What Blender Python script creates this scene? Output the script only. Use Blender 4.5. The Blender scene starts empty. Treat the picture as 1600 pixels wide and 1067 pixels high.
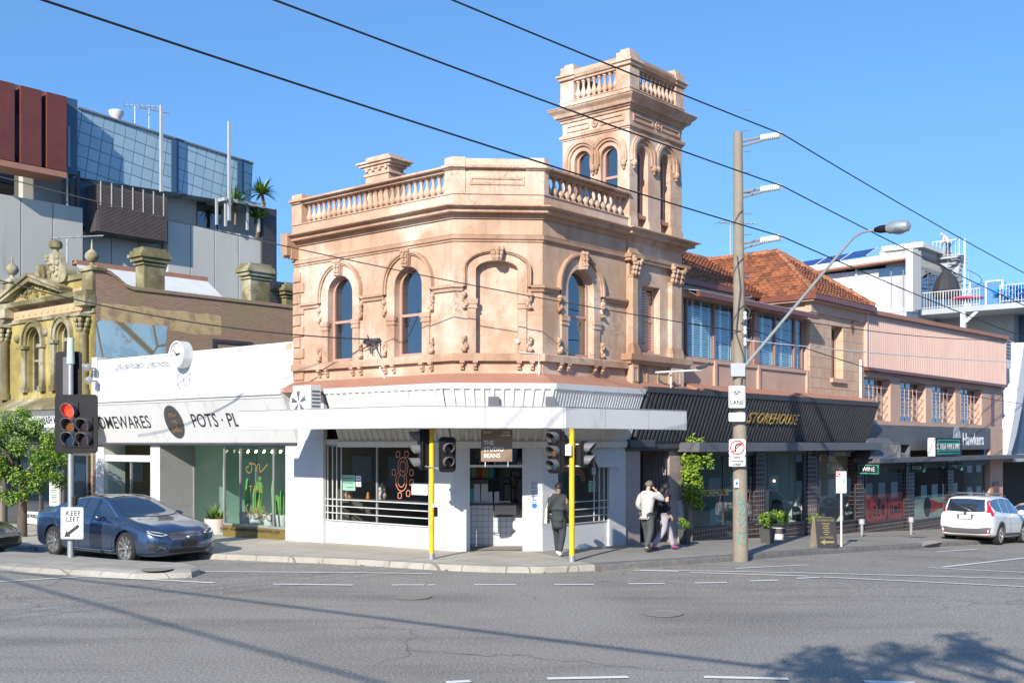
import bpy, bmesh, math, random
from mathutils import Vector, Matrix, noise
from math import pi, sin, cos, tan, atan2, sqrt, radians, exp, log
random.seed(7)
SC = bpy.context.scene
COL = SC.collection
# ------------------------------------------------------------- camera
F = 1719.0; CX = 800.0; HZ = 692.0; CH = 2.75        # focal length and horizon in photo pixels, camera height in m
cam = bpy.data.cameras.new('camera'); camo = bpy.data.objects.new('camera', cam); COL.objects.link(camo)
camo.location = (0, 0, CH); camo.rotation_euler = (radians(90), 0, 0)
cam.sensor_width = 36; cam.lens = 36*F/1600; cam.shift_y = (HZ-533.5)/1600
cam.clip_start = .1; cam.clip_end = 3000
SC.camera = camo
# ------------------------------------------------------------- light
SUN_EL = radians(26.5); SUN_AZ = atan2(-.93, -.37)    # direction towards the sun, from +X
sd = Vector((cos(SUN_EL)*cos(SUN_AZ), cos(SUN_EL)*sin(SUN_AZ), sin(SUN_EL)))
sun = bpy.data.lights.new('sun', 'SUN'); sun.energy = 3.7; sun.angle = radians(.5); sun.color = (1, .93, .82)
suno = bpy.data.objects.new('sun', sun); COL.objects.link(suno)
suno.rotation_euler = sd.to_track_quat('Z', 'Y').to_euler()
W = bpy.data.worlds.new('World'); SC.world = W; W.use_nodes = True
wn = W.node_tree; wn.nodes.clear()
sky = wn.nodes.new('ShaderNodeTexSky'); sky.sky_type = 'NISHITA'; sky.sun_disc = False
sky.sun_elevation = SUN_EL; sky.sun_rotation = pi/2-SUN_AZ
sky.altitude = 0; sky.air_density = 1.0; sky.dust_density = .2; sky.ozone_density = 3.0
bg = wn.nodes.new('ShaderNodeBackground'); bg.inputs[1].default_value = .15
wo = wn.nodes.new('ShaderNodeOutputWorld')
tc = wn.nodes.new('ShaderNodeTexCoord'); va = wn.nodes.new('ShaderNodeVectorMath'); va.operation = 'ADD'; va.inputs[1].default_value = (0, 0, .24)
vn = wn.nodes.new('ShaderNodeVectorMath'); vn.operation = 'NORMALIZE'; hs_ = wn.nodes.new('ShaderNodeHueSaturation'); hs_.inputs['Saturation'].default_value = 1.16
wn.links.new(tc.outputs['Generated'], va.inputs[0]); wn.links.new(va.outputs[0], vn.inputs[0]); wn.links.new(vn.outputs[0], sky.inputs[0])
wn.links.new(sky.outputs[0], hs_.inputs['Color']); wn.links.new(hs_.outputs[0], bg.inputs[0]); wn.links.new(bg.outputs[0], wo.inputs[0])
SC.view_settings.view_transform = 'Standard'; SC.view_settings.look = 'None'
SC.view_settings.exposure = .95; SC.view_settings.gamma = 1; SC.view_settings.use_curve_mapping = False
SC.render.engine = 'CYCLES'
SC.cycles.max_bounces = 8; SC.cycles.transparent_max_bounces = 12; SC.cycles.use_denoising = True
SC.cycles.caustics_reflective = False; SC.cycles.caustics_refractive = False

# ------------------------------------------------------------- street geometry
dL = Vector((-.7599, .6500)); dR = Vector((.6500, .7599))
nL = Vector((-.6500, -.7599)); nR = Vector((.7599, -.6500))
C1 = Vector((-1.42, 26.9)); C2 = Vector((.75, 27.05))
dC = (C2-C1).normalized(); nC = Vector((dC.y, -dC.x))

def sp(x, w=1.5):
 x = x/w
 return w*(x if x > 30 else log(1+exp(x)))
def gz(X, Y):                                          # road height: level crossing, both streets fall away from it
 p = Vector((X, Y)); r = (p-C2).dot(dR); l = (p-C1).dot(dL)
 return -.042*(sp(r-1)) - .020*(sp(l-1))
def gpt(u, v, dz=0.0):                                 # ground point seen at a photo pixel
 X = 0; Y = 25
 for i in range(30):
  z = gz(X, Y)+dz
  Y = .5*Y+.5*min(400, (CH-z)*F/(v-HZ)); X = (u-CX)/F*Y
 return Vector((X, Y, gz(X, Y)+dz))
class Fr:                                              # a facade plane: origin, direction along it, outward normal
 def __init__(s, o, d, n): s.o = Vector(o); s.d = Vector(d); s.n = Vector(n)
 def P(s, a, z, off=0):
  q = s.o+s.d*a+s.n*off; return Vector((q.x, q.y, z))
 def s(s, u, off=0):
  k = (u-CX)/F; q = s.o+s.n*off
  return (k*q.y-q.x)/(s.d.x-k*s.d.y)
 def z(s, u, v, off=0):
  a = s.s(u, off); Y = s.o.y+s.n.y*off+s.d.y*a
  return CH-(v-HZ)/F*Y
FL = Fr(C1, dL, nL); FC = Fr(C1, dC, nC); FR = Fr(C2, dR, nR)

# ------------------------------------------------------------- materials
MT = {}
def _mat(name):
 m = bpy.data.materials.new(name); m.use_nodes = True; MT[name] = m
 nt = m.node_tree; b = nt.nodes['Principled BSDF']; return m, nt, b
def N(nt, t, **k):
 n = nt.nodes.new('ShaderNode'+t)
 for a, v in k.items():
  if a.startswith('i_'): n.inputs[a[2:].replace('_', ' ')].default_value = v
  else: setattr(n, a, v)
 return n
def c4(c): return (c[0], c[1], c[2], 1)
def coord(nt, d=None):                                 # (along d, height, across) in metres
 g = N(nt, 'NewGeometry')
 if d is None: return g.outputs['Position']
 a = N(nt, 'VectorMath', operation='DOT_PRODUCT'); a.inputs[1].default_value = (d[0], d[1], 0)
 b = N(nt, 'VectorMath', operation='DOT_PRODUCT'); b.inputs[1].default_value = (d[1], -d[0], 0)
 s = N(nt, 'SeparateXYZ'); c = N(nt, 'CombineXYZ')
 nt.links.new(g.outputs['Position'], a.inputs[0]); nt.links.new(g.outputs['Position'], b.inputs[0]); nt.links.new(g.outputs['Position'], s.inputs[0])
 nt.links.new(a.outputs['Value'], c.inputs[0]); nt.links.new(s.outputs[2], c.inputs[1]); nt.links.new(b.outputs['Value'], c.inputs[2])
 return c.outputs[0]
def mixc(nt, fac, a, b, mode='MIX'):
 m = N(nt, 'Mix', data_type='RGBA', blend_type=mode)
 for s, v in ((m.inputs[0], fac), (m.inputs[6], a), (m.inputs[7], b)):
  if hasattr(v, 'is_linked') or hasattr(v, 'links'): nt.links.new(v, s)
  elif isinstance(v, (int, float)): s.default_value = v
  else: s.default_value = c4(v)
 return m.outputs[2]
def ramp(nt, x, p0, p1, inv=False):
 r = N(nt, 'ValToRGB'); r.color_ramp.elements[0].position = p0; r.color_ramp.elements[1].position = p1
 if inv: r.color_ramp.elements[0].color = (1, 1, 1, 1); r.color_ramp.elements[1].color = (0, 0, 0, 1)
 nt.links.new(x, r.inputs[0]); return r.outputs[0]
def noi(nt, co, scale, detail=4, rough=.6, stretch=None):
 n = N(nt, 'TexNoise'); n.inputs['Scale'].default_value = scale; n.inputs['Detail'].default_value = detail; n.inputs['Roughness'].default_value = rough
 if stretch:
  mp = N(nt, 'Mapping'); mp.inputs['Scale'].default_value = stretch; nt.links.new(co, mp.inputs[0]); co = mp.outputs[0]
 nt.links.new(co, n.inputs['Vector']); return n.outputs[0]
def bump(nt, b, h, strength=.3, dist=.01):
 n = N(nt, 'Bump'); n.inputs['Strength'].default_value = strength; n.inputs['Distance'].default_value = dist
 nt.links.new(h, n.inputs['Height']); nt.links.new(n.outputs[0], b.inputs['Normal'])
def worn(name, col, col2=None, scale=1.5, amt=.5, rough=.7, dirt=None, dirt_amt=.0, bumps=.15, bscale=30, metal=0, coat=0, streak=False, d=None, spec=.5):
 m, nt, b = _mat(name)
 co = coord(nt, d)
 col2 = col2 or tuple(x*.8 for x in col)
 f = ramp(nt, noi(nt, co, scale, 6, .65), .5-.3*amt-.05, .5+.3)
 c = mixc(nt, f, col2, col) if amt > 0 else None
 if c is None: b.inputs['Base Color'].default_value = c4(col)
 else:
  if dirt:
   g = ramp(nt, noi(nt, co, scale*2.3, 8, .75, (1, 1, .25) if (streak and d is None) else ((1, .2, 1) if streak else None)), .55, .78)
   g2 = N(nt, 'Math', operation='MULTIPLY'); g2.inputs[1].default_value = dirt_amt; nt.links.new(g, g2.inputs[0])
   c = mixc(nt, g2.outputs[0], c, dirt)
  nt.links.new(c, b.inputs['Base Color'])
 b.inputs['Roughness'].default_value = rough; b.inputs['Metallic'].default_value = metal
 b.inputs['Coat Weight'].default_value = coat; b.inputs['Specular IOR Level'].default_value = spec
 if bumps: bump(nt, b, noi(nt, co, bscale, 4, .6), bumps, .01)
 return m
def flat(name, col, rough=.5, metal=0, coat=0, spec=.5, emit=0):
 m, nt, b = _mat(name); b.inputs['Base Color'].default_value = c4(col); b.inputs['Roughness'].default_value = rough
 b.inputs['Metallic'].default_value = metal; b.inputs['Coat Weight'].default_value = coat; b.inputs['Specular IOR Level'].default_value = spec
 if emit: b.inputs['Emission Color'].default_value = c4(col); b.inputs['Emission Strength'].default_value = emit
 return m
def stucco(name, base, dark, light):
 m, nt, b = _mat(name); co = coord(nt)
 n1 = ramp(nt, noi(nt, co, .9, 8, .7), .35, .7)
 c = mixc(nt, n1, dark, base)
 c = mixc(nt, ramp(nt, noi(nt, co, .45, 5, .6), .48, .66), c, light)
 c = mixc(nt, ramp(nt, noi(nt, co, 5, 8, .8), .60, .78), c, tuple(x*.62 for x in dark))
 c = mixc(nt, ramp(nt, noi(nt, co, 13, 8, .85), .57, .68), c, tuple(x*.8 for x in dark))
 st = N(nt, 'Math', operation='MULTIPLY'); st.inputs[1].default_value = .65
 nt.links.new(ramp(nt, noi(nt, co, 2.4, 7, .7, (1, 1, .16)), .52, .75), st.inputs[0])
 c = mixc(nt, st.outputs[0], c, tuple(x*.55 for x in dark))
 dv = N(nt, 'VectorMath', operation='ADD'); nz = N(nt, 'TexNoise'); nz.inputs['Scale'].default_value = 2.5
 nt.links.new(co, nz.inputs['Vector']); sc_ = N(nt, 'VectorMath', operation='SCALE'); sc_.inputs['Scale'].default_value = .5
 nt.links.new(nz.outputs['Color'], sc_.inputs[0]); nt.links.new(co, dv.inputs[0]); nt.links.new(sc_.outputs[0], dv.inputs[1])
 vo = N(nt, 'TexVoronoi', feature='DISTANCE_TO_EDGE'); vo.inputs['Scale'].default_value = 2.1
 nt.links.new(dv.outputs[0], vo.inputs['Vector'])
 ck = ramp(nt, vo.outputs['Distance'], .004, .016, True)
 mk = N(nt, 'Math', operation='MULTIPLY'); nt.links.new(ck, mk.inputs[0]); nt.links.new(ramp(nt, noi(nt, co, .6, 3, .5), .5, .58), mk.inputs[1])
 k2 = N(nt, 'Math', operation='MULTIPLY'); k2.inputs[1].default_value = .6; nt.links.new(mk.outputs[0], k2.inputs[0])
 c = mixc(nt, k2.outputs[0], c, tuple(x*.4 for x in dark))
 nt.links.new(c, b.inputs['Base Color']); b.inputs['Roughness'].default_value = .85
 bump(nt, b, noi(nt, co, 22, 6, .7), .35, .012)
 return m
def bricks(name, c1, c2, mortar, d, bw=.23, bh=.076, ms=.012, rough=.85, bmp=.5, over=None, gloss_rough=None):
 m, nt, b = _mat(name); co = coord(nt, d)
 t = N(nt, 'TexBrick'); t.inputs['Scale'].default_value = 1; t.inputs['Brick Width'].default_value = bw; t.inputs['Row Height'].default_value = bh
 t.inputs['Mortar Size'].default_value = ms; t.inputs['Color1'].default_value = c4(c1); t.inputs['Color2'].default_value = c4(c2); t.inputs['Mortar'].default_value = c4(mortar)
 nt.links.new(co, t.inputs['Vector'])
 c = t.outputs['Color']
 c = mixc(nt, ramp(nt, noi(nt, co, 1.3, 7, .7), .4, .75), c, tuple(x*.7 for x in c1), 'MIX') if over is None else c
 if over: c = over(nt, co, c)
 nt.links.new(c, b.inputs['Base Color']); b.inputs['Roughness'].default_value = rough
 r = ramp(nt, t.outputs['Fac'], 0, 1, True); bump(nt, b, r, bmp, .008)
 return m
def glass(name, tint=(.8, .9, .88), refl=.12, trans=True, dark=(.01, .015, .02), rough=.0):
 m = bpy.data.materials.new(name); m.use_nodes = True; MT[name] = m; nt = m.node_tree; nt.nodes.clear()
 o = N(nt, 'OutputMaterial'); g = N(nt, 'BsdfGlossy'); g.inputs['Roughness'].default_value = rough
 t = N(nt, 'BsdfTransparent') if trans else N(nt, 'BsdfDiffuse')
 t.inputs['Color'].default_value = c4(tint if trans else dark)
 fr = N(nt, 'LayerWeight'); pw_ = N(nt, 'Math', operation='POWER'); pw_.inputs[1].default_value = 4.5; nt.links.new(fr.outputs['Facing'], pw_.inputs[0])
 a = N(nt, 'Math', operation='MULTIPLY_ADD'); a.inputs[1].default_value = .9; a.inputs[2].default_value = refl; a.use_clamp = True
 nt.links.new(pw_.outputs[0], a.inputs[0])
 if not trans:                                      # old panes are never quite flat
  co = coord(nt); n = N(nt, 'Bump'); n.inputs['Strength'].default_value = .05; n.inputs['Distance'].default_value = .02
  nt.links.new(noi(nt, co, 1.6, 1, .4), n.inputs['Height']); nt.links.new(n.outputs[0], g.inputs['Normal'])
 mx = N(nt, 'MixShader'); nt.links.new(a.outputs[0], mx.inputs[0]); nt.links.new(t.outputs[0], mx.inputs[1]); nt.links.new(g.outputs[0], mx.inputs[2])
 nt.links.new(mx.outputs[0], o.inputs[0]); return m

# ------------------------------------------------------------- objects
def tag(o, label=None, cat=None, group=None, kind=None):
 if label: o['label'] = label
 if cat: o['category'] = cat
 if group: o['group'] = group
 if kind: o['kind'] = kind
 return o
def empty(name, loc, label=None, cat=None, group=None, rz=0):
 o = bpy.data.objects.new(name, None); COL.objects.link(o); o.location = loc; o.rotation_euler = (0, 0, rz)
 o.empty_display_size = .2
 return tag(o, label, cat, group)
def wloc(o):                                           # world location of an un-rotated chain
 v = Vector((0, 0, 0))
 while o is not None: v += Vector(o.location); o = o.parent
 return v
class MB:
 def __init__(s): s.v = []; s.f = []
 def add(s, vs, fs):
  n = len(s.v); s.v += [tuple(p) for p in vs]; s.f += [tuple(i+n for i in f) for f in fs]; return s
 def quad(s, a, b, c, d): return s.add([a, b, c, d], [(0, 1, 2, 3)])
 def poly(s, pts): return s.add(pts, [tuple(range(len(pts)))])
 def hexa(s, p):                                    # 8 corners: bottom 4, top 4
  return s.add(p, [(0, 3, 2, 1), (4, 5, 6, 7), (0, 1, 5, 4), (1, 2, 6, 5), (2, 3, 7, 6), (3, 0, 4, 7)])
 def box(s, x0, x1, y0, y1, z0, z1):
  return s.hexa([(x0, y0, z0), (x1, y0, z0), (x1, y1, z0), (x0, y1, z0), (x0, y0, z1), (x1, y0, z1), (x1, y1, z1), (x0, y1, z1)])
 def fbox(s, fr, s0, s1, z0, z1, o0, o1):
  P = fr.P
  return s.hexa([P(s0, z0, o1), P(s1, z0, o1), P(s1, z0, o0), P(s0, z0, o0), P(s0, z1, o1), P(s1, z1, o1), P(s1, z1, o0), P(s0, z1, o0)])
 def fprism(s, fr, pts, o0, o1):                    # polygon (s,z) extruded from o0 to o1
  n = len(pts)
  s.add([fr.P(a, z, o0) for a, z in pts]+[fr.P(a, z, o1) for a, z in pts],
              [tuple(range(n)), tuple(range(2*n-1, n-1, -1))]+[(i, (i+1) % n, n+(i+1) % n, n+i) for i in range(n)])
  return s
 def tube(s, pts, r, n=6, cap=True, r2=None):
  pts = [Vector(p) for p in pts]; m = len(pts); rings = []; up = Vector((0, 0, 1)); prev = None
  for i, p in enumerate(pts):
   d = (pts[min(i+1, m-1)]-pts[max(i-1, 0)]).normalized()
   a = d.cross(up) if abs(d.z) < .98 else d.cross(Vector((1, 0, 0)))
   a.normalize(); b = d.cross(a)
   if prev is not None and a.dot(prev) < 0: a = -a; b = -b
   prev = a
   if isinstance(r, (list, tuple)): rr = r[i]
   else: rr = r if r2 is None else r+(r2-r)*i/(m-1)
   rings.append([p+a*cos(2*pi*k/n)*rr+b*sin(2*pi*k/n)*rr for k in range(n)])
  vs = [q for R in rings for q in R]; fs = []
  for i in range(m-1):
   for k in range(n): fs.append((i*n+k, i*n+(k+1) % n, (i+1)*n+(k+1) % n, (i+1)*n+k))
  if cap: fs += [tuple(range(n-1, -1, -1)), tuple((m-1)*n+k for k in range(n))]
  return s.add(vs, fs)
 def lathe(s, c, prof, n=10, ax=None, cap=True):    # prof: (radius, height)
  c = Vector(c); A = Vector((0, 0, 1)) if ax is None else Vector(ax).normalized()
  U = A.cross(Vector((0, 1, 0)) if abs(A.y) < .9 else Vector((1, 0, 0))).normalized(); V = A.cross(U)
  vs = [c+A*h+(U*cos(2*pi*k/n)+V*sin(2*pi*k/n))*r for r, h in prof for k in range(n)]; m = len(prof)
  fs = [(i*n+k, i*n+(k+1) % n, (i+1)*n+(k+1) % n, (i+1)*n+k) for i in range(m-1) for k in range(n)]
  if cap: fs += [tuple(range(n-1, -1, -1)), tuple((m-1)*n+k for k in range(n))]
  return s.add(vs, fs)
 def ball(s, c, r, n=10, m=7, sx=1, sy=1, sz=1):
  c = Vector(c); vs = []; fs = []
  for i in range(m+1):
   t = pi*i/m
   for k in range(n): vs.append(c+Vector((sx*r*sin(t)*cos(2*pi*k/n), sy*r*sin(t)*sin(2*pi*k/n), sz*r*cos(t))))
  for i in range(m):
   for k in range(n): fs.append((i*n+k, (i+1)*n+k, (i+1)*n+(k+1) % n, i*n+(k+1) % n))
  return s.add(vs, fs)
 def sweep(s, path, prof, caps=True):               # plan path (left to right seen from outside), profile (offset, z)
  path = [Vector(p) for p in path]; m = len(path); rings = []
  for i, p in enumerate(path):
   ns = []
   if i > 0: d = (p-path[i-1]).normalized(); ns.append(Vector((d.y, -d.x)))
   if i < m-1: d = (path[i+1]-p).normalized(); ns.append(Vector((d.y, -d.x)))
   if len(ns) == 2: q = (ns[0]+ns[1])/(1+ns[0].dot(ns[1]))
   else: q = ns[0]
   rings.append([(p.x+q.x*o, p.y+q.y*o, z) for o, z in prof])
  k = len(prof); vs = [q for R in rings for q in R]; fs = []
  for i in range(m-1):
   for j in range(k-1): fs.append((i*k+j, (i+1)*k+j, (i+1)*k+j+1, i*k+j+1))
  if caps: fs += [tuple(range(k-1, -1, -1)), tuple((m-1)*k+j for j in range(k))]
  return s.add(vs, fs)
 def band(s, fr, inner, outer, o0, o1):             # strip between two polylines (s,z) on a facade, o0..o1 proud
  n = len(inner)
  vs = [fr.P(*q, o0) for q in inner]+[fr.P(*q, o0) for q in outer]+[fr.P(*q, o1) for q in inner]+[fr.P(*q, o1) for q in outer]
  fs = []
  for i in range(n-1):
   a, b, c, d = i, i+1, n+i+1, n+i; A, B, C, D = [x+2*n for x in (a, b, c, d)]
   fs += [(A, B, C, D), (a, A, D, d) if 0 else (a, b, B, A), (d, D, C, c)]
  fs += [(0, 2*n, 3*n, n), (n-1, 2*n-1, 4*n-1, 3*n-1)]
  return s.add(vs, fs)
 def wall(s, fr, s0, s1, z0, z1, ops, depth=.2, off=0):
  """front sheet with openings (sa, sb, za, zspring, rise) and their reveals"""
  ops = sorted(ops); P = fr.P; x = s0
  for sa, sb, za, zs, rise in ops:
   if sa > x: s.quad(P(x, z0, off), P(sa, z0, off), P(sa, z1, off), P(x, z1, off))
   if za > z0: s.quad(P(sa, z0, off), P(sb, z0, off), P(sb, za, off), P(sa, za, off))
   pts = arch(sa, sb, zs, rise)
   for (a, za_), (b, zb_) in zip(pts[:-1], pts[1:]): s.quad(P(a, za_, off), P(b, zb_, off), P(b, z1, off), P(a, z1, off))
   loop = [(sa, za)]+pts+[(sb, za)]
   for i in range(len(loop)):
    a, b = loop[i], loop[(i+1) % len(loop)]
    s.quad(P(*a, off), P(*b, off), P(*b, off-depth), P(*a, off-depth))
   x = sb
  if x < s1: s.quad(P(x, z0, off), P(s1, z0, off), P(s1, z1, off), P(x, z1, off))
  return s
 def build(s, name, mat, parent=None, smooth=False, bevel=0, weld=False):
  me = bpy.data.meshes.new(name)
  o3 = wloc(parent) if parent is not None else Vector((0, 0, 0))
  own = Vector((0, 0, 0))
  if parent is None and s.v:                     # a thing of one mesh: origin at its base
   xs, ys, zs = zip(*s.v); own = Vector(((min(xs)+max(xs))/2, (min(ys)+max(ys))/2, min(zs)))
  w = o3+own
  me.from_pydata([(x-w.x, y-w.y, z-w.z) for x, y, z in s.v], [], s.f); me.validate(); me.update()
  bm = bmesh.new(); bm.from_mesh(me)
  if weld or bevel: bmesh.ops.remove_doubles(bm, verts=bm.verts, dist=1e-4)
  bmesh.ops.recalc_face_normals(bm, faces=bm.faces); bm.to_mesh(me); bm.free()
  o = bpy.data.objects.new(name, me); COL.objects.link(o); o.parent = parent; o.location = own
  ms = mat if isinstance(mat, (list, tuple)) else [mat]
  for q in ms: me.materials.append(MT[q] if isinstance(q, str) else q)
  if smooth:
   for p in me.polygons: p.use_smooth = True
   if smooth != 'all': me.set_sharp_from_angle(angle=radians(40))
  if bevel:
   b = o.modifiers.new('bevel', 'BEVEL'); b.width = bevel; b.segments = 2; b.limit_method = 'ANGLE'
  return o
def arch(sa, sb, zs, rise, n=14):
 if rise <= 0: return [(sa, zs), (sb, zs)]
 c = (sa+sb)/2; r = (sb-sa)/2
 return [(c-r*cos(pi*i/n), zs+rise*sin(pi*i/n)) for i in range(n+1)]
def kids(o): return [c for c in o.children]
def copy_tree(o, parent=None):
 c = o.copy(); COL.objects.link(c); c.parent = parent
 for ch in list(o.children): copy_tree(ch, c)
 return c
def text(s, size, mat, parent, M, name='lettering', ext=.003, align='CENTER', sx=1, shear=0, bold=0, spacing=1):
 cu = bpy.data.curves.new('t', 'FONT'); cu.body = s; cu.size = size; cu.extrude = ext; cu.align_x = align; cu.align_y = 'CENTER'
 cu.shear = shear; cu.offset = bold; cu.space_character = spacing; cu.resolution_u = 3
 o = bpy.data.objects.new('t', cu); COL.objects.link(o); dg = bpy.context.evaluated_depsgraph_get()
 me = bpy.data.meshes.new_from_object(o.evaluated_get(dg)); bpy.data.objects.remove(o)
 me.transform(Matrix.Diagonal((sx, 1, 1, 1))); me.transform(M)
 if parent is not None: me.transform(Matrix.Translation(-wloc(parent)))
 me.materials.clear(); me.materials.append(MT[mat])
 q = bpy.data.objects.new(name, me); COL.objects.link(q); q.parent = parent; return q
def fmat(fr, s, z, off, tilt=0, flip=1):               # matrix for text lying on a facade
 ex = Vector((fr.d.x, fr.d.y, 0))*flip; ez = Vector((fr.n.x, fr.n.y, 0)); ey = Vector((0, 0, 1))
 R = Matrix((ex, ey, ez)).transposed().to_4x4()
 return Matrix.Translation(fr.P(s, z, off)) @ R @ Matrix.Rotation(tilt, 4, 'X')
def ribbon(mb, pts3, w, nrm):                          # thin painted stroke of width w through 3-D points
 pts3 = [Vector(p) for p in pts3]
 for a, b in zip(pts3[:-1], pts3[1:]):
  d = (b-a)
  if d.length < 1e-6: continue
  t = d.normalized().cross(nrm).normalized()*w/2; e = d.normalized()*w*.3
  mb.quad(a-t-e, b-t+e, b+t+e, a+t-e)
# ============================================================= GROUND
def asphalt():
 m, nt, b = _mat('asphalt'); co = coord(nt)
 f = ramp(nt, noi(nt, co, .22, 5, .6), .38, .66)
 c = mixc(nt, f, (.235, .212, .176), (.31, .282, .238))
 c = mixc(nt, ramp(nt, noi(nt, co, .5, 5, .6, (.35, 1.6, 1)), .48, .68), c, (.17, .155, .13))
 c = mixc(nt, ramp(nt, noi(nt, co, .16, 3, .5, (1, .5, 1)), .5, .62), c, (.29, .267, .23))
 g = noi(nt, co, 26, 4, .85)
 c = mixc(nt, ramp(nt, g, .52, .66), c, (.52, .485, .43))
 c = mixc(nt, ramp(nt, g, .38, .47, True), c, (.10, .092, .08))
 v = N(nt, 'TexVoronoi'); v.inputs['Scale'].default_value = 3.1; nt.links.new(co, v.inputs['Vector'])
 c = mixc(nt, ramp(nt, v.outputs['Distance'], .02, .035, True), c, (.4, .38, .35))
 dv = N(nt, 'VectorMath', operation='ADD'); nz = N(nt, 'TexNoise'); nz.inputs['Scale'].default_value = .9; nz.inputs['Detail'].default_value = 6; nt.links.new(co, nz.inputs['Vector']); nt.links.new(co, dv.inputs[0]); nt.links.new(nz.outputs['Color'], dv.inputs[1])
 e = N(nt, 'TexVoronoi', feature='DISTANCE_TO_EDGE'); e.inputs['Scale'].default_value = .28; nt.links.new(dv.outputs[0], e.inputs['Vector'])
 mk = N(nt, 'Math', operation='MULTIPLY'); nt.links.new(ramp(nt, e.outputs[0], .0015, .005, True), mk.inputs[0]); nt.links.new(ramp(nt, noi(nt, co, .12, 3, .5), .47, .55), mk.inputs[1])
 c = mixc(nt, mk.outputs[0], c, (.11, .10, .09))
 c = mixc(nt, ramp(nt, noi(nt, co, 1.7, 6, .75), .66, .74), c, (.15, .138, .12))
 nt.links.new(c, b.inputs['Base Color']); b.inputs['Roughness'].default_value = .82
 bump(nt, b, noi(nt, co, 45, 4, .8), .55, .02)
asphalt()
def footpath(name, a, b_, joint, jw=1.5):
 m, nt, b = _mat(name); co = coord(nt, dR)
 c = mixc(nt, ramp(nt, noi(nt, co, .6, 7, .7), .38, .68), a, b_)
 c = mixc(nt, ramp(nt, noi(nt, co, 14, 6, .8), .55, .72), c, tuple(x*1.3 for x in a))
 c = mixc(nt, ramp(nt, noi(nt, co, 2.2, 7, .8), .6, .75), c, tuple(x*.6 for x in b_))
 v = N(nt, 'TexVoronoi'); v.inputs['Scale'].default_value = 2.3; nt.links.new(co, v.inputs['Vector'])
 c = mixc(nt, ramp(nt, v.outputs['Distance'], .035, .05, True), c, tuple(x*.35 for x in b_))   # old chewing gum
 if joint:
  t = N(nt, 'TexBrick'); t.offset = 0; t.inputs['Scale'].default_value = 1; t.inputs['Brick Width'].default_value = jw; t.inputs['Row Height'].default_value = jw
  t.inputs['Mortar Size'].default_value = .012; t.inputs['Color1'].default_value = (1, 1, 1, 1); t.inputs['Color2'].default_value = (.93, .93, .93, 1); t.inputs['Mortar'].default_value = (.45, .44, .42, 1)
  sw = N(nt, 'SeparateXYZ'); cw = N(nt, 'CombineXYZ'); nt.links.new(co, sw.inputs[0]); nt.links.new(sw.outputs[0], cw.inputs[0]); nt.links.new(sw.outputs[2], cw.inputs[1]); nt.links.new(cw.outputs[0], t.inputs['Vector'])
  c = mixc(nt, 1.0, c, t.outputs['Color'], 'MULTIPLY')
 nt.links.new(c, b.inputs['Base Color']); b.inputs['Roughness'].default_value = .85
 bump(nt, b, noi(nt, co, 40, 5, .8), .4, .012)
footpath('path_concrete', (.47, .43, .36), (.37, .335, .275), True)
footpath('path_asphalt', (.30, .28, .245), (.22, .205, .18), False)
footpath('kerb_stone', (.40, .37, .315), (.27, .25, .21), True, .9)
worn('bluestone', (.22, .21, .195), (.10, .095, .09), 6, .8, .8, (.04, .04, .04), .8, .6, 12)
m_, nt_, b_ = _mat('line_paint'); co_ = coord(nt_)
c_ = mixc(nt_, ramp(nt_, noi(nt_, co_, 18, 6, .8), .60, .70), (.74, .73, .69), (.28, .27, .25)); nt_.links.new(c_, b_.inputs['Base Color']); b_.inputs['Roughness'].default_value = .7
flat('yellow_paint', (.75, .5, .06), .5)

def sheet(xs, ys, dz=0):
 mb = MB(); vs = [(x, y, gz(x, y)+dz) for y in ys for x in xs]; w = len(xs)
 mb.add(vs, [(j*w+i, j*w+i+1, (j+1)*w+i+1, (j+1)*w+i) for j in range(len(ys)-1) for i in range(w-1)]); return mb
def span(a, b, st): n = int((b-a)/st); return [a+(b-a)*i/n for i in range(n+1)]
xs = span(-900, -100, 80)[:-1]+span(-100, 100, 1.0)+span(100, 900, 80)[1:]
ys = span(-300, -60, 40)[:-1]+span(-60, 140, 1.0)+span(140, 1500, 130)[1:]
tag(sheet(xs, ys).build('road', 'asphalt', None, smooth='all'), kind='structure')

kl = [gpt(*p) for p in [(-420, 838.5), (-150, 851), (0, 857.5), (120, 864), (280, 871.5), (430, 877.5), (500, 880), (570, 883.5), (640, 888), (700, 891.5), (780, 894.5), (850, 895), (930, 891.5)]]
kr = [gpt(*p) for p in [(1000, 886.5), (1063, 882.5), (1160, 875.5), (1280, 865.8), (1424, 857.5), (1472, 853.5)]]
d_ = (kr[-1]-kr[1]).normalized()
kr += [kr[-1]+d_*t for t in (6, 14, 30, 60)]
kerb = [Vector((p.x, p.y)) for p in kl+kr]
d0 = (kerb[0]-kerb[4]).normalized(); kerb = [kerb[0]+d0*40, kerb[0]+d0*15]+kerb
def dense(pl, st=.8):
 out = [pl[0]]
 for a, b in zip(pl[:-1], pl[1:]):
  n = max(1, int((b-a).length/st))
  out += [a+(b-a)*i/n for i in range(1, n+1)]
 return out
kd = dense(kerb); KN = []
for i, p in enumerate(kd):
 a = kd[max(0, i-2)]; b = kd[min(len(kd)-1, i+2)]; t = (b-a).normalized(); KN.append(Vector((-t.y, t.x)))     # inwards
KH = .13
isplit = min(range(len(kd)), key=lambda i: (kd[i]-Vector(gpt(925, 892)[:2])).length)
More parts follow.
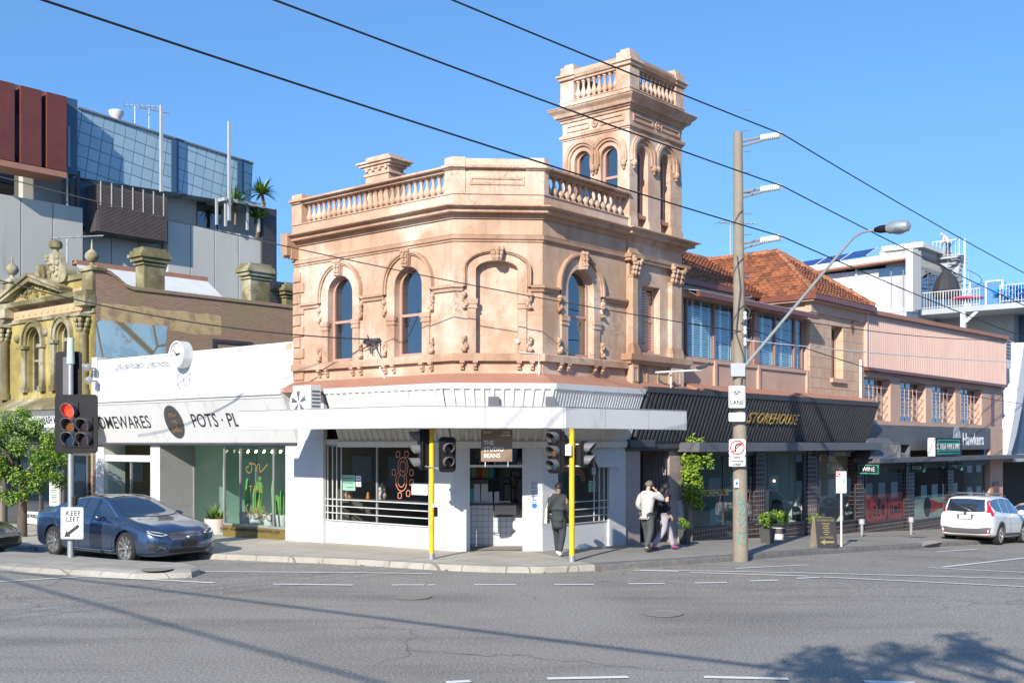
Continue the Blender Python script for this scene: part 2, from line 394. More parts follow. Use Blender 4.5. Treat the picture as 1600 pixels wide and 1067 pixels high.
def kerb_mesh(i0, i1, wdt, jag):
 mb = MB(); rows = []
 for i in range(i0, i1+1):
  p, n = kd[i], KN[i]; j = jag*(random.random()-.5)
  g = gz(p.x, p.y); row = []
  for off, h in ((0+j, -.03), (.02+j, KH-.03+j*.3), (.05, KH), (wdt, KH+.004)):
   q = p+n*off; row.append((q.x, q.y, gz(q.x, q.y)+h))
  rows.append(row)
 k = 4; vs = [v for r in rows for v in r]
 mb.add(vs, [(a*k+b, (a+1)*k+b, (a+1)*k+b+1, a*k+b+1) for a in range(len(rows)-1) for b in range(k-1)]); return mb
tag(kerb_mesh(0, isplit, .28, .0).build('kerb', 'kerb_stone', None), kind='structure')
tag(kerb_mesh(isplit, len(kd)-1, .3, .05).build('bluestone_kerb', 'bluestone', None), kind='structure')
def path_mesh(i0, i1, wid=26):
 mb = MB(); offs = [.27, .8, 1.5, 2.2, 3, 4, 6, 9, 14, wid]; k = len(offs); vs = []
 for i in range(i0, i1+1):
  for o in offs:
   q = kd[i]+KN[i]*o; vs.append((q.x, q.y, gz(q.x, q.y)+KH))
 mb.add(vs, [(a*k+b, (a+1)*k+b, (a+1)*k+b+1, a*k+b+1) for a in range(i1-i0) for b in range(k-1)]); return mb
tag(path_mesh(0, isplit).build('footpath', 'path_concrete', None), kind='structure')
tag(path_mesh(isplit, len(kd)-1).build('asphalt_footpath', 'path_asphalt', None), kind='structure')
flat_isl = [gpt(*p) for p in [(-260, 868), (0, 866), (72, 870), (140, 876), (215, 881), (290, 891), (314, 897.5), (300, 902.5), (210, 905), (140, 899.5), (80, 897), (0, 892), (-260, 886)]]
cen = sum((Vector(p[:2]) for p in flat_isl), Vector((0, 0)))/len(flat_isl)
mb = MB(); n = len(flat_isl); vs = []
for sc_, h in ((1.0, -.02), (.0, .10), (.0, .14)):
 for p in flat_isl:
  q = Vector(p[:2]);
  if h > 0:
   inn = (.16 if h < .12 else .45); dd = (cen-q); dd = Vector((dd.x*.25, dd.y)).normalized(); q = q+dd*inn
  vs.append((q.x, q.y, gz(q.x, q.y)+h))
mb.add(vs, [(r*n+i, r*n+(i+1) % n, (r+1)*n+(i+1) % n, (r+1)*n+i) for r in range(2) for i in range(n)]+[tuple(2*n+i for i in range(n))])
tag(mb.build('traffic_island', 'kerb_stone', None), kind='structure')
worn('patch_tar', (.215, .195, .165), (.25, .23, .195), 1.5, .7, .85, bumps=.5, bscale=60);
for i, (u, v, dz, lb) in enumerate(((245, 889, .155, 'round iron cover set in the traffic island'), (645, 932, .012, 'iron cover in the road before the barred cafe window'), (1035, 958, .012, 'iron cover in the road near the kerb corner'))):
 tag(MB().lathe(gpt(u, v, dz), [(.33, 0), (.33, .008), (.29, .008), (.28, .003), (.02, .003)], 24).build('manhole_cover', 'patch_tar', None), lb, 'manhole cover')
LN = [(0, 909, 135, 901, .12), (135, 901, 335, 911, .12), (310, 893.5, 675, 896.5, .10), (427, 913, 552, 914.5, .12), (613, 914.3, 663, 914.3, .12), (668, 914.3, 681, 914.3, .12),
 (741, 914, 807, 914, .12), (866, 913.5, 928, 913.5, .12), (982, 912.5, 1039, 912.2, .12), (1085, 911.3, 1136, 910.7, .12), (1172, 908.2, 1216, 906.8, .12), (1245, 904, 1281, 902.3, .12),
 (1150, 888.5, 1262, 883, .10), (1000, 891, 1240, 895, .09), (1240, 895, 1600, 905, .12), (1078, 895, 1262, 900.5, .11), (1286, 902, 1600, 917, .12), (990, 891.8, 1060, 893, .10), (1325*.5+800, 862.5, 1527, 858, .12),
 (1450, 887, 1620, 895.6, .13), (1472, 886.5, 1610, 871, .13), (855, 1061, 982, 1058.5, .12), (1100, 1058.5, 1232, 1061.5, .12), (1350, 1065.5, 1430, 1068, .12), (697, 1067, 735, 1065, .12), (0, 926, 60, 923, .0), (-250, 923, 0, 909, .12)]
mb = MB()
for u0, v0, u1, v1, w in LN:
 if w <= 0: continue
 a = gpt(u0, v0); b = gpt(u1, v1); L = (b-a).length; k = max(1, int(L/1.0)); t = Vector((b.x-a.x, b.y-a.y)).normalized(); nn = Vector((-t.y, t.x))*w/2
 for i in range(k):
  p = a+(b-a)*i/k; q = a+(b-a)*(i+1)/k
  c = [(p.x-nn.x, p.y-nn.y), (q.x-nn.x, q.y-nn.y), (q.x+nn.x, q.y+nn.y), (p.x+nn.x, p.y+nn.y)]
  mb.add([(x, y, gz(x, y)+.014) for x, y in c], [(0, 1, 2, 3)])
tag(mb.build('road_markings', 'line_paint', None), kind='structure')
# ============================================================= CORNER BUILDING
STC = stucco('stucco', (.56, .40, .29), (.43, .27, .175), (.66, .52, .42))
stucco('stucco_trim', (.50, .34, .235), (.36, .205, .125), (.57, .43, .33))
worn('sash_paint', (.50, .30, .24), (.42, .24, .19), 4, .5, .6)
glass('old_glass', refl=.26, trans=False)
worn('white_brick_paint', (.60, .60, .59), (.54, .54, .53), 1.2, .6, .6, (.33, .31, .28), .6, .2, 20)
m_, nt_, b_ = _mat('painted_brick'); co_ = coord(nt_, dR)
t_ = N(nt_, 'TexBrick'); t_.inputs['Scale'].default_value = 1; t_.inputs['Brick Width'].default_value = .23; t_.inputs['Row Height'].default_value = .076; t_.inputs['Mortar Size'].default_value = .007; t_.inputs['Mortar Smooth'].default_value = .5
nt_.links.new(co_, t_.inputs['Vector']); c_ = mixc(nt_, ramp(nt_, noi(nt_, co_, 1.5, 7, .7), .55, .8), (.585, .59, .595), (.42, .41, .39)); nt_.links.new(c_, b_.inputs['Base Color']); b_.inputs['Roughness'].default_value = .5
bump(nt_, b_, ramp(nt_, t_.outputs['Fac'], 0, 1, True), .7, .006)
worn('white_metal', (.66, .66, .65), (.56, .56, .54), 2, .5, .45, (.35, .33, .3), .5, .08, 15, streak=True)
worn('fascia_white', (.60, .60, .595), (.55, .55, .54), .8, .5, .5, (.33, .31, .28), .8, .04, 6, streak=True)
worn('black_metal', (.045, .043, .048), (.07, .07, .078), 2, .6, .5, (.10, .10, .10), .5, .1, 20, streak=True)
worn('rust_roof', (.42, .21, .14), (.34, .16, .10), 2, .6, .8, (.2, .1, .07), .5, .2, 20)
glass('shop_glass', (.80, .88, .86), .06)
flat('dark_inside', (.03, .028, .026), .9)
worn('inside_wall', (.34, .31, .28), (.22, .20, .18), 1, .6, .9)
worn('steel_frame', (.42, .42, .42), (.3, .3, .3), 3, .5, .4, metal=.3)

base = FL.P(0, gz(C1.x, C1.y)+KH)
CB = empty('corner_building', base, 'two storey apricot stucco corner building with arched windows and a square balustraded tower', 'building')
sLe = FL.s(459.5)                                     # left end of the old building
sT0 = FR.s(978); sT1 = FR.s(1067)                     # tower on the right facade
pA = FL.P(sLe, 0).xy; pT0 = FR.P(sT0, 0).xy; pT1 = FR.P(sT1, 0).xy
path = [pA, C1, C2, pT0];
def Zc(v, off=0): return FL.z(709, v, off)            # heights read at the left chamfer corner
zFloor = Zc(583); zSill0 = Zc(564); zSill1 = Zc(552); zImp = Zc(449); zStr0 = Zc(374.5); zStr1 = Zc(368)
zBed = Zc(340); zCor = Zc(317, .35); zPlinth = Zc(300.5, .1); zCop0 = Zc(266, .1); zCop1 = Zc(255, .2); zTop = Zc(244, .1)
zBase = 4.2
# --- first floor walls
def win(fr, u0, u1, vtop, vbot, um, rise_f=1.0, off=0):
 a, b = sorted((fr.s(u0), fr.s(u1))); zt = fr.z(um, vtop); zb = fr.z(um, vbot); rise = (b-a)/2*rise_f
 return (a, b, zb, zt-rise, rise)
W1 = win(FL, 514, 552.5, 431, 563, 533); W2 = win(FL, 618, 661, 417, 556, 640)
WC = win(FC, 743.5, 809.5, 407, 552, 776, .45)
WR = win(FR, 885.5, 926, 420, 557, 900, .95)
zl = zSill0
W1, W2, WC, WR = [(a, b, zSill1, zs, r) for a, b, z, zs, r in (W1, W2, WC, WR)]
mb = MB(); LC = (C2-C1).length
mb.wall(FL, 0, sLe, zBase, zCor, [W1, W2], .26)
mb.wall(FC, 0, LC, zBase, zCor, [WC], .20)
mb.wall(FR, 0, sT0, zBase, zCor, [WR], .26)
zUp = zCop1-.05
B1 = FL.P(sLe, 0, -9).xy; B2 = (FR.P(sT1, 0, -9)).xy
def vwall(mb, a, b, z0, z1): mb.quad((a[0], a[1], z0), (b[0], b[1], z0), (b[0], b[1], z1), (a[0], a[1], z1))
vwall(mb, pA, B1, -.6, zPlinth); vwall(mb, B1, B2, -.6, zPlinth); vwall(mb, B2, pT1, -1.6, zPlinth)
mb.poly([(p[0], p[1], zCor-.06) for p in (pA, C1, C2, pT1, B2, B1)])
mb.build('wall', 'stucco', CB)
a, b, za, zs, r = WC
mb = MB(); mb.fprism(FC, [(a-.02, za-.02)]+arch(a-.02, b+.02, zs, r)+[(b+.02, za-.02)], -.24, -.19); mb.build('blind_panel', 'stucco', CB)

# --- mouldings that run round the corner
def cyma(o, z0, z1, o0=0.0, n=5):
 return [(o0+(o-o0)*(.5-.5*cos(pi*i/n)), z0+(z1-z0)*i/n) for i in range(n+1)]
corn = [(0, zBed-.02), (.05, zBed-.02), (.05, zBed+.03), (.09, zBed+.05), (.09, zBed+.09)]+[(.25, zBed+.10), (.25, zBed+.19), (.29, zBed+.20)]+cyma(.37, zBed+.20, zCor-.03, .29)+[(.39, zCor-.03), (.39, zCor), (0, zCor+.06)]
MB().sweep(path, corn).build('cornice', 'stucco_trim', CB)
MB().sweep(path, [(0, zStr0-.04), (.03, zStr0-.04), (.03, zStr0), (.07, zStr0+.02), (.08, zStr1), (.09, zStr1+.02), (0, zStr1+.04)]).build('string_course', 'stucco_trim', CB)
MB().sweep(path, [(0, zSill0), (.13, zSill0), (.13, zSill1-.03), (.10, zSill1), (0, zSill1+.01)]).build('sill_course', 'stucco_trim', CB)
MB().sweep(path, [(0, zBase+.02), (.06, zBase+.02), (.06, Zc(586)), (.02, Zc(584)), (0, Zc(583))]).build('base_course', 'stucco_trim', CB)
# --- parapet: plinth, coping, piers, balusters
MB().sweep(path, [(-.28, zCor), (.06, zCor+.02), (.06, zPlinth-.03), (.09, zPlinth-.02), (.09, zPlinth), (-.28, zPlinth+.01), (-.28, zCor)], 1).build('parapet_plinth', 'stucco', CB)
zb0 = zPlinth+.005; zb1 = zCop0
MB().sweep(path, [(-.26, zb1), (.06, zb1), (.06, zb1+.07), (.10, zb1+.09), (.12, zCop1-.08), (.17, zCop1-.06), (.17, zCop1-.01), (0, zCop1+.04), (-.1, zCop1+.06), (-.30, zCop1-.02), (-.30, zb1+.05)], 1).build('coping', 'stucco_trim', CB)
def pier(fr, s0, s1, name='parapet_pier', up=.16, o=.08):
 m = MB(); m.fbox(fr, s0, s1, zPlinth-.01, zb1+.02, -.27, o+.002); m.fbox(fr, s0-.0, s1+.0, zb1+.02, zCop1, -.30, o+.055);
 m.fbox(fr, s0-.02, s1+.02, zCop1-.07, zCop1+.002, -.31, o+.115); m.fbox(fr, s0, s1, zCop1, zCop1+up, -.27, o); return m.build(name, 'stucco', CB, bevel=.012)
pier(FL, sLe-.42, sLe-.0)
sPL = FL.s(695, .08)
def corner_pier(pl, name):                            # pier that turns the corner: plan polygon swept
 m = MB(); m.sweep(pl, [(-.27, zPlinth-.02), (.085, zPlinth-.02), (.085, zb1+.02), (.14, zb1+.04), (.14, zCop1-.08), (.20, zCop1-.06), (.20, zCop1+.002), (.085, zCop1+.02), (.085, zTop), (-.27, zTop)], 1)
 return m.build(name, 'stucco', CB)
corner_pier([FL.P(sPL, 0).xy, C1, FC.P(FC.s(727, .08), 0).xy], 'parapet_pier')
sPR = FR.s(857, .08)
corner_pier([FC.P(FC.s(822, .08), 0).xy, C2, FR.P(sPR, 0).xy], 'parapet_pier')
c0 = FC.s(727, .08); c1 = FC.s(822, .08)
m = MB(); m.fbox(FC, c0, c1, zPlinth-.01, zb1+.01, -.27, .06); m.fbox(FC, c0+.0, c1, zCop1+.02, zTop-.03, -.25, .07)
pz0, pz1 = Zc(289), Zc(277)
m.build('parapet_panel', 'stucco', CB)
def frame_rect(fr, s0, s1, z0, z1, w, o0, o1, name, mat, par):
 q = MB(); q.fbox(fr, s0, s1, z1-w, z1, o0, o1); q.fbox(fr, s0, s1, z0, z0+w, o0, o1); q.fbox(fr, s0, s0+w, z0+w, z1-w, o0, o1); q.fbox(fr, s1-w, s1, z0+w, z1-w, o0, o1)
 return q.build(name, mat, par)
frame_rect(FC, FC.s(734), FC.s(819), pz0, pz1, .05, .055, .085, 'panel_moulding', 'stucco_trim', CB)
bh = zb1-zb0
BALP = [(.075, 0), (.075, .05), (.045, .06), (.05, .10), (.085, .17), (.098, .26), (.09, .34), (.06, .47), (.042, .60), (.036, .70), (.045, .78), (.062, .82), (.045, .85), (.07, .88), (.07, 1.0)]
def bal_mesh(h, sc=1.0):
 m = MB(); m.lathe((0, 0, 0), [(r*sc, z*h) for r, z in BALP], 9);
 me = m.build('baluster', 'stucco', None, smooth=True); d = me.data; bpy.data.objects.remove(me); return d
bm_main = bal_mesh(bh)
def balusters(fr, s0, s1, n, z, me, par, off=-.1):
 pw = wloc(par)
 for i in range(n):
  p = fr.P(s0+(s1-s0)*(i+.5)/n, z, off); o = bpy.data.objects.new('baluster', me); COL.objects.link(o); o.parent = par; o.location = p-pw
def rail(fr, s0, s1, z, name, par):
 return MB().fbox(fr, s0, s1, z-.002, z+.03, -.2, 0.0).build(name, 'stucco_trim', par)
rl = rail(FL, sPL, sLe-.42, zb0, 'balustrade', CB); balusters(FL, sPL+.05, sLe-.46, 26, zb0+.01, bm_main, rl)
rr = rail(FR, sPR, sT0, zb0, 'balustrade', CB); balusters(FR, sPR+.05, sT0-.05, 13, zb0+.01, bm_main, rr)

# --- window dressings
def scroll(fr, s, z, h, side, par, up=True):          # leafy scroll bracket
 m = MB(); w = .09; pts = []
 m.fbox(fr, s-w*.5, s+w*.5, z-h*.5, z+h*.5, 0, .05)
 for t, (k, rr_) in enumerate([(0, .075), (1, .05)] if up else [(1, .075), (0, .05)]):
  zc = z+h*(.36 if k == 0 else -.36)
  m.ball(fr.P(s+side*.02, zc, .07), rr_, 9, 6); m.ball(fr.P(s+side*.06, zc, .10), rr_*.5, 7, 5)
 for i in range(7):
  t = i/6; m.ball(fr.P(s+side*(.05*sin(t*pi*2)), z+h*(.3-.6*t), .06+.025*sin(t*9)), .042, 7, 5, sz=1.2)
 return m.build('scroll_bracket', 'stucco_trim', par, smooth='all')
def keystone(fr, s, z0, z1, w, par):
 m = MB(); m.fprism(fr, [(s-w*.38, z0), (s+w*.38, z0), (s+w*.55, z1), (s-w*.55, z1)], .02, .17)
 n = 6
 for j, dx in enumerate((-.30, 0, .30)):
  for i in range(n):
   t = i/(n-1); m.ball(fr.P(s+w*dx*(.7+.4*t), z0+(z1-z0)*(.08+.88*t), .17+.02*(i % 2)+(.05 if j == 1 else .01)), w*.17, 7, 5, sz=1.1)
 m.ball(fr.P(s, z1-.02, .2), w*.28, 8, 6); m.ball(fr.P(s-w*.35, z1+.0, .17), w*.22, 7, 5); m.ball(fr.P(s+w*.35, z1, .17), w*.22, 7, 5)
 return m.build('keystone', 'stucco_trim', par, smooth=True)
def corbel(m, fr, s, z):
 m.fbox(fr, s-.06, s+.06, z-.05, z, 0, .13); m.fprism(fr, [(s-.05, z-.05), (s+.05, z-.05), (s+.045, z-.2), (s-.045, z-.2)], 0, .07); m.ball(fr.P(s, z-.11, .08), .05, 7, 5)
def dressing(fr, w, hood_w, par, stilt=.0, flat_f=1.0, scrolls=True, ks=1.0, both=True):
 a, b, za, zs, r = w; c = (a+b)/2; hw = (b-a)/2
 zi = zs-.78*(hw/.45)**.3
 inner = [(a, zi)]+arch(a, b, zs, r)+[(b, zi)]
 R = hood_w
 top = R*.66 if r/hw < .7 else R*.85
 outer = [(a-R*.9, zi)]+arch(a-R*.9, b+R*.9, zs+.0, r+top)+[(b+R*.9, zi)]
 MB().band(fr, inner, outer, 0, .045).build('architrave', 'stucco', par)
 for sgn, e in ((-1, a), (1, b)):
  m = MB(); s0, s1 = sorted((e, e+sgn*R*.82))
  m.fbox(fr, s0, s1, za+.0, zi-.13, 0, .045); m.fbox(fr, s0-.02, s1+.03, zi-.13, zi-.09, 0, .07); m.fbox(fr, s0-.01, s1+.02, zi-.09, zi-.02, 0, .065); m.fbox(fr, s0-.03, s1+.04, zi-.02, zi+.10, 0, .085)
  m.build('impost', 'stucco_trim', par)
 zh = zImp+.02
 i1 = [(a-R*.92, zh)]+arch(a-R*.92, b+R*.92, zs+.02, r+top)+[(b+R*.92, zh)]
 o1 = [(a-R*1.12, zh)]+arch(a-R*1.12, b+R*1.12, zs+.02, r+top+R*.2)+[(b+R*1.12, zh)]
 i2 = [(a-R*1.06, zh)]+arch(a-R*1.06, b+R*1.06, zs+.02, r+top+R*.14)+[(b+R*1.06, zh)]
 o2 = [(a-R*1.25, zh)]+arch(a-R*1.25, b+R*1.25, zs+.02, r+top+R*.32)+[(b+R*1.25, zh)]
 m = MB(); m.band(fr, i1, o1, 0, .09); m.band(fr, i2, o2, .0, .13); m.build('hood_mould', 'stucco_trim', par)
 keystone(fr, c, zs+r-.02, zs+r+top+R*.36, .26*ks, par)
 if scrolls:
  for sgn, e in ((-1, a-R*1.08), (1, b+R*1.08)):
   scroll(fr, e, zImp-.33, .42, sgn, par); scroll(fr, e, zSill1+.24, .40, sgn, par, False)
 return (a-R*1.25, b+R*1.25)
d1 = dressing(FL, W1, .30, CB); d2 = dressing(FL, W2, .32, CB); dc = dressing(FC, WC, .25, CB, ks=1.25); dr = dressing(FR, WR, .32, CB)
ip = [(0, zImp-.09), (.05, zImp-.09), (.07, zImp-.02), (.12, zImp), (.12, zImp+.05), (0, zImp+.09)]
for q in ([FL.P(sLe-.35, 0).xy, FL.P(d1[1], 0).xy], [FL.P(d1[0], 0).xy, FL.P(d2[1], 0).xy], [FL.P(d2[0], 0).xy, C1, FC.P(dc[0], 0).xy], [FC.P(dc[1], 0).xy, C2, FR.P(dr[0], 0).xy], [FR.P(dr[1], 0).xy, pT0]): MB().sweep(q, ip).build('impost_string', 'stucco_trim', CB)
for fr, w in ((FL, W1), (FL, W2), (FC, WC), (FR, WR)):
 for e in (w[0]-.34, w[0]-.02, w[1]+.02, w[1]+.34): m = MB(); corbel(m, fr, e, zSill0); m.build('corbel', 'stucco_trim', CB, smooth=True)
# --- sash windows
def sash(fr, w, par, depth=.22, mid=.47, mat='sash_paint', g='old_glass', fw=.07, name='window'):
 a, b, za, zs, r = w; m = MB(); o0, o1 = -depth, -depth+.07
 inn = [(a+fw, za+fw)]+arch(a+fw, b-fw, zs, max(r-fw, 0) if r else 0)+[(b-fw, za+fw)]
 out = [(a, za+fw)]+arch(a, b, zs+(0 if r else fw*0), r)+[(b, za+fw)]
 if r <= 0: inn = [(a+fw, za+fw), (a+fw, zs-fw), (b-fw, zs-fw), (b-fw, za+fw)]; out = [(a, za+fw), (a, zs), (b, zs), (b, za+fw)]
 m.band(fr, inn, out, o0, o1); m.fbox(fr, a, b, za, za+fw*1.3, o0, o1+.01)
 zm = za+(zs+r-za)*mid; m.fbox(fr, a+fw, b-fw, zm-.035, zm+.035, o0, o1-.015)
 W_ = m.build(name, mat, par)
 k = MB(); k.poly([fr.P(s_, z_, o0+.02) for s_, z_ in [(a, za+.01)]+(arch(a, b, zs, r))+[(b, za+.01)]]); k.build('pane', g, W_)
 return W_
sash(FL, W1, CB); sash(FL, W2, CB); sash(FR, WR, CB)
z = zBase+.3; i = 0
while z < zStr0-.35:
 w_ = .46 if i % 2 == 0 else .30
 MB().fbox(FL, sLe-w_, sLe+.003, z, z+.27, -.05, .05).build('quoin', 'stucco_trim', CB, bevel=.015); z += .305; i += 1
m = MB(); m.fbox(FL, sLe-.20, sLe+.10, zBed-.05, zCor+.05, -.3, .40); m.fprism(FL, [(sLe-.20, zStr1+.05), (sLe-.04, zStr1+.05), (sLe+.08, zBed-.05), (sLe-.20, zBed-.05)], 0, .25)
m.fprism(FL, [(sLe-.18, zBed-.3), (sLe+.0, zBed-.3), (sLe+.08, zBed-.05), (sLe-.18, zBed-.05)], .2, .40)
for q in range(4): m.fbox(FL, sLe-.16+q*.09, sLe-.12+q*.09, zStr1+.1, zBed-.05, .2, .30-0.0)
m.build('end_bracket', 'stucco_trim', CB, bevel=.01)
cc = FL.P(FL.s(601, -2.2), 0, -2.2); FCH = Fr(cc.xy, dL, nL)
def ZH(v): return CH-(v-HZ)/F*cc.y
m = MB(); m.fbox(FCH, -.48, .48, zCor, ZH(262), -.3, .3)
for (w, a, b) in ((.54, ZH(277), ZH(273)), (.56, ZH(266), ZH(262)), (.66, ZH(262), ZH(258)), (.74, ZH(258), ZH(255)), (.48, ZH(255), ZH(247))): m.fbox(FCH, -w, w, a, b+.002, -w*.62, w*.62)
for e in (-.4, -.14, .14, .4): m.fbox(FCH, e-.05, e+.05, ZH(270), ZH(262), .25, .36)
m.build('chimney', 'stucco', CB, bevel=.01)

# ------------------------------------------------------------- tower
TO = .10                                              # the tower stands proud of the facade
FTr = Fr(FR.P(FR.s(983.5, TO), 0, TO).xy, dR, nR)      # right face, s from the near corner
TW = FTr.s(1065.5)
FTl = Fr(FTr.o, dL, nL)                               # left face, runs back from the same corner
TD = FTl.s(879.2)
def ZT(v): return CH-(v-HZ)/F*FTr.o.y                 # heights read at the near tower corner
tz0 = zCor-.1; zA0, zA1 = ZT(197.5), ZT(192); tBed = ZT(169); tCor = ZT(148.5); tPl = ZT(136); tC0 = ZT(104); tC1 = ZT(93); tTop = ZT(81)
pBL = FTl.P(TD, 0).xy; pBR = FTr.P(TW, 0).xy; pBK = pBL+(pBR-FTr.o)
sq = [pBK, pBL, FTl.o, pBR, pBK]
def twin(fr, u0, u1, vt, zb, um):
 a, b = sorted((fr.s(u0), fr.s(u1))); r = (b-a)/2; zt = fr.z(um, vt); return (a, b, zb, zt-r, r)
zWb = ZT(333)
TL = [twin(FTl, 897.5, 922.5, 236, ZT(300), 910), twin(FTl, 938.5, 965, 228, ZT(300), 952)]
TR = [twin(FTr, 995.8, 1012.5, 229, zCor, 1003), twin(FTr, 1032, 1047.5, 241.5, zCor, 1040)]
m = MB(); m.wall(FTl, 0, TD, tz0, tCor, TL, .22); m.wall(FTr, 0, TW, tz0, tCor, TR, .30)
vwall(m, pBL, pBK, tz0, tCor); vwall(m, pBK, pBR, tz0, tCor); m.poly([(p[0], p[1], tCor+.02) for p in sq[:4]])
m.build('tower', 'stucco', CB)
T = CB
for w in TL: sash(FTl, w, T, .2, .38)
for w in TR:
 a, b, za, zs, r = w; zb = ZT(330); sash(FTr, (a, b, zb, zs, r), T, .28, .36)
 m = MB(); m.fbox(FTr, a, b, zCor-.02, zb-.08, -.3, -.2); m.fbox(FTr, a-.0, b+.0, zb-.10, zb+.0, -.3, -.06); m.fbox(FTr, a+.08, b-.08, zCor+.1, zb-.2, -.2, -.17); m.build('window_apron', 'rust_roof', T)
def thood(fr, w, par):
 a, b, za, zs, r = w; q = .13
 m = MB()
 for k0, k1, o in ((q, q+.09, .06), (q+.07, q+.15, .10), (q+.13, q+.20, .07)):
  ii = [(a-k0, zs-.22)]+arch(a-k0, b+k0, zs, r+k0)+[(b+k0, zs-.22)]; oo = [(a-k1, zs-.22)]+arch(a-k1, b+k1, zs, r+k1)+[(b+k1, zs-.22)]; m.band(fr, ii, oo, 0, o)
 for e in (a-q-.1, b+q+.1): m.ball(fr.P(e, zs-.27, .06), .085, 8, 6, sz=1.3); m.ball(fr.P(e, zs-.40, .05), .04, 7, 5)
 m.build('hood_mould', 'stucco_trim', par, smooth=True)
for w in TL: thood(FTl, w, T)
for w in TR: thood(FTr, w, T)
tp = [pBL, FTl.o, pBR]
m = MB(); m.sweep([pBL+(pBK-pBL)*.999, pBL, FTl.o, pBR, pBR+(pBK-pBR)*.999], [(0, zA0-.03), (.03, zA0-.03), (.03, zA0), (.07, zA0+.02), (.08, zA1), (0, zA1+.04)]); m.build('string_course', 'stucco_trim', T)
loop4 = [pBL+(pBK-pBL)*.999, pBL, FTl.o, pBR, pBR+(pBK-pBR)*.999]
h = tCor-tBed
MB().sweep(loop4, [(0, tBed-.02), (.04, tBed-.02), (.05, tBed+.04), (.10, tBed+.06), (.10, tBed+.10), (.17, tBed+.11), (.19, tBed+.16)]+cyma(.31, tBed+.16, tCor-.03, .19)+[(.33, tCor-.02), (.33, tCor), (0, tCor+.05)]).build('tower_cornice', 'stucco_trim', T)
MB().sweep(loop4, [(-.2, tCor), (.05, tCor), (.05, tPl-.03), (.07, tPl-.02), (.07, tPl), (-.2, tPl+.01)]).build('parapet_plinth', 'stucco', T)
MB().sweep(loop4, [(-.2, tC0), (.03, tC0), (.03, tC0+.05), (.08, tC0+.07), (.12, tC1-.04), (.13, tC1), (.02, tC1+.02), (.02, tC1+.13), (-.2, tC1+.13)]).build('coping', 'stucco_trim', T)
pw = .36
def tpier(p, k=1):
 fr = Fr(p, dL, nL); m = MB()
 m.fbox(fr, 0, pw, tPl-.01, tC0, -pw+.06, .06);
 return m, fr
for (p, s0, o0) in ((FTl.o, 0, 0), (pBL, -pw, 0), (pBR, 0, pw), (pBK, -pw, pw)):
 fr = Fr(p, dL, nL); m = MB(); e = .05
 m.fbox(fr, s0-e, s0+pw+e, tPl-.02, tC0+.01, o0-pw-e, o0+e); m.fbox(fr, s0-e*2, s0+pw+e*2, tC0+.05, tC1+.01, o0-pw-e*2, o0+e*2)
 m.fbox(fr, s0-e*3, s0+pw+e*3, tC1-.05, tC1+.012, o0-pw-e*3, o0+e*3); m.fbox(fr, s0-e, s0+pw+e, tC1, tC1+.24, o0-pw-e, o0+e); m.fbox(fr, s0+.03, s0+pw-.03, tC1+.24, tC1+.33, o0-pw+.03, o0-.03)
 m.build('tower_pier', 'stucco', T, bevel=.012)
bmt = bal_mesh(tC0-tPl, .9)
for fr, L, n in ((FTl, TD, 8), (FTr, TW, 9), (Fr(pBL, dR, -nR), TW, 9), (Fr(pBR, dL, -nL), TD, 8)):
 q = rail(fr, pw, L-pw, tPl, 'balustrade', T) if fr in () else MB().fbox(fr, pw, L-pw, tPl-.002, tPl+.02, -.14, -.0).build('balustrade', 'stucco_trim', T)
 balusters(fr, pw+.05, L-pw-.05, n, tPl+.01, bmt, q, -.07)
for fr, L in ((FTl, TD), (FTr, TW)):
 z0_, z1_ = zA1+.10, tBed-.10
 frame_rect(fr, .16, L/2-.2, z0_, z1_, .05, 0, .035, 'frieze_panel', 'stucco_trim', T); frame_rect(fr, L/2+.2, L-.16, z0_, z1_, .05, 0, .035, 'frieze_panel', 'stucco_trim', T)
 m = MB(); c_ = fr.P(L/2, (z0_+z1_)/2, 0); ax = (fr.n.x, fr.n.y, 0); hh = (z1_-z0_)/2*1.05; m.lathe(c_, [(hh, 0), (hh, .05), (hh*.7, .05), (hh*.6, .02), (hh*.3, .02), (hh*.3, .05), (0.01, .07)], 16, ax); m.build('rosette', 'stucco_trim', T, smooth=True)
m = MB()
tw_ = sorted((FTr.s(999), FTr.s(1030))); WT = (FTr.s(1002.5), FTr.s(1031), FTr.z(1015, 552), FTr.z(1012, 447), 0)
m.wall(FTr, 0, TW, zBase-.3, tz0+.02, [WT], .30); m.quad(FTr.P(0, zBase-.3, 0), FTr.P(0, zBase-.3, -.4), FTr.P(0, tz0+.1, -.4), FTr.P(0, tz0+.1, 0)); vwall(m, FTr.P(TW, 0).xy, FTr.P(TW, 0, -3).xy, zBase-.3, tz0+.1)
m.build('tower_base_wall', 'stucco', CB)
sash(FTr, WT, CB, .27, .5)
m = MB()
for i in range(22):
 z_ = WT[2]+.1+i*(WT[3]-WT[2]-.2)/22; m.fbox(FTr, WT[0]+.08, WT[1]-.08, z_, z_+.045, -.245, -.235)
m.build('shutter', 'sash_paint', CB)
cz = [FTr.z(981, v) for v in (431, 407, 402, 395)]
pz = [FTr.z(985, v) for v in (557, 538)]
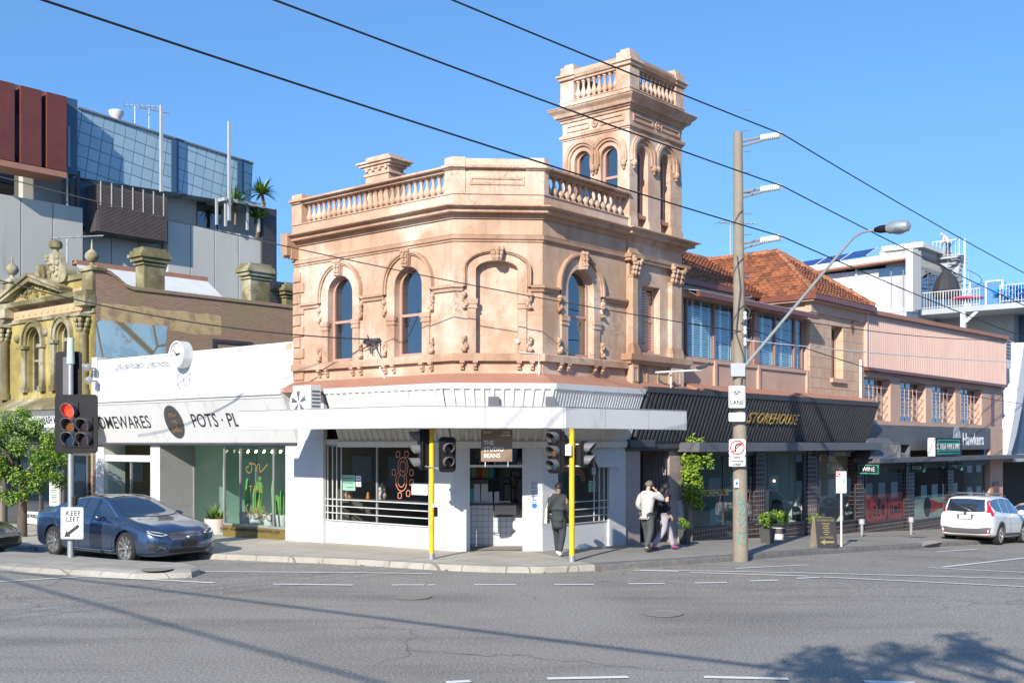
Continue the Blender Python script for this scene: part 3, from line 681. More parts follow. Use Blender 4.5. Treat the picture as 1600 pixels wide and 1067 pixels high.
for i, (u0, u1) in enumerate(((981.5, 996), (1048.5, 1064))):
 a, b = FTr.s(u0, .1), FTr.s(u1, .1); a = max(a, -.03); m = MB()
 m.fbox(FTr, a, b, pz[1], cz[0], -.02, .13); m.build('pilaster', 'stucco', CB, bevel=.015)
 m = MB(); m.fbox(FTr, a-.04, b+.04, pz[0]-.02, pz[1]-.13, -.03, .19); m.fbox(FTr, a-.03, b+.03, pz[1]-.13, pz[1]-.06, -.02, .17); m.fbox(FTr, a-.015, b+.015, pz[1]-.06, pz[1], -.02, .15); m.build('pilaster_base', 'stucco_trim', CB, bevel=.012)
 m = MB(); w_ = b-a; m.fbox(FTr, a-.02, b+.02, cz[0]-.02, cz[0]+.03, -.02, .16)
 for r_ in range(3):
  for k in range(5):
   m.ball(FTr.P(a+w_*(k/4), cz[0]+.08+r_*.13, .14+.03*r_+.03*(k % 2)), .065, 7, 5, sz=1.2)
 for e in (a-.02, b+.02): m.ball(FTr.P(e, cz[0]+.42, .2), .085, 8, 6)
 m.fbox(FTr, a-.08, b+.08, cz[0]+.47, cz[0]+.54, -.02, .26); m.build('capital', 'stucco_trim', CB, smooth=True)
tb = [FR.P(sT0+.02, 0, -.02).xy]+[FTr.P(-.0, 0, .0).xy, FTr.P(TW, 0).xy, FTr.P(TW, 0, -2).xy]
tb = [FTr.P(-.001, 0, -.12).xy, FTr.P(0, 0).xy, FTr.P(TW, 0).xy, FTr.P(TW, 0, -3).xy]
ar = [FTr.z(982, v) for v in (407, 397)]
MB().sweep(tb, [(0, ar[0]), (.13, ar[0]), (.13, ar[0]+.06), (.17, ar[0]+.08), (.20, ar[1]), (0, ar[1]+.04)]).build('architrave_band', 'stucco_trim', CB)
MB().sweep(tb, [(0, zBed-.06)]+[(o+.03, z_) for o, z_ in corn[1:-1]]+[(0, zCor+.08)]).build('cornice', 'stucco_trim', CB)
lz = [FTr.z(981, v, .2) for v in (563, 551)]
MB().sweep(tb, [(0, lz[0]-.06), (.14, lz[0]-.06), (.16, lz[0]), (.22, lz[0]+.04), (.24, lz[1]-.02), (.24, lz[1]), (0, lz[1]+.02)]).build('ledge', 'stucco_trim', CB)
for (u0, u1) in ((977, 998), (1050, 1069)):
 a, b = FTr.s(u0, .14), FTr.s(u1, .14); a = max(a, -.06)
 m = MB(); m.fbox(FTr, a, b, zBase-.1, lz[0]-.06, -.02, .14); m.fbox(FTr, a-.03, b+.03, zBase-.1, zBase+.12, -.03, .18); m.build('pedestal', 'stucco', CB, bevel=.012)
 frame_rect(FTr, (a+b)/2-.12, (a+b)/2+.12, zBase+.2, lz[0]-.14, .03, .135, .155, 'pedestal_panel', 'stucco_trim', CB)
for k, (u0, u1) in enumerate(((1001, 1011), (1027, 1044))):
 frame_rect(FTr, FTr.s(u0), FTr.s(u1), zBase+.2, lz[0]-.14, .035, 0, .025, 'apron_panel', 'stucco_trim', CB)
for s0, s1 in ((0, TR[0][0]), (TR[0][1], TR[1][0]), (TR[1][1], TW)): MB().fbox(FTr, s0, s1, zCor, zCor+.35, 0, .03).build('shaft_foot', 'stucco', CB, bevel=.02)

# ------------------------------------------------------------- skirt awning and canopy of the corner building
def skirt(mb, p0, p1, z0, z1, o0, o1, pitch, amp, nrm):
 """corrugated or ribbed sheet: leans out from (o0,z0) to (o1,z1) along plan line p0->p1"""
 L = (p1-p0).length; t = (p1-p0)/L; n = max(2, int(L/pitch));
 return L, t, n
def ribbed(pb0, pb1, pt0, pt1, z0, z1, pitch, amp, kind='box'):
 """sheet between a lower plan line and an upper plan line"""
 mb = MB(); Lb = (pb1-pb0).length; n = max(2, round(max(Lb, (pt1-pt0).length)/pitch)); rows = []
 t = (pb1-pb0).normalized(); nn = Vector((t.y, -t.x)); vs = []
 for i in range(n):
  for f, a in ((0, 0), (.55, 0), (.62, 1), (.93, 1)) if kind == 'box' else ((0, 0), (.42, 0), (.46, 1), (.96, 1)) if kind == 'slat' else ((0, 0), (.17, .5), (.33, .93), (.5, 1), (.67, .93), (.83, .5)):
   u_ = (i+f)/n; b_ = pb0+(pb1-pb0)*u_+nn*amp*a; q_ = pt0+(pt1-pt0)*u_+nn*amp*a; vs += [(b_.x, b_.y, z0), (q_.x, q_.y, z1)]
 k = len(vs)//2; mb.add(vs, [(2*i, 2*i+2, 2*i+3, 2*i+1) for i in range(k-1)]); return mb
def offs(path, o):
 out = []
 for i, p in enumerate(path):
  ns = []
  if i > 0: d = (path[i]-path[i-1]).normalized(); ns.append(Vector((d.y, -d.x)))
  if i < len(path)-1: d = (path[i+1]-path[i]).normalized(); ns.append(Vector((d.y, -d.x)))
  q = (ns[0]+ns[1])/(1+ns[0].dot(ns[1])) if len(ns) == 2 else ns[0]
  out.append(path[i]+q*o)
 return out
zS0 = 2.80; zS1 = CH+(HZ-606)/F*26.35; zGut = CH+(HZ-600)/F*26.35
sE = FR.s(1002, .5)                                   # where white skirt turns to black
wp = [FL.P(FL.s(508, .6), 0).xy, C1, C2, FR.P(sE, 0).xy]
lo = offs(wp, .12); hi = offs(wp, .60)
worn('skirt_white', (.68, .67, .64), (.52, .51, .48), 1.5, .6, .6, (.25, .23, .2), .6, .1, 10)
for i in range(3):
 ribbed(lo[i], lo[i+1], hi[i], hi[i+1], zS0, zS1, .24 if i < 2 else .115, .045 if i < 2 else .03, 'box' if i < 2 else 'wave').build('awning_skirt', 'skirt_white', CB)
MB().sweep(wp, [(.10, zS0), (.105, zS0), (.585, zS1), (.10, zS1)], 1).build('awning_backing', 'skirt_white', CB)
MB().fbox(FL, FL.s(509), sLe, 2.84, zGut-.1, -.05, .08).build('upper_pier', 'white_brick_paint', CB)
MB().sweep(wp, [(.52, zS1-.02), (.64, zS1-.02), (.66, zGut+.02), (.60, zGut+.03), (.58, zGut)], 1).build('gutter', 'white_metal', CB)
rp = [FL.P(sLe, 0).xy, C1, C2, FR.P(FR.s(1070), 0).xy]
MB().sweep(rp, [(0, zBase+.26), (.64, zGut+.0), (.64, zGut-.03), (0, zBase-.1)], 1).build('awning_roof', 'rust_roof', CB)
MB().sweep(wp, [(0, zS0-.16), (.17, zS0-.16), (.20, zS0-.02), (.14, zS0+.02), (0, zS0+.02)], 1).build('awning_trim', 'white_metal', CB)
cp = [Vector((-2.26, 24.3))+dL*6.3, Vector((-2.26, 24.3)), Vector((1.21, 24.8)), Vector((4.42, 27.85))]
zf0, zf1 = 3.09, 3.56
MB().sweep(cp, [(-.05, zf0), (0, zf0), (0, zf1), (-.05, zf1)], 1).build('canopy_fascia', 'fascia_white', CB)
MB().sweep(cp, [(-.05, zf1), (.012, zf1), (.012, zf1+.014), (-.05, zf1+.014)], 1).build('drip_edge', 'steel_frame', CB); MB().sweep(cp, [(-.05, zf0-.012), (.010, zf0-.012), (.010, zf0), (-.05, zf0)], 1).build('drip_edge', 'steel_frame', CB)
for i_, t_ in ((0, .25), (0, .82), (1, .48), (1, .985), (2, .3), (2, .66)):
 a, b = cp[i_], cp[i_+1]; fr = Fr(a, (b-a).normalized(), Vector(((b-a).normalized().y, -(b-a).normalized().x))); q = (b-a).length*t_; MB().fprism(fr, [(q, zf0+.005), (q+.012, zf0+.005), (q+.012+(.18 if i_ == 0 and t_ < .3 else 0), zf1-.005), (q+(.18 if i_ == 0 and t_ < .3 else 0), zf1-.005)], 0, .003).build('fascia_joint', 'slab_dirt' if 0 else 'steel_frame', CB)
m = MB(); inn = offs(cp, -.05)
q0 = FL.P(FL.s(373, 0)-.9, 0, .1).xy
wallp = [FL.P((cp[0]-C1).dot(dL), 0, .12).xy, C1+(nL*.12), C2+nR*.12, FR.P((cp[3]-C2).dot(dR), 0, .12).xy]
for a, b, c, d in zip(inn[:-1], inn[1:], wallp[1:], wallp[:-1]):
 for z_ in (zf0+.12, zf0+.2): m.quad((a.x, a.y, z_), (b.x, b.y, z_), (c.x, c.y, z_), (d.x, d.y, z_))
m.build('canopy_deck', 'fascia_white', CB)

# ------------------------------------------------------------- ground floor
gl = lambda fr, s, off=0: (lambda q: gz(q.x, q.y)+KH)(fr.P(s, 0, off))
zG = -1.2
def clad(fr, u0, u1, name='shop_wall', z0=None, z1=2.85, ops=[], depth=.12, off=0, mat='painted_brick', par=None):
 a, b = sorted((fr.s(u0, off), fr.s(u1, off))); m = MB(); m.wall(fr, a, b, z0 if z0 is not None else zG, z1, ops, depth, off)
 return m.build(name, mat, par or CB)
zHd = 2.72;
def zr(fr, u, v, off=0): return fr.z(u, v, off)
clad(FL, 446, 505, 'pilaster_wall', off=.10, mat='white_brick_paint');
m = MB(); a_, b_ = FL.s(505, .1), FL.s(446, .1); m.quad(FL.P(a_, zG, .1), FL.P(a_, zG, 0), FL.P(a_, 2.85, 0), FL.P(a_, 2.85, .1)); m.quad(FL.P(b_, zG, .1), FL.P(b_, zG, -.6), FL.P(b_, 2.85, -.6), FL.P(b_, 2.85, .1)); m.build('pilaster_side', 'white_brick_paint', CB)
GW1 = (FL.s(669.5), FL.s(508), FL.z(590, 819.5), 2.70, 0)
clad(FL, 446, 709, ops=[GW1], mat='white_brick_paint')
DW = (FC.s(729.5), FC.s(821), -1.0, 2.70, 0)
m = MB(); m.wall(FC, 0, LC, zG, 2.85, [DW], .14); m.build('shop_wall', 'painted_brick', CB)
GW2 = (FR.s(872), FR.s(956), FR.z(905, 820.5), 2.70, 0)
m = MB(); m.wall(FR, 0, FR.s(978), -1.4, 2.85, [GW2], .14); m.build('shop_wall', 'painted_brick', CB)
clad(FR, 952, 978, 'pilaster_wall', z0=-1.4, off=.07); m = MB(); a_ = FR.s(978, .07); m.quad(FR.P(a_, -1.4, .07), FR.P(a_, -1.4, -.8), FR.P(a_, 2.85, -.8), FR.P(a_, 2.85, .07)); a_ = FR.s(952, .07); m.quad(FR.P(a_, -1.4, .07), FR.P(a_, -1.4, 0), FR.P(a_, 2.85, 0), FR.P(a_, 2.85, .07)); m.build('pilaster_side', 'painted_brick', CB)
def shopwin(fr, w, par, muls=(), fw=.05, depth=.1, mat='white_metal', g='shop_glass', name='shop_window', sill=.04):
 a, b, za, zb, _ = w; m = MB(); o0, o1 = -depth, -depth+.05
 m.fbox(fr, a, b, zb-fw, zb, o0, o1); m.fbox(fr, a, b, za, za+fw, o0, o1+sill); m.fbox(fr, a, a+fw, za+fw, zb-fw, o0, o1); m.fbox(fr, b-fw, b, za+fw, zb-fw, o0, o1)
 for q in muls: m.fbox(fr, q-fw/2, q+fw/2, za+fw, zb-fw, o0, o1-.005)
 W_ = m.build(name, mat, par); MB().poly([fr.P(s_, z_, o0+.02) for s_, z_ in ((a, za), (b, za), (b, zb), (a, zb))]).build('pane', g, W_); return W_
sw1 = shopwin(FL, GW1, CB, [FL.s(586)], mat='steel_frame')
sw2 = shopwin(FR, GW2, CB, [], mat='steel_frame')
def grille(fr, w, vs_, hz, x0, x1, par):
 m = MB(); a, b, za, zb, _ = w
 for s_ in vs_: m.fbox(fr, s_-.012, s_+.012, za+.05, zb-.02, -.02, .005)
 for z_ in hz: m.fbox(fr, x0, x1, z_-.012, z_+.012, -.014, .011)
 return m.build('window_grille', 'fascia_white', par)
g1 = [FL.z(520, v) for v in (779.5, 790, 800.5, 812)]
grille(FL, GW1, [FL.s(u) for u in (512, 519.5, 526, 533)], g1, GW1[0]+.02, GW1[1]-.03, CB)
g2 = [FR.z(925, v) for v in (782.2, 794, 805, 815)]
grille(FR, GW2, [FR.s(u) for u in (928.5, 936.5, 944, 950.5)], g2, GW2[0]+.02, GW2[1]-.03, CB)
a_, b_ = FR.s(921), FR.s(957); m = MB(); zt = 2.66; zb_ = FR.z(938, 729);
m.hexa([FR.P(a_, zb_, .30), FR.P(b_, zb_, .30), FR.P(b_, zb_, .27), FR.P(a_, zb_, .27), FR.P(a_, zt, .02), FR.P(b_, zt, .02), FR.P(b_, zt, -.01), FR.P(a_, zt, -.01)]); m.build('awning_flap', 'white_metal', CB)
df = MB(); a, b = DW[0], DW[1]; zdr = FC.z(775, 728); gd = gl(FC, 1.0)
for x in (a, b-.07): df.fbox(FC, x, x+.07, gd-.02, 2.70, -.14, -.02)
df.fbox(FC, a+.07, b-.07, 2.62, 2.70, -.14, -.02); df.fbox(FC, a+.07, b-.07, zdr-.03, zdr+.03, -.14, -.02)
DF = df.build('door_frame', 'white_metal', CB); MB().poly([FC.P(a+.05, zdr, -.1), FC.P(b-.05, zdr, -.1), FC.P(b-.05, 2.66, -.1), FC.P(a+.05, 2.66, -.1)]).build('transom_pane', 'old_glass', DF)
m = MB(); R0 = FL.P(FL.s(508), 0, -.12).xy; R3 = FR.P(FR.s(975), 0, -.15).xy; cB = FC.P(LC/2, 0, -5.2).xy; BL = FL.P(FL.s(508), 0, -4.5).xy; BR = FR.P(FR.s(975), 0, -4.5).xy
zi = gd+.01
for z_ in (zi, 2.78): m.poly([(p.x, p.y, z_) for p in (R0, FL.P(.02, 0, -.12).xy, FC.P(LC, 0, -.13).xy, R3, BR, cB, BL)])
vwall(m, BL, cB, zi, 2.8); vwall(m, cB, BR, zi, 2.8); vwall(m, R0, BL, zi, 2.8); vwall(m, R3, BR, zi, 2.8); m.build('cafe_interior', 'inside_wall', CB)
# ============================================================= WHITE HOMEWARES SHOP
def ground(fr, s, off=0):
 q = fr.P(s, 0, off); return gz(q.x, q.y)+KH
sWe = FL.s(145.5)
WS = empty('homewares_shop', FL.P((sLe+sWe)/2, ground(FL, (sLe+sWe)/2)), 'low white shop with black lettering and a round black badge on its sloping fascia', 'shop')
flat('letter_black', (.02, .02, .022), .5); flat('letter_gold', (.55, .38, .12), .35, metal=.6); flat('badge_grey', (.055, .052, .055), .6)
flat('letter_white', (.85, .85, .83), .5)
worn('render_white', (.60, .60, .59), (.53, .53, .52), .6, .6, .75, (.33, .31, .28), .75, .12, 18)
z0, z1 = FL.z(457, 612), FL.z(457, 533.4); zb_ = FL.z(144.5, 563.5)
MB().fprism(FL, [(sLe+.002, 2.7), (sWe, 2.7), (sWe, zb_), (sLe+.002, z1)], -.3, 0).build('parapet_wall', 'render_white', WS, bevel=.01)
m = MB(); m.fprism(FL, [(sWe-.35, z0+.0), (sWe, z0), (sWe, zb_+.10), (sWe-.35, zb_+.10)], -.3, .06); m.build('end_pier', 'render_white', WS, bevel=.01)
zsT = FL.z(441, 620.5, .6); zsB = 2.76; zle = FL.z(441, 610, .6)
a_, b_ = FL.s(442, .6), sWe
MB().sweep([FL.P(b_, 0).xy, FL.P(a_, 0).xy], [(0, zle+.12), (.62, zle), (.70, zle-.03), (.70, zle-.10), (.64, zle-.12), (.62, zsT), (0, zsT)], 1).build('ledge', 'white_metal', WS)
nfr = FL
MB().hexa([FL.P(b_, zsB, .0), FL.P(a_-.02, zsB, .0), FL.P(a_-.02, zsB, .12), FL.P(b_, zsB, .12), FL.P(b_, zsT, .0), FL.P(a_-.02, zsT, .0), FL.P(a_-.02, zsT, .6), FL.P(b_, zsT, .6)]).build('fascia', 'fascia_white', WS)
MB().sweep([FL.P(b_, 0).xy, FL.P(a_, 0).xy], [(0, zsB-.07), (.15, zsB-.07), (.15, zsB-.002), (0, zsB-.002)], 1).build('fascia_trim', 'black_metal', WS)
tl = atan2(.48, zsT-zsB)
def tfas(u, v, off=.36):                              # point + matrix on the leaning fascia
 s_ = FL.s(u, off); z_ = FL.z(u, v, off); o_ = .12+.48*(z_-zsB)/(zsT-zsB)+.006
 return fmat(FL, s_, z_, o_, tl, -1)
def cap(v0, v1, u): return (FL.z(u, v0, .36)-FL.z(u, v1, .36))/.70
hs = cap(650.5, 671, 200); text('HOMEWARES', hs, 'letter_black', WS, tfas(188, 661), sx=.96, bold=.002, spacing=1.03)
text('POTS · PLANTS', hs, 'letter_black', WS, tfas(358, 657), sx=.93, bold=.002)
s_ = FL.s(272, .36); zc = FL.z(272, 659, .36); M = tfas(273, 659); rr_ = (FL.z(273, 631.5, .36)-FL.z(273, 686, .36))/2
m = MB(); nn_ = 40; m.add([M @ Vector((rr_*.88*cos(2*pi*i/nn_), rr_*sin(2*pi*i/nn_), zz)) for zz in (0, .012) for i in range(nn_)], [tuple(range(nn_)), tuple(range(nn_, 2*nn_))]+[(i, (i+1) % nn_, nn_+(i+1) % nn_, nn_+i) for i in range(nn_)])
m.build('round_badge', 'badge_grey', WS)
def script(par, M, strokes, w, mat, name='script_lettering'):
 m = MB(); nn = (M.to_3x3() @ Vector((0, 0, 1))).normalized()
 for st in strokes:
  pts = []
  for i in range(len(st)-1):                     # smooth the polyline
   p0 = st[max(0, i-1)]; p1 = st[i]; p2 = st[i+1]; p3 = st[min(len(st)-1, i+2)]
   for k in range(4):
    t = k/4; pts.append(tuple(.5*((2*p1[j])+(-p0[j]+p2[j])*t+(2*p0[j]-5*p1[j]+4*p2[j]-p3[j])*t*t+(-p0[j]+3*p1[j]-3*p2[j]+p3[j])*t**3) for j in (0, 1)))
  pts.append(st[-1]); ribbon(m, [M @ Vector((x, y, 0)) for x, y in pts], w, nn)
 return m.build(name, mat, par)
ON = [[(-.55, .05), (-.75, -.05), (-.6, -.25), (-.35, -.2), (-.3, .1), (-.5, .18), (-.3, .2), (0, .1), (.02, -.2), (.15, .12), (.3, .12), (.34, -.18), (.5, -.15), (.9, .15)]]
SIDE = [[(-.8, -.2), (-.6, -.25), (-.5, -.1), (-.65, .1), (-.5, .25)], [(-.35, .1), (-.38, -.2), (-.2, -.1), (-.05, .12)], [(.05, .1), (-.15, .08), (-.2, -.15), (0, -.2), (.2, .5), (.15, -.05), (.22, -.2), (.35, -.1)], [(.4, -.02), (.6, .1), (.5, .2), (.4, 0), (.5, -.2), (.9, -.1)]]
def sc_(st, k, dx=0, dy=0): return [[(x*k+dx, y*k+dy) for x, y in q] for q in st]
Mb = M @ Matrix.Translation((0, 0, .016))
script(WS, Mb, sc_(ON, rr_*.5, 0, rr_*.42), .022, 'letter_gold'); script(WS, Mb, sc_(SIDE, rr_*.6, 0, -rr_*.45), .024, 'letter_gold')
text('THE', rr_*.26, 'letter_gold', WS, Mb, spacing=1.5)
flat('graffiti_grey', (.27, .29, .35), .8); flat('graffiti_orange', (.75, .42, .10), .8); flat('graffiti_blue', (.30, .42, .48), .85); flat('graffiti_teal', (.02, .38, .36), .7)
def scribble(u0, v0, u1, v1, n, seed, w, mat, fr=FL, off=.006, par=WS):
 R = random.Random(seed); M0 = fmat(fr, fr.s((u0+u1)/2), fr.z((u0+u1)/2, (v0+v1)/2), off, 0, -1 if fr is FL else 1)
 wd = abs(fr.s(u1)-fr.s(u0)); ht = abs(fr.z((u0+u1)/2, v0)-fr.z((u0+u1)/2, v1)); st = []
 for i in range(n):
  c = -wd/2+wd*(i+.5)/n; r = wd/n*.55; a0 = R.random()*6
  st.append([(c+r*(.9*sin(a0+k*1.3)+R.uniform(-.35, .35)), ht*.5*(cos(a0+k*1.1)*.8+R.uniform(-.3, .3))) for k in range(7)])
 script(par, M0, st, w, mat, 'graffiti')
scribble(181, 569, 224, 577, 5, 3, .034, 'graffiti_grey'); scribble(230, 564, 278, 574, 5, 5, .034, 'graffiti_grey'); scribble(276, 583, 298, 606, 2, 9, .034, 'graffiti_grey'); scribble(447, 536, 456, 546, 2, 4, .03, 'graffiti_orange')
def blk(fr, s0, s1, z0, z1, o0, o1, name, mat, par, bevel=0): return MB().fbox(fr, min(s0, s1), max(s0, s1), z0, z1, o0, o1).build(name, mat, par, bevel=bevel)
zf = -1.3; zc_ = 2.69
u = FL.s
blk(FL, u(145.5), u(162), zf, zc_, -.8, 0, 'pier', 'render_white', WS)
blk(FL, u(235), u(250), zf, zc_, -1.3, 0, 'pier', 'render_white', WS)
blk(FL, u(162), u(235), FL.z(200, 721), FL.z(200, 711), -.35, -.06, 'lintel', 'render_white', WS)
blk(FL, u(162), u(235), zf, FL.z(200, 800), -.35, -.06, 'stallboard', 'render_white', WS)
frm = MB(); frm.fbox(FL, u(235), u(162), FL.z(200, 800), FL.z(200, 800)+.05, -.2, -.12); frm.fbox(FL, u(199), u(198), FL.z(200, 800), FL.z(200, 721), -.2, -.12)
w_ = frm.build('shop_window', 'steel_frame', WS); MB().poly([FL.P(a, z, -.16) for a, z in ((u(235), FL.z(200, 800)), (u(162), FL.z(200, 800)), (u(162), FL.z(200, 721)), (u(235), FL.z(200, 721)))]).build('pane', 'shop_glass', w_)
worn('green_grey', (.62, .72, .66), (.54, .64, .59), 1, .5, .7)
e0, e1 = u(250), u(347); w0, w1 = u(347), u(446)
blk(FL, e0, e0+.02, zf, zc_, -1.3, -.0, 'side_lining', 'render_white', WS)
m = MB()
for s_ in (e0-.04, (e0+e1)/2-.02, e1-.02): m.fbox(FL, s_, s_+.05, zf, zc_, -1.28, -1.22)
gz_ = m.build('entry_door', 'steel_frame', WS); MB().poly([FL.P(a, z, -1.25) for a, z in ((e0, zf), (e1, zf), (e1, zc_), (e0, zc_))]).build('pane', 'shop_glass', gz_)
MB().quad(FL.P(e1, zf, -1.25), FL.P(e1, zf, -.1), FL.P(e1, zc_, -.1), FL.P(e1, zc_, -1.25)).build('side_pane', 'shop_glass', gz_)
m = MB(); zst = FL.z(400, 836); zsb = FL.z(400, 822)
for q in (w0, u(372), u(424), w1+.04): m.fbox(FL, q-.02, q+.02, zsb, zc_, -.12, -.06)
m.fbox(FL, w1, w0, zsb-.03, zsb+.02, -.14, -.04); m.fbox(FL, w1, w0, zc_-.04, zc_, -.14, -.04)
w_ = m.build('shop_window', 'steel_frame', WS); MB().poly([FL.P(a, z, -.09) for a, z in ((w1, zsb), (w0, zsb), (w0, zc_), (w1, zc_))]).build('pane', 'shop_glass', w_)
worn('gold_strip', (.30, .22, .07), (.22, .16, .05), 5, .4, .4, metal=.4)
gs = blk(FL, w1, w0, zf, zsb-.03, -.14, -.03, 'stallboard', 'gold_strip', WS)
text('WWW.ONTHESIDEHOME.COM', .13, 'letter_black', WS, fmat(FL, u(405), FL.z(405, 829.5), -.025, 0, -1)); text('PLANTS · HOMEWARES', .12, 'letter_black', WS, fmat(FL, u(362), FL.z(362, 827), -.025, 0, -1))
MW = fmat(FL, u(396), FL.z(396, 758), -.075, 0, -1)
script(WS, MW, sc_(ON, .62, 0, .52), .035, 'letter_gold'); script(WS, MW, sc_(SIDE, .72, 0, -.75), .035, 'letter_gold'); text('THE', .27, 'letter_gold', WS, MW @ Matrix.Translation((0, -.12, 0)), spacing=1.5)
m = MB();
for z_ in (ground(FL, u(300), -1)+.02, zc_+.05): m.poly([FL.P(sLe+.05, z_, -.2), FL.P(sLe+.05, z_, -6), FL.P(sWe, z_, -6), FL.P(sWe, z_, -.2)])
m.quad(FL.P(sLe+.05, zf, -6), FL.P(sWe, zf, -6), FL.P(sWe, 2.8, -6), FL.P(sLe+.05, 2.8, -6)); m.quad(FL.P(sWe, zf, -.2), FL.P(sWe, zf, -6), FL.P(sWe, 2.8, -6), FL.P(sWe, 2.8, -.2)); m.quad(FL.P(u(240), zf, -.6), FL.P(u(240), zf, -6), FL.P(u(240), 2.8, -6), FL.P(u(240), 2.8, -.6))
m.build('shop_interior', 'green_grey', WS)
m = MB(); m.quad(FL.P(w1+.3, zf, -3.6), FL.P(w0+.2, zf, -3.2), FL.P(w0+.2, 2.75, -3.2), FL.P(w1+.3, 2.75, -3.6)); m.build('interior_partition', 'inside_wall', WS)
m = MB(); m.fbox(FL, w1, w0, 2.55, 2.58, -.6, -.56)
LT = m.build('light_track', 'steel_frame', WS)
flat('lamp_glow', (1, .80, .5), .5, emit=9)
for i in range(8):
 m = MB(); p = FL.P(w1+.15+i*(w0-w1-.3)/7, 2.50, -.55); m.lathe(p, [(.02, .05), (.032, -.02), (.03, -.035)], 8, (nL.x*.5, nL.y*.5, -.8)); m.build('spot_lamp', 'lamp_glow', LT)
cz_ = FL.z(292, 554.5); cp_ = FL.P(FL.s(290), cz_, 0); rC = (FL.z(291, 533)-FL.z(291, 576))/2*.98
CK = empty('wall_clock', cp_, 'round white clock with black hands mounted high on the white shop parapet', 'clock')
ax = (nL.x, nL.y, 0)
MB().lathe(cp_, [(rC, .0), (rC, .34), (rC*.93, .36), (rC*.86, .34), (rC*.86, .30)], 28, ax, cap=False).build('clock_case', 'white_metal', CK, smooth=True)
worn('clock_face', (.62, .63, .58), (.5, .5, .46), 4, .6, .4)
MB().lathe(cp_, [(rC*.87, .30), (.01, .305)], 28, ax).build('dial', 'clock_face', CK)
Mc = Matrix.Translation(cp_+Vector((nL.x, nL.y, 0))*.312) @ fmat(FL, 0, 0, 0, 0, -1).to_3x3().to_4x4()
m = MB()
def bar(m, M, ang, r0, r1, w):
 d = Vector((sin(ang), cos(ang), 0)); t = Vector((d.y, -d.x, 0))*w; m.quad(*[M @ q for q in (d*r0-t, d*r1-t*.6, d*r1+t*.6, d*r0+t)])
for i in range(12): bar(m, Mc, i*pi/6, rC*.68, rC*.80, .012)
m.build('hour_marks', 'letter_black', CK)
m = MB(); bar(m, Mc @ Matrix.Translation((0, 0, .01)), radians(-55), -.06, rC*.62, .018); m.build('minute_hand', 'letter_black', CK)
m = MB(); bar(m, Mc @ Matrix.Translation((0, 0, .014)), radians(80), -.06, rC*.45, .026); m.build('hour_hand', 'letter_black', CK)
def floodlight(p, label, fr, n_=2):
 E = empty('floodlight', p, label, 'floodlight', 'floodlights on the white pier'); a = Vector((fr.n.x, fr.n.y, 0))
 MB().tube([p, p+a*.25, p+a*.3+Vector((0, 0, .1))], .025).build('bracket', 'black_metal', E)
 for sg in (-1, 1)[:n_]:
  q = p+a*.35+Vector((fr.d.x, fr.d.y, 0))*sg*.14+Vector((0, 0, .1)); MB().lathe(q-a*.08, [(.05, 0), (.11, .05), (.13, .2), (.12, .22)], 10, a+Vector((0, 0, -.7))).build('lamp_head', 'steel_frame', E, smooth=True)
floodlight(FL.P(u(152), FL.z(152, 576), .06), 'twin grey floodlight high on the white pier beside the yellow-green facade', FL)
floodlight(FL.P(u(154), FL.z(154, 596), .06), 'lower single grey floodlight on the white pier beside the yellow-green facade', FL, 1)
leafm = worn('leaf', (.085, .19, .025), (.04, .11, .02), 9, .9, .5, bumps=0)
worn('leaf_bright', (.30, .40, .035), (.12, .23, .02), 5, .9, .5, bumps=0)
worn('cactus', (.20, .42, .09), (.12, .30, .07), 6, .8, .6)
worn('pot_white', (.72, .70, .68), (.62, .6, .58), 3, .4, .5); worn('pot_pink', (.66, .50, .47), (.6, .45, .42), 3, .4, .6); worn('pot_dark', (.09, .09, .09), (.05, .05, .05), 3, .5, .6)
def pot(name, p, r, h, mat, label, group=None, cat='potted plant', taper=.75, rim=True):
 E = empty(name, p, label, cat, group)
 MB().lathe(p, [(r*taper, 0), (r*(taper+.5*(1-taper)), h*.4), (r, h), (r*.9, h), (r*.85, h*.9), (.005, h*.88)], 16).build('pot', mat, E, smooth=True); return E
def cactus(E, p, h, n, seed, mat='cactus'):
 R = random.Random(seed)
 for i in range(n):
  a = R.random()*6.28; q = p+Vector((cos(a), sin(a), 0))*(.09 if n > 1 else 0)*R.random()*1.3; hh = h*R.uniform(.6, 1); m = MB(); r = .055
  nn = 12; prof = [(r*.8, 0), (r, hh*.3), (r*1.05, hh*.7), (r*.85, hh*.95), (.012, hh)]
  vs = []
  for rr2, hz_ in prof:
   for k in range(nn): q_ = rr2*(1 if k % 2 else .72); vs.append(q+Vector((q_*cos(2*pi*k/nn)+.02*sin(hz_*6+i), q_*sin(2*pi*k/nn), hz_)))
  m.add(vs, [(i2*nn+k, i2*nn+(k+1) % nn, (i2+1)*nn+(k+1) % nn, (i2+1)*nn+k) for i2 in range(4) for k in range(nn)]+[tuple(4*nn+k for k in range(nn))]); m.build('cactus_stem', mat, E)
gi = ground(FL, u(400), -.5)
specs = [(386, .26, 1.35, 3, 'pot_pink', 'tall bright green cactus in a pink pot, leftmost in the gold-lettered window'), (402, .30, 1.25, 4, 'pot_white', 'clump of upright cactus in a wide white pot in the gold-lettered window'), (422, .24, 1.2, 2, 'pot_white', 'slim cactus in a pale pot beside the window mullion with the gold lettering'), (432, .18, .8, 3, 'pot_dark', 'small cactus in a dark pot near the right end of the shop window'), (441, .2, 1.0, 2, 'pot_white', 'rightmost cactus in the white shop window')]
for k, (uu, r, h, n_, pm, lb) in enumerate(specs):
 s_ = FL.s(uu, -.5); p = FL.P(s_, zsb-.0, -.5); E = pot('potted_cactus', p, r, .34, pm, lb, 'cacti in the homewares window'); cactus(E, p+Vector((0, 0, .3)), h, n_, k)
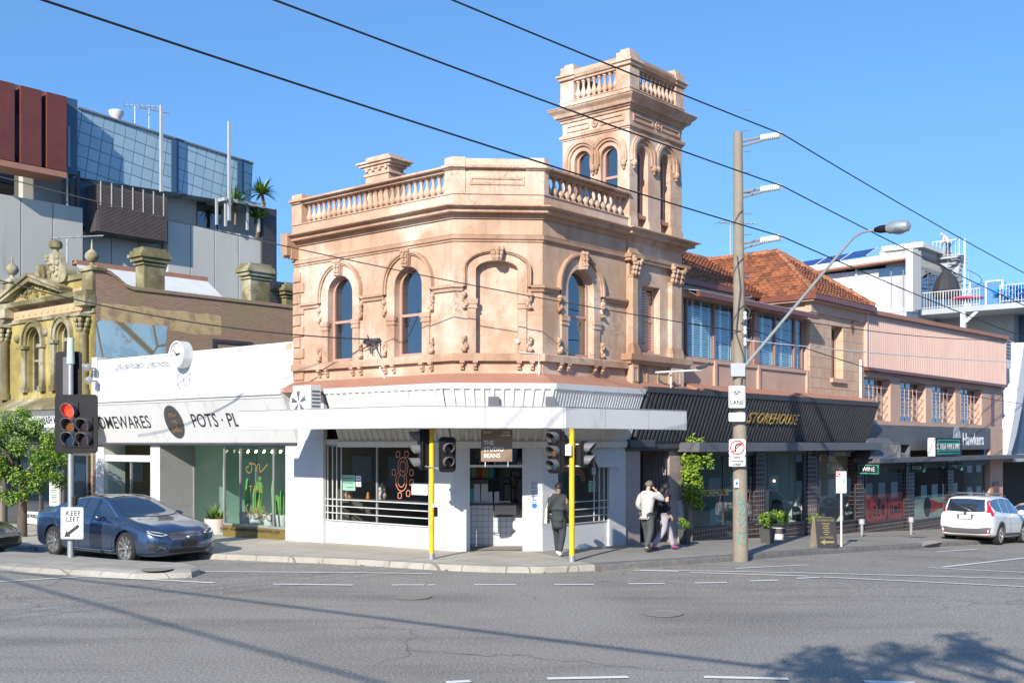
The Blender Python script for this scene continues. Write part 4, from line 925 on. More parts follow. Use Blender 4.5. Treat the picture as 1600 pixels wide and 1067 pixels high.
def leafcloud(name, mat, par, c, rad, n, ls, seed=1, sq=(1, 1, 1), holes=0, shape=None):
 """n small bent leaves spread through a lumpy volume"""
 R = random.Random(seed); m = MB(); c = Vector(c); lumps = shape or [(Vector((0, 0, 0)), 1.0)]
 wts = [l[1]**2 for l in lumps]
 for i in range(n):
  L = R.choices(lumps, wts)[0]
  d = Vector((R.gauss(0, 1), R.gauss(0, 1), R.gauss(0, 1))).normalized()*(R.random()**.45)*L[1]*rad
  d = Vector((d.x*sq[0], d.y*sq[1], d.z*sq[2])); q = c+L[0]*rad+d
  a = Vector((R.gauss(0, 1), R.gauss(0, 1), R.gauss(0, .6)-.3)).normalized(); b = a.cross(Vector((R.gauss(0, 1), R.gauss(0, 1), R.gauss(0, 1)))).normalized(); s_ = ls*R.uniform(.6, 1.3)
  nn = a.cross(b)*s_*.15
  m.add([q, q+a*s_*.5+b*s_*.28+nn, q+a*s_, q+a*s_*.5-b*s_*.28+nn], [(0, 1, 2), (0, 2, 3)])
 return m.build(name, mat, par)
def blades(name, mat, par, p, n, L, w, seed=1, droop=.4, up=.9):
 R = random.Random(seed); m = MB()
 for i in range(n):
  a = R.random()*6.28; e = R.uniform(.25, 1.0)*up; h = Vector((cos(a), sin(a), 0)); t = Vector((-h.y, h.x, 0)); pts = []
  LL = L*R.uniform(.7, 1.1)
  for k in range(5):
   q = k/4; pts.append(p+h*LL*q*(1-e*.55)+Vector((0, 0, LL*(e*q-droop*(1-e*.5)*q*q))))
  for k in range(4):
   w0_, w1_ = w*(1-(k/4)**1.5), w*(1-((k+1)/4)**1.5); m.quad(pts[k]-t*w0_/2, pts[k+1]-t*w1_/2, pts[k+1]+t*w1_/2, pts[k]+t*w0_/2)
 return m.build(name, mat, par)
p = gpt(337, 832, KH); E = pot('potted_succulent', p, .36, .45, 'pot_pink', 'spiky green succulents in a wide pale pink pot standing outside the shop door'); blades('foliage', 'leaf', E, p+Vector((-.1, 0, .4)), 30, .65, .09, 3, .1, 1.0); blades('foliage', 'leaf_bright', E, p+Vector((.12, 0, .4)), 24, .7, .09, 4, .1, 1.0)

# ============================================================= YELLOW-GREEN VICTORIAN SHOP
s0v, s1v = FL.s(150), FL.s(3)
VB = empty('victorian_shop', FL.P((s0v+s1v)/2, ground(FL, (s0v+s1v)/2)), 'ornate yellow-green victorian shop with a pediment, arched windows and a graffitied brick side wall', 'building')
stucco('yellow_stucco', (.38, .31, .085), (.23, .17, .055), (.45, .38, .15)); stucco('olive_trim', (.25, .22, .10), (.12, .095, .045), (.44, .40, .28)); worn('peach', (.72, .40, .24), (.6, .32, .18), 3, .5, .8)
zz = lambda v, uu=130: FL.z(uu, v)
vT = zz(424); vF1 = zz(470); vF0 = zz(485); vW = [(FL.s(108.5), FL.s(90)), (FL.s(64.5), FL.s(44))]
vb = zz(612); zA = zz(628)
ops = []
for k, (a, b) in enumerate(vW): r = (b-a)/2; zt = FL.z(99 if k == 0 else 54, 506 if k == 0 else 513); ops.append((a, b, FL.z(99, 610), zt-r, r))
m = MB(); m.wall(FL, s0v, s1v, zA-.4, vT-.1, ops, .3); m.build('wall', 'yellow_stucco', VB)
for w_ in ops:
 sash(FL, w_, VB, .25, .5, 'olive_trim'); a, b, za, zs, r = w_
 m = MB(); m.band(FL, [(a-.05, zs-.15)]+arch(a-.05, b+.05, zs, r+.05)+[(b+.05, zs-.15)], [(a-.28, zs-.15)]+arch(a-.28, b+.28, zs, r+.28)+[(b+.28, zs-.15)], 0, .1); m.band(FL, [(a-.22, zs-.15)]+arch(a-.22, b+.22, zs, r+.22)+[(b+.22, zs-.15)], [(a-.30, zs-.15)]+arch(a-.30, b+.30, zs, r+.30)+[(b+.30, zs-.15)], 0, .15)
 m.build('hood_mould', 'olive_trim', VB)
 for x0, x1 in ((a-.32, a-.03), (b+.03, b+.32)):
  m = MB(); m.fbox(FL, x0, x1, za, zs-.2, 0, .12); m.fbox(FL, x0-.05, x1+.05, zs-.25, zs-.12, 0, .2); m.fbox(FL, x0-.04, x1+.04, za-.0, za+.2, 0, .17); m.build('pilaster', 'olive_trim', VB, bevel=.01)
for uu in (28, 72, 128): MB().lathe(FL.P(FL.s(uu), zz(511)-(.12 if uu < 60 else 0), 0), [(.16, 0), (.15, .06), (.1, .12), (.02, .16)], 12, ax).build('rosette', 'olive_trim', VB, smooth=True)
m = MB(); m.sweep([FL.P(s1v, 0).xy, FL.P(s0v, 0).xy], [(0, zA-.05), (.16, zA-.05), (.18, zA+.1), (.1, zA+.2), (0, zA+.22)]); m.build('sill_course', 'olive_trim', VB)
MB().fbox(FL, s0v+.3, s1v-.25, vF0, vF1, -.02, .05).build('peach_frieze', 'peach', VB)
m = MB(); n_ = 14
for i in range(n_): m.lathe(FL.P(s0v+.5+(s1v-s0v-.95)*i/(n_-1), (vF0+vF1)/2, .05), [(.10, 0), (.09, .03), (.05, .03), (.02, .05)], 10, ax)
m.build('frieze_beads', 'peach', VB)
MB().sweep([FL.P(s1v, 0).xy, FL.P(s0v, 0).xy], [(0, vF1), (.08, vF1), (.12, vF1+.08), (.34, vF1+.12), (.38, vF1+.28), (0, vF1+.32)], 1).build('cornice', 'olive_trim', VB)
MB().sweep([FL.P(s1v, 0).xy, FL.P(s0v, 0).xy], [(0, vF0-.14), (.08, vF0-.14), (.10, vF0), (0, vF0)], 1).build('architrave_band', 'olive_trim', VB)
pa, pb = FL.s(110), FL.s(16); zc0 = vF1+.32; pk = FL.z(62, 431)
m = MB(); mid = (pa+pb)/2
m.fprism(FL, [(pa, zc0), (pb, zc0), (mid, pk-.25)], -.1, .12); m.build('tympanum', 'yellow_stucco', VB)
m = MB()
for e, f in ((pa-.15, mid), (pb+.15, mid)): m.fprism(FL, [(e, zc0), (e, zc0+.16), (f, pk), (f, pk-.24)], 0, .42); m.fprism(FL, [(e, zc0+.10), (e, zc0+.2), (f, pk+.06), (f, pk-.05)], 0, .5)
m.build('pediment', 'olive_trim', VB)
R_ = random.Random(5); m = MB()
for i in range(60):
 t = R_.random(); k = R_.uniform(-1, 1)*(1-t)*.8; m.ball(FL.P(mid+k*(pb-pa)/2, zc0+.12+t*(pk-zc0)*.62, .13), R_.uniform(.05, .09), 6, 4)
m.build('tympanum_carving', 'olive_trim', VB, smooth='all')
zp1 = zz(433);
m = MB(); m.fbox(FL, s0v+.1, s1v-.1, zp1-.06, zp1+.12, -.25, .1); m.fbox(FL, s0v+.1, s1v-.1, vF1+.3, zp1-.55, -.2, .02); m.build('parapet', 'olive_trim', VB)
bv = bal_mesh(.5, .8)
for a, b, n_ in ((s0v+.5, pa-.2 if pa > s0v else pa, 7), (pb-.2, s1v-.4, 4), ):
 if b > a: balusters(FL, a, b, n_, zp1-.55, bv, VB, -.05)
for (uu, vb_, vt_) in ((141.5, 419, 397), (17, 438, 424)):
 c = FL.s(uu); zt = FL.z(uu, vb_); m = MB(); m.fbox(FL, c-.36, c+.36, vF1+.1, zt-.12, -.3, .14); m.fbox(FL, c-.44, c+.44, zt-.12, zt, -.36, .22); m.fbox(FL, c-.38, c+.38, vF1-.25, vF1+.1, 0, .42); m.build('parapet_pier', 'olive_trim', VB, bevel=.015)
 m = MB(); m.lathe(FL.P(c, zt, -.05), [(.2, 0), (.2, .05), (.08, .12), (.07, .2), (.17, .25), (.24, .36), (.24, .42), (.2, .53), (.1, .62), (.04, .67), (.035, .8), (.01, 1.0)], 14); m.build('urn_finial', 'olive_trim', VB, smooth=True)
c = FL.s(87); zt = FL.z(87, 432)
m = MB(); m.fprism(FL, [(c-1.0, zt-.1), (c+1.0, zt-.1), (c+.55, zt+.35), (c+.3, zt+.85), (c-.3, zt+.85), (c-.6, zt+.35)], -.15, .1); m.lathe(FL.P(c+.8, zt+.12, .0), [(.38, -.2), (.38, .22), (.2, .22), (.18, .3), (.02, .3)], 14, ax); m.lathe(FL.P(c-.85, zt+.0, .0), [(.3, -.2), (.3, .2), (.15, .2), (.02, .26)], 14, ax)
for i in range(26): m.ball(FL.P(c+R_.uniform(-.45, .45), zt+R_.uniform(0, .75), .12), R_.uniform(.06, .12), 7, 5)
m.lathe(FL.P(c, zt+.85, 0), [(.12, 0), (.10, .12), (.22, .18), (.25, .30), (.20, .42), (.01, .5)], 12); m.build('scroll_crest', 'olive_trim', VB, smooth=True)
for uu in (136, 13):
 c = FL.s(uu); m = MB(); zt = vF0-.15; m.lathe(FL.P(c, zA+.2, .12), [(.24, 0), (.24, .2), (.17, .3), (.16, zt-zA-.9), (.2, zt-zA-.8)], 12)
 for r_ in range(3):
  for k in range(7): a_ = 2*pi*k/7+r_; m.ball(FL.P(c, zt-.55+r_*.16, .12)+Vector((cos(a_), sin(a_), 0))*(.18+.05*r_), .09, 6, 4)
 m.fbox(FL, c-.32, c+.32, zt-.1, zt, -.05, .45); m.build('column', 'olive_trim', VB, smooth=True)
FV = Fr(FL.P(s0v, 0).xy, dR, nR)
def over(nt, co, c):
 def rng(ax_, lo, hi, so=.25):
  s = N(nt, 'SeparateXYZ'); n1 = N(nt, 'VectorMath', operation='ADD'); t = N(nt, 'TexNoise'); t.inputs['Scale'].default_value = 1.1; t.inputs['Detail'].default_value = 5; nt.links.new(co, t.inputs['Vector'])
  sub = N(nt, 'VectorMath', operation='SUBTRACT'); sub.inputs[1].default_value = (.5, .5, .5); nt.links.new(t.outputs['Color'], sub.inputs[0]); scl = N(nt, 'VectorMath', operation='SCALE'); scl.inputs['Scale'].default_value = so*3; nt.links.new(sub.outputs[0], scl.inputs[0])
  nt.links.new(co, n1.inputs[0]); nt.links.new(scl.outputs[0], n1.inputs[1]); nt.links.new(n1.outputs[0], s.inputs[0])
  a = N(nt, 'Math', operation='GREATER_THAN'); a.inputs[1].default_value = lo; b = N(nt, 'Math', operation='LESS_THAN'); b.inputs[1].default_value = hi
  nt.links.new(s.outputs[ax_], a.inputs[0]); nt.links.new(s.outputs[ax_], b.inputs[0]); mu = N(nt, 'Math', operation='MULTIPLY'); nt.links.new(a.outputs[0], mu.inputs[0]); nt.links.new(b.outputs[0], mu.inputs[1]); return mu.outputs[0]
 def both(a, b): mu = N(nt, 'Math', operation='MULTIPLY'); nt.links.new(a, mu.inputs[0]); nt.links.new(b, mu.inputs[1]); return mu.outputs[0]
 x0 = FV.P(0, 0).xy.dot(dR); zf_ = lambda uu, v: FV.z(uu, v)
 c = mixc(nt, ramp(nt, noi(nt, co, .5, 8, .7), .45, .65), c, (.29, .23, .11))
 k1 = both(rng(0, x0+FV.s(157), x0+FV.s(345), .1), rng(1, zf_(200, 512), zf_(200, 478), .1)); c = mixc(nt, both(k1, ramp(nt, noi(nt, co, 1.6, 8, .8), .38, .52)), c, (.56, .40, .19))
 k2 = both(ramp(nt, noi(nt, co, 2.2, 8, .8), .34, .46), both(rng(0, x0+FV.s(150)-1, x0+FV.s(262), .15), rng(1, zf_(200, 590), zf_(200, 504), .12)))
 dots = N(nt, 'TexVoronoi'); dots.inputs['Scale'].default_value = .55; nt.links.new(co, dots.inputs['Vector'])
 bl = mixc(nt, ramp(nt, dots.outputs['Distance'], .16, .24, True), (.34, .52, .60), (.20, .11, .06)); bl = mixc(nt, ramp(nt, noi(nt, co, 1.2, 3, .5), .5, .55), bl, (.28, .44, .52))
 e = N(nt, 'TexVoronoi', feature='DISTANCE_TO_EDGE'); e.inputs['Scale'].default_value = .6; nt.links.new(co, e.inputs['Vector']); bl = mixc(nt, ramp(nt, e.outputs[0], .012, .028, True), bl, (.22, .17, .10))
 return mixc(nt, k2, c, bl)
bricks('side_brick', (.42, .19, .115), (.28, .14, .09), (.32, .26, .19), dR, over=over)
topc = [(0, zz(424)), (FV.s(172), FV.z(172, 429)), (FV.s(184), FV.z(184, 438)), (FV.s(196), FV.z(196, 449)), (FV.s(207), FV.z(207, 453)), (FV.s(480), FV.z(207, 453))]
m = MB(); m.fprism(FV, [(0, -1.5), (FV.s(480), -1.5)]+topc[::-1], -.35, .0); m.build('side_wall', 'side_brick', VB)
m = MB(); m.fprism(FV, [(a, z-.0) for a, z in topc]+[(a, z+.12) for a, z in topc[::-1]], -.40, .05); m.build('wall_capping', 'side_brick', VB)
m = MB(); sw_ = FV.s(363, .02); zw = FV.z(363, 536); frame_rect(FV, sw_-.9, sw_+.9, zw-.7, zw+.1, .12, -.02, .05, 'vent_frame', 'black_metal', VB)
def chimney(uu, v0, v1, w, name='chimney'):
 c = FV.s(uu, -.2); zt, zb2 = FV.z(uu, v0, -.2), FV.z(uu, v1, -.2)-.3; m = MB()
 m.fbox(FV, c-w, c+w, zb2, zt-.5, -.62, -.05)
 for k, (e, a, b) in enumerate(((.10, .62, .55), (.22, .5, .36), (.34, .36, .24), (.24, .24, .12), (.1, .12, 0))): m.fbox(FV, c-w-e*.7, c+w+e*.7, zt-a, zt-b, -.62-e*.5, e*.5-.05)
 m.build(name, 'olive_trim', VB, bevel=.01)
chimney(238, 389, 461, .42); chimney(403, 413, 476, .46); chimney(456, 443, 482, .40)
worn('zinc_roof', (.42, .45, .47), (.36, .38, .4), 2, .4, .45, (.3, .2, .15), .3, 0)
m = MB(); a, b = FV.s(180), FV.s(388); n_ = 60
zr0 = FV.z(190, 431, -1); zr1 = FV.z(388, 470, -1)
vs = []
for i in range(n_*2+1):
 s_ = a+(b-a)*i/(n_*2); o = .04 if i % 2 else 0; vs += [FV.P(s_, FV.z(207, 462)-.2, -.5+o), FV.P(s_, FV.z(207, 462)+1.35+o, -2.8)]
m.add(vs, [(2*i, 2*i+1, 2*i+3, 2*i+2) for i in range(n_*2)]); m.build('tin_roof', 'zinc_roof', VB)
MB().fbox(FV, a, b, FV.z(207, 462)+1.3, FV.z(207, 462)+1.48, -3.0, -2.7).build('roof_ridge', 'rust_roof', VB)
worn('awning_grey', (.20, .215, .21), (.15, .16, .16), 2, .5, .6)
l0, l1 = FL.P(s1v+4, 0, .1).xy, FL.P(s0v, 0, .1).xy; h0, h1 = FL.P(s1v+4, 0, .75).xy, FL.P(s0v, 0, .75).xy
zh = FL.z(100, 636, .7); ribbed(l0, l1, h0, h1, 2.75, zh, .14, .035, 'wave').build('awning_skirt', 'awning_grey', VB)
MB().sweep([l0, l1], [(0, zh+.35), (.68, zh+.02), (.68, zh-.06), (0, zh-.06)], 1).build('awning_roof', 'olive_trim', VB)
o_ = .62; zt_, zb2 = FL.z(80, 650, o_), FL.z(80, 676, o_)
MB().fbox(FL, FL.s(150, o_), FL.s(27, o_), zb2, zt_, .55, .78).build('sign_board', 'fascia_white', VB)
text('WASH WORLD', (zt_-zb2)*.62, 'letter_black', VB, fmat(FL, FL.s(84, .8), (zt_+zb2)/2+.14, .785, 0, -1), sx=.72, bold=.006)
flat('letter_blue', (.03, .06, .35), .6); text('DO YOU HAVE A DIRTY LAUNDRY', (zt_-zb2)*.26, 'letter_blue', VB, fmat(FL, FL.s(86, .8), zb2+.13, .785, 0, -1), sx=.72)
worn('wash_front', (.10, .10, .10), (.06, .06, .06), 1, .5, .6)
m = MB();
for uu in (6, 30, 62, 98, 136, 147): s_ = FL.s(uu); m.fbox(FL, s_-.06, s_+.06, -1.5, 2.75, -.1, 0)
m.fbox(FL, s0v, s1v, 2.3, 2.75, -.1, -.005); w_ = m.build('shopfront_frame', 'wash_front', VB)
MB().quad(FL.P(s0v, -1.5, -.06), FL.P(s1v, -1.5, -.06), FL.P(s1v, 2.3, -.06), FL.P(s0v, 2.3, -.06)).build('pane', 'old_glass', w_)
blk(FL, FL.s(38), FL.s(62), FL.z(50, 818), FL.z(50, 799), -.1, .04, 'stallboard', 'fascia_white', VB); text('WASH WORLD', .2, 'letter_black', VB, fmat(FL, FL.s(50), FL.z(50, 806), .05, 0, -1), sx=.7)
blk(FL, FL.s(78), FL.s(93), FL.z(80, 790), FL.z(80, 750), -.05, .02, 'price_poster', 'pot_white', VB)
m = MB();
for i in range(9): m.fbox(FL, FL.s(90), FL.s(81), FL.z(85, 755+i*3.7), FL.z(85, 753.6+i*3.7), .02, .025)
m.build('poster_lines', 'leaf', VB)
m = MB(); vwall(m, FL.P(s1v, 0).xy, FL.P(s1v, 0, -9).xy, -1.5, vT); m.build('party_wall', 'side_brick', VB)

# ============================================================= GREY APARTMENTS BEHIND
V2 = C1+dL*26; FG = Fr(V2, dR, nR)
GB = empty('apartment_block', FG.P(6, gz(*V2)), 'grey concrete apartment block with rust-red panels and blue-grey metal shingles', 'building')
g = lambda uu, v, off=0: (FG.s(uu, off), FG.z(uu, v, off))
m_, nt_, b_ = _mat('precast'); co_ = coord(nt_, dR); c_ = mixc(nt_, ramp(nt_, noi(nt_, co_, .35, 6, .6, (1, .4, 1)), .35, .7), (.46, .445, .39), (.55, .535, .475)); c_ = mixc(nt_, ramp(nt_, noi(nt_, co_, 1.2, 6, .7, (1, .15, 1)), .6, .8), c_, (.34, .325, .28)); nt_.links.new(c_, b_.inputs['Base Color']); b_.inputs['Roughness'].default_value = .8; bump(nt_, b_, noi(nt_, co_, 10, 4, .6), .2, .01)
def panels(us, vt0, vt1, ut0, ut1, off=0):
 zt = FG.z(us[0], vt0, off)
 for a, b in zip(us[:-1], us[1:]):
  MB().fbox(FG, FG.s(a, off)+.02, FG.s(b, off)-.02, -2, zt, off-.4, off).build('concrete_panel', 'precast', GB, bevel=.01)
panels([-30, 33, 83, 130], 298, 0, 0, 0, 0)
panels([131, 174, 217, 262], 360, 0, 0, 0, -.8)
panels([262, 298, 336, 373, 408], 346, 0, 0, 0, -.1)
worn('rust_panel', (.19, .05, .035), (.13, .034, .026), 1.2, .6, .45, (.2, .07, .03), .4, .1, 8)
for (a, b, v0, v1) in ((-30, 23, 126, 250), (32, 65, 134, 255), (73, 104.5, 143, 262)):
 s0_, z0_ = g(a, v1+2, .9); s1_, z1_ = g(b, v0, .9); zt = FG.z(23, 131, .9); zb2 = FG.z(50, 258, .9); MB().fbox(FG, FG.s(a, .9), FG.s(b, .9), zb2, zt, .2, .9).build('rust_panel', 'rust_panel', GB, bevel=.01)
flat('deep_blue', (.05, .10, .17), .35); flat('fascia_dark', (.07, .06, .06), .5)
m = MB(); m.fbox(FG, FG.s(-30, .5), FG.s(121, .5), FG.z(50, 260, .5), FG.z(23, 132, .5), -.2, .5); m.build('dark_cladding', 'deep_blue', GB)
for a, b in ((23.5, 31), (65.5, 72), (105.5, 110)): MB().fbox(FG, FG.s(a, .55), FG.s(b, .55), FG.z(50, 250, .5), FG.z(50, 185, .5), .4, .56).build('window', 'old_glass', GB)
m = MB(); m.fbox(FG, FG.s(-30, 1.), FG.s(104.5, 1.), FG.z(50, 268, 1), FG.z(50, 259, 1), -.2, 1.0); m.build('soffit_edge', 'rust_roof', GB)
flat('terrace_shadow', (.10, .12, .14), .7); worn('cream_wall', (.48, .46, .40), (.42, .40, .35), 1, .4, .8)
z_b0, z_b1 = FG.z(50, 306, -.3), FG.z(50, 262, -.3)
MB().fbox(FG, FG.s(-30, -1.6), FG.s(36, -1.6), z_b0, z_b1, -3, -1.6).build('terrace_glazing', 'old_glass', GB)
MB().fbox(FG, FG.s(36, -1.2), FG.s(97, -1.2), z_b0, z_b1, -3, -1.2).build('terrace_wall', 'cream_wall', GB)
m = MB();
for uu in (100, 112, 122): m.fbox(FG, FG.s(uu), FG.s(uu)+.15, z_b0-.5, z_b1+.2, -.3, -.1)
m.build('terrace_post', 'fascia_dark', GB)
m_, nt_, b_ = _mat('shingles'); co_ = coord(nt_, dR); mp = N(nt_, 'Mapping'); mp.inputs['Rotation'].default_value = (0, 0, radians(8)); nt_.links.new(co_, mp.inputs[0])
t_ = N(nt_, 'TexBrick'); t_.offset = 0; t_.inputs['Scale'].default_value = 1; t_.inputs['Brick Width'].default_value = .52; t_.inputs['Row Height'].default_value = .52; t_.inputs['Mortar Size'].default_value = .02
t_.inputs['Color1'].default_value = (.30, .43, .50, 1); t_.inputs['Color2'].default_value = (.36, .49, .55, 1); t_.inputs['Mortar'].default_value = (.12, .18, .22, 1); nt_.links.new(mp.outputs[0], t_.inputs['Vector'])
nt_.links.new(t_.outputs['Color'], b_.inputs['Base Color']); b_.inputs['Roughness'].default_value = .45; b_.inputs['Metallic'].default_value = .15; bump(nt_, b_, ramp(nt_, t_.outputs['Fac'], 0, 1, True), .6, .02)
pts = [g(121, 277, -.2), g(392, 320, -.2), g(395, 257, -.2), g(121, 170, -.2)]
MB().fprism(FG, pts, -6, -.2).build('shingle_wall', 'shingles', GB)
MB().fprism(FG, [g(121, 170, -.2), g(395, 257, -.2), g(395, 254.5, -.2), g(121, 167, -.2)], -6, -.12).build('roof_capping', 'awning_grey', GB)
for (a, b) in ((268, 279), (371, 381)): MB().fprism(FG, [g(a, 300, -.15), g(b, 301.5, -.15), g(b, 221 if a < 300 else 254, -.15), g(a, 217 if a < 300 else 250, -.15)], -.3, -.14).build('blue_strip', 'deep_blue', GB)
m = MB(); s0_ = FG.s(252, .3); m.fbox(FG, s0_-.06, s0_+.06, FG.z(252, 300, .3), FG.z(252, 165, .3), .24, .36); m.build('steel_mast', 'zinc_roof', GB)
m = MB(); s0_ = FG.s(358, .3); m.fbox(FG, s0_-.06, s0_+.06, FG.z(358, 345, .3), FG.z(358, 190, .3), .24, .36); m.build('steel_mast', 'zinc_roof', GB)
zb0_, zb1_ = FG.z(262, 346, -1), FG.z(262, 303, -1)
MB().fbox(FG, FG.s(262, -1.3), FG.s(408, -1.3), zb0_-1, zb1_+.5, -5, -1.3).build('upper_wall', 'cream_wall', GB)
m = MB(); m.fbox(FG, FG.s(308, -1.25), FG.s(345, -1.25), zb0_, zb1_, -1.4, -1.22); m.build('glass_door', 'old_glass', GB)
m = MB(); m.fbox(FG, FG.s(131), FG.s(155), FG.z(140, 352), FG.z(140, 280), -1.2, -.5); m.build('blue_panel', 'deep_blue', GB)
m = MB(); zt_ = FG.z(153, 287, .5); zb2 = FG.z(153, 360, .5); a, b = FG.s(153, .5), FG.s(261, .5); n_ = 34
for i in range(n_): z_ = zb2+(zt_-zb2)*i/n_; m.fbox(FG, a, b, z_, z_+(zt_-zb2)/n_*.55, .45, .5)
worn('slat_brown', (.20, .15, .13), (.13, .10, .09), 3, .6, .6)
m.build('slatted_screen', 'slat_brown', GB); MB().fbox(FG, a, b, zb2, zt_, -.6, .38).build('screened_balcony', 'fascia_dark', GB)
m = MB()
for i in range(7): s_ = a+(b-a)*(i+.2)/6.6; m.fbox(FG, s_, s_+.045, zb2+(zt_-zb2)*.55, zt_+.12, .5, .52)
m.build('screen_post', 'precast', GB)
m = MB(); a, b = FG.s(350, .2), FG.s(412, .2); zt_ = FG.z(380, 318, .2); m.fbox(FG, FG.s(345, 0), FG.s(408, 0), zt_-.05, zt_+.1, -1.4, .3)
for uu in (338, 352, 386, 404): m.fbox(FG, FG.s(uu, .1), FG.s(uu, .1)+.1, zb0_, zt_, 0, .1)
m.build('pergola', 'zinc_roof', GB)
m = MB(); a, b = FG.s(411, 0), FG.s(431, 0); zt_ = FG.z(420, 325); zb2 = FG.z(420, 478)
for i in range(40): z_ = zb2+(zt_-zb2)*i/40; m.fbox(FG, a, b, z_, z_+.10, -.1, 0)
m.build('louvre_screen', 'fascia_dark', GB)
m = MB();
for s_ in (a, b): m.fbox(FG, s_-.05, s_+.05, zb2-4, zt_, -.2, .0)
m.build('louvre_post', 'fascia_dark', GB)
MB().fbox(FG, FG.s(432), FG.s(520), -2, FG.z(440, 435), -6, -1).build('rear_wall', 'awning_grey', GB)
MB().fbox(FG, FG.s(-30), FG.s(408), -2, FG.z(262, 346, -.1)-.4, -12, -1.3).build('rear_volume', 'precast', GB)
def yucca(uu, v0, v1, hh, label, off=-.1, seed=1):
 p = FG.P(FG.s(uu, off), FG.z(uu, v1, off), off); zt = FG.z(uu, v0, off); E = empty('yucca', p, label, 'plant', 'yuccas on the apartment terrace')
 worn('trunk', (.20, .15, .10), (.12, .09, .06), 5, .7, .9) if 'trunk' not in MT else None
 MB().tube([p, p+Vector((.1, 0, (zt-p.z)*.5)), Vector((p.x, p.y, zt-hh*.5))], .1, 7).build('trunk', 'trunk', E)
 blades('foliage', 'leaf', E, Vector((p.x, p.y, zt-hh*.5)), 60, hh*1.5, .13, seed, .55, 1.0); blades('foliage', 'leaf_bright', E, Vector((p.x, p.y, zt-hh*.5)), 44, hh*1.35, .13, seed+9, .3, 1.0)
yucca(367, 305, 352, 1.0, 'bushy yucca left of the tallest one on the concrete terrace', seed=1); yucca(409, 290, 345, .9, 'tallest yucca, its crown against the sky above the concrete terrace', seed=2); yucca(401, 330, 372, .8, 'lowest yucca at the right corner of the concrete terrace', seed=3)
p = FG.P(FG.s(182, -1), FG.z(182, 192, -1), -1); tag(MB().lathe(p, [(.2, 0), (.2, .1), (.16, .14), (.31, .35), (.34, .5), (.28, .54), (.06, .5)], 16).build('roof_vent', 'pot_white', None, smooth=True), 'round white cowl vent on the roof behind the blue-grey shingles', 'roof vent')
def aerial(p, h, L, n_, label, ang=0, tilt=0):
 E = empty('tv_aerial', p, label, 'aerial'); MB().tube([p, p+Vector((0, 0, h))], .03, 5).build('mast', 'zinc_roof', E)
 d = Vector((cos(ang), sin(ang), tilt)); t = Vector((-sin(ang), cos(ang), 0)); q = p+Vector((0, 0, h)); m = MB(); m.tube([q-d*L*.3, q+d*L*.7], .025, 4)
 for i in range(n_): c = q+d*L*(-.3+i/(n_-1)); m.tube([c-t*.35*(1.3-i/n_), c+t*.35*(1.3-i/n_)], .012, 4)
 m.build('antenna', 'zinc_roof', E); return E
aerial(FG.P(FG.s(211, -1), FG.z(211, 196, -1), -1), .9, 1.6, 8, 'tv aerial above the blue-grey shingles beside the round vent', .2)
aerial(FG.P(FG.s(233, -1), FG.z(233, 205, -1), -1), 1.0, 1.4, 7, 'second tv aerial above the blue-grey shingles, nearer the steel mast', .7)
aerial(FL.P(FL.s(105, -2), FL.z(105, 415, -2), -2), 1.1, 1.9, 8, 'white tv aerial above the pediment of the yellow-green building', .35, .12)
# ============================================================= STOREHOUSE (right of the tower)
worn('pink_render', (.57, .385, .295), (.46, .29, .215), .9, .8, .8, (.34, .2, .13), .6, .15, 14, streak=True)
m_, nt_, b_ = _mat('block_render'); co_ = coord(nt_, dR); t_ = N(nt_, 'TexBrick'); t_.inputs['Scale'].default_value = 1; t_.inputs['Brick Width'].default_value = .62; t_.inputs['Row Height'].default_value = .36; t_.inputs['Mortar Size'].default_value = .012
t_.inputs['Color1'].default_value = (.60, .42, .29, 1); t_.inputs['Color2'].default_value = (.54, .365, .245, 1); t_.inputs['Mortar'].default_value = (.34, .20, .13, 1); nt_.links.new(co_, t_.inputs['Vector']); c_ = mixc(nt_, ramp(nt_, noi(nt_, co_, 1.1, 7, .7), .45, .75), t_.outputs['Color'], (.44, .27, .18)); nt_.links.new(c_, b_.inputs['Base Color']); b_.inputs['Roughness'].default_value = .85; bump(nt_, b_, noi(nt_, co_, 20, 5, .7), .2, .01)
worn('brown_paint', (.22, .075, .055), (.15, .05, .04), 2, .6, .4); worn('frame_brown', (.36, .21, .16), (.28, .15, .12), 2, .6, .5)
flat('louvre_white', (.78, .84, .86), .5); glass('blue_glass', (.74, .92, .98), .14)
sS0, sS1, sB = FR.s(1067.5), FR.s(1347), FR.s(1263)
SH = empty('storehouse_shop', FR.P((sS0+sS1)/2, ground(FR, (sS0+sS1)/2)), 'pink rendered shop with terracotta tiled hip roof, louvred upper windows and black ribbed awning', 'building')
zw0, zw1 = FR.z(1071, 557.5), FR.z(1070, 463); zeB = FR.z(1272, 461, .35); zAw = FR.z(1164, 617, .6)
m = MB(); WB = (FR.s(1296.5), FR.s(1315), FR.z(1300, 591), FR.z(1300, 509), 0)
m.wall(FR, sS0-.1, sB, zAw-.3, zw1+.25, [(sS0, sB-.05, zw0, zw1, 0)], .25); m.build('wall', 'pink_render', SH)
m = MB(); m.wall(FR, sB, sS1, zAw-.3, zeB, [WB], .35, .06); m.quad(FR.P(sB, zAw-.3, .06), FR.P(sB, zAw-.3, -2), FR.P(sB, zeB, -2), FR.P(sB, zeB, .06)); m.quad(FR.P(sS1, zAw-.3, .06), FR.P(sS1, zAw-.3, -6), FR.P(sS1, zeB, -6), FR.P(sS1, zeB, .06))
m.build('block_wall', 'block_render', SH)
sash(FR, (WB[0], WB[1], WB[2], WB[3], 0), SH, .30, .45)
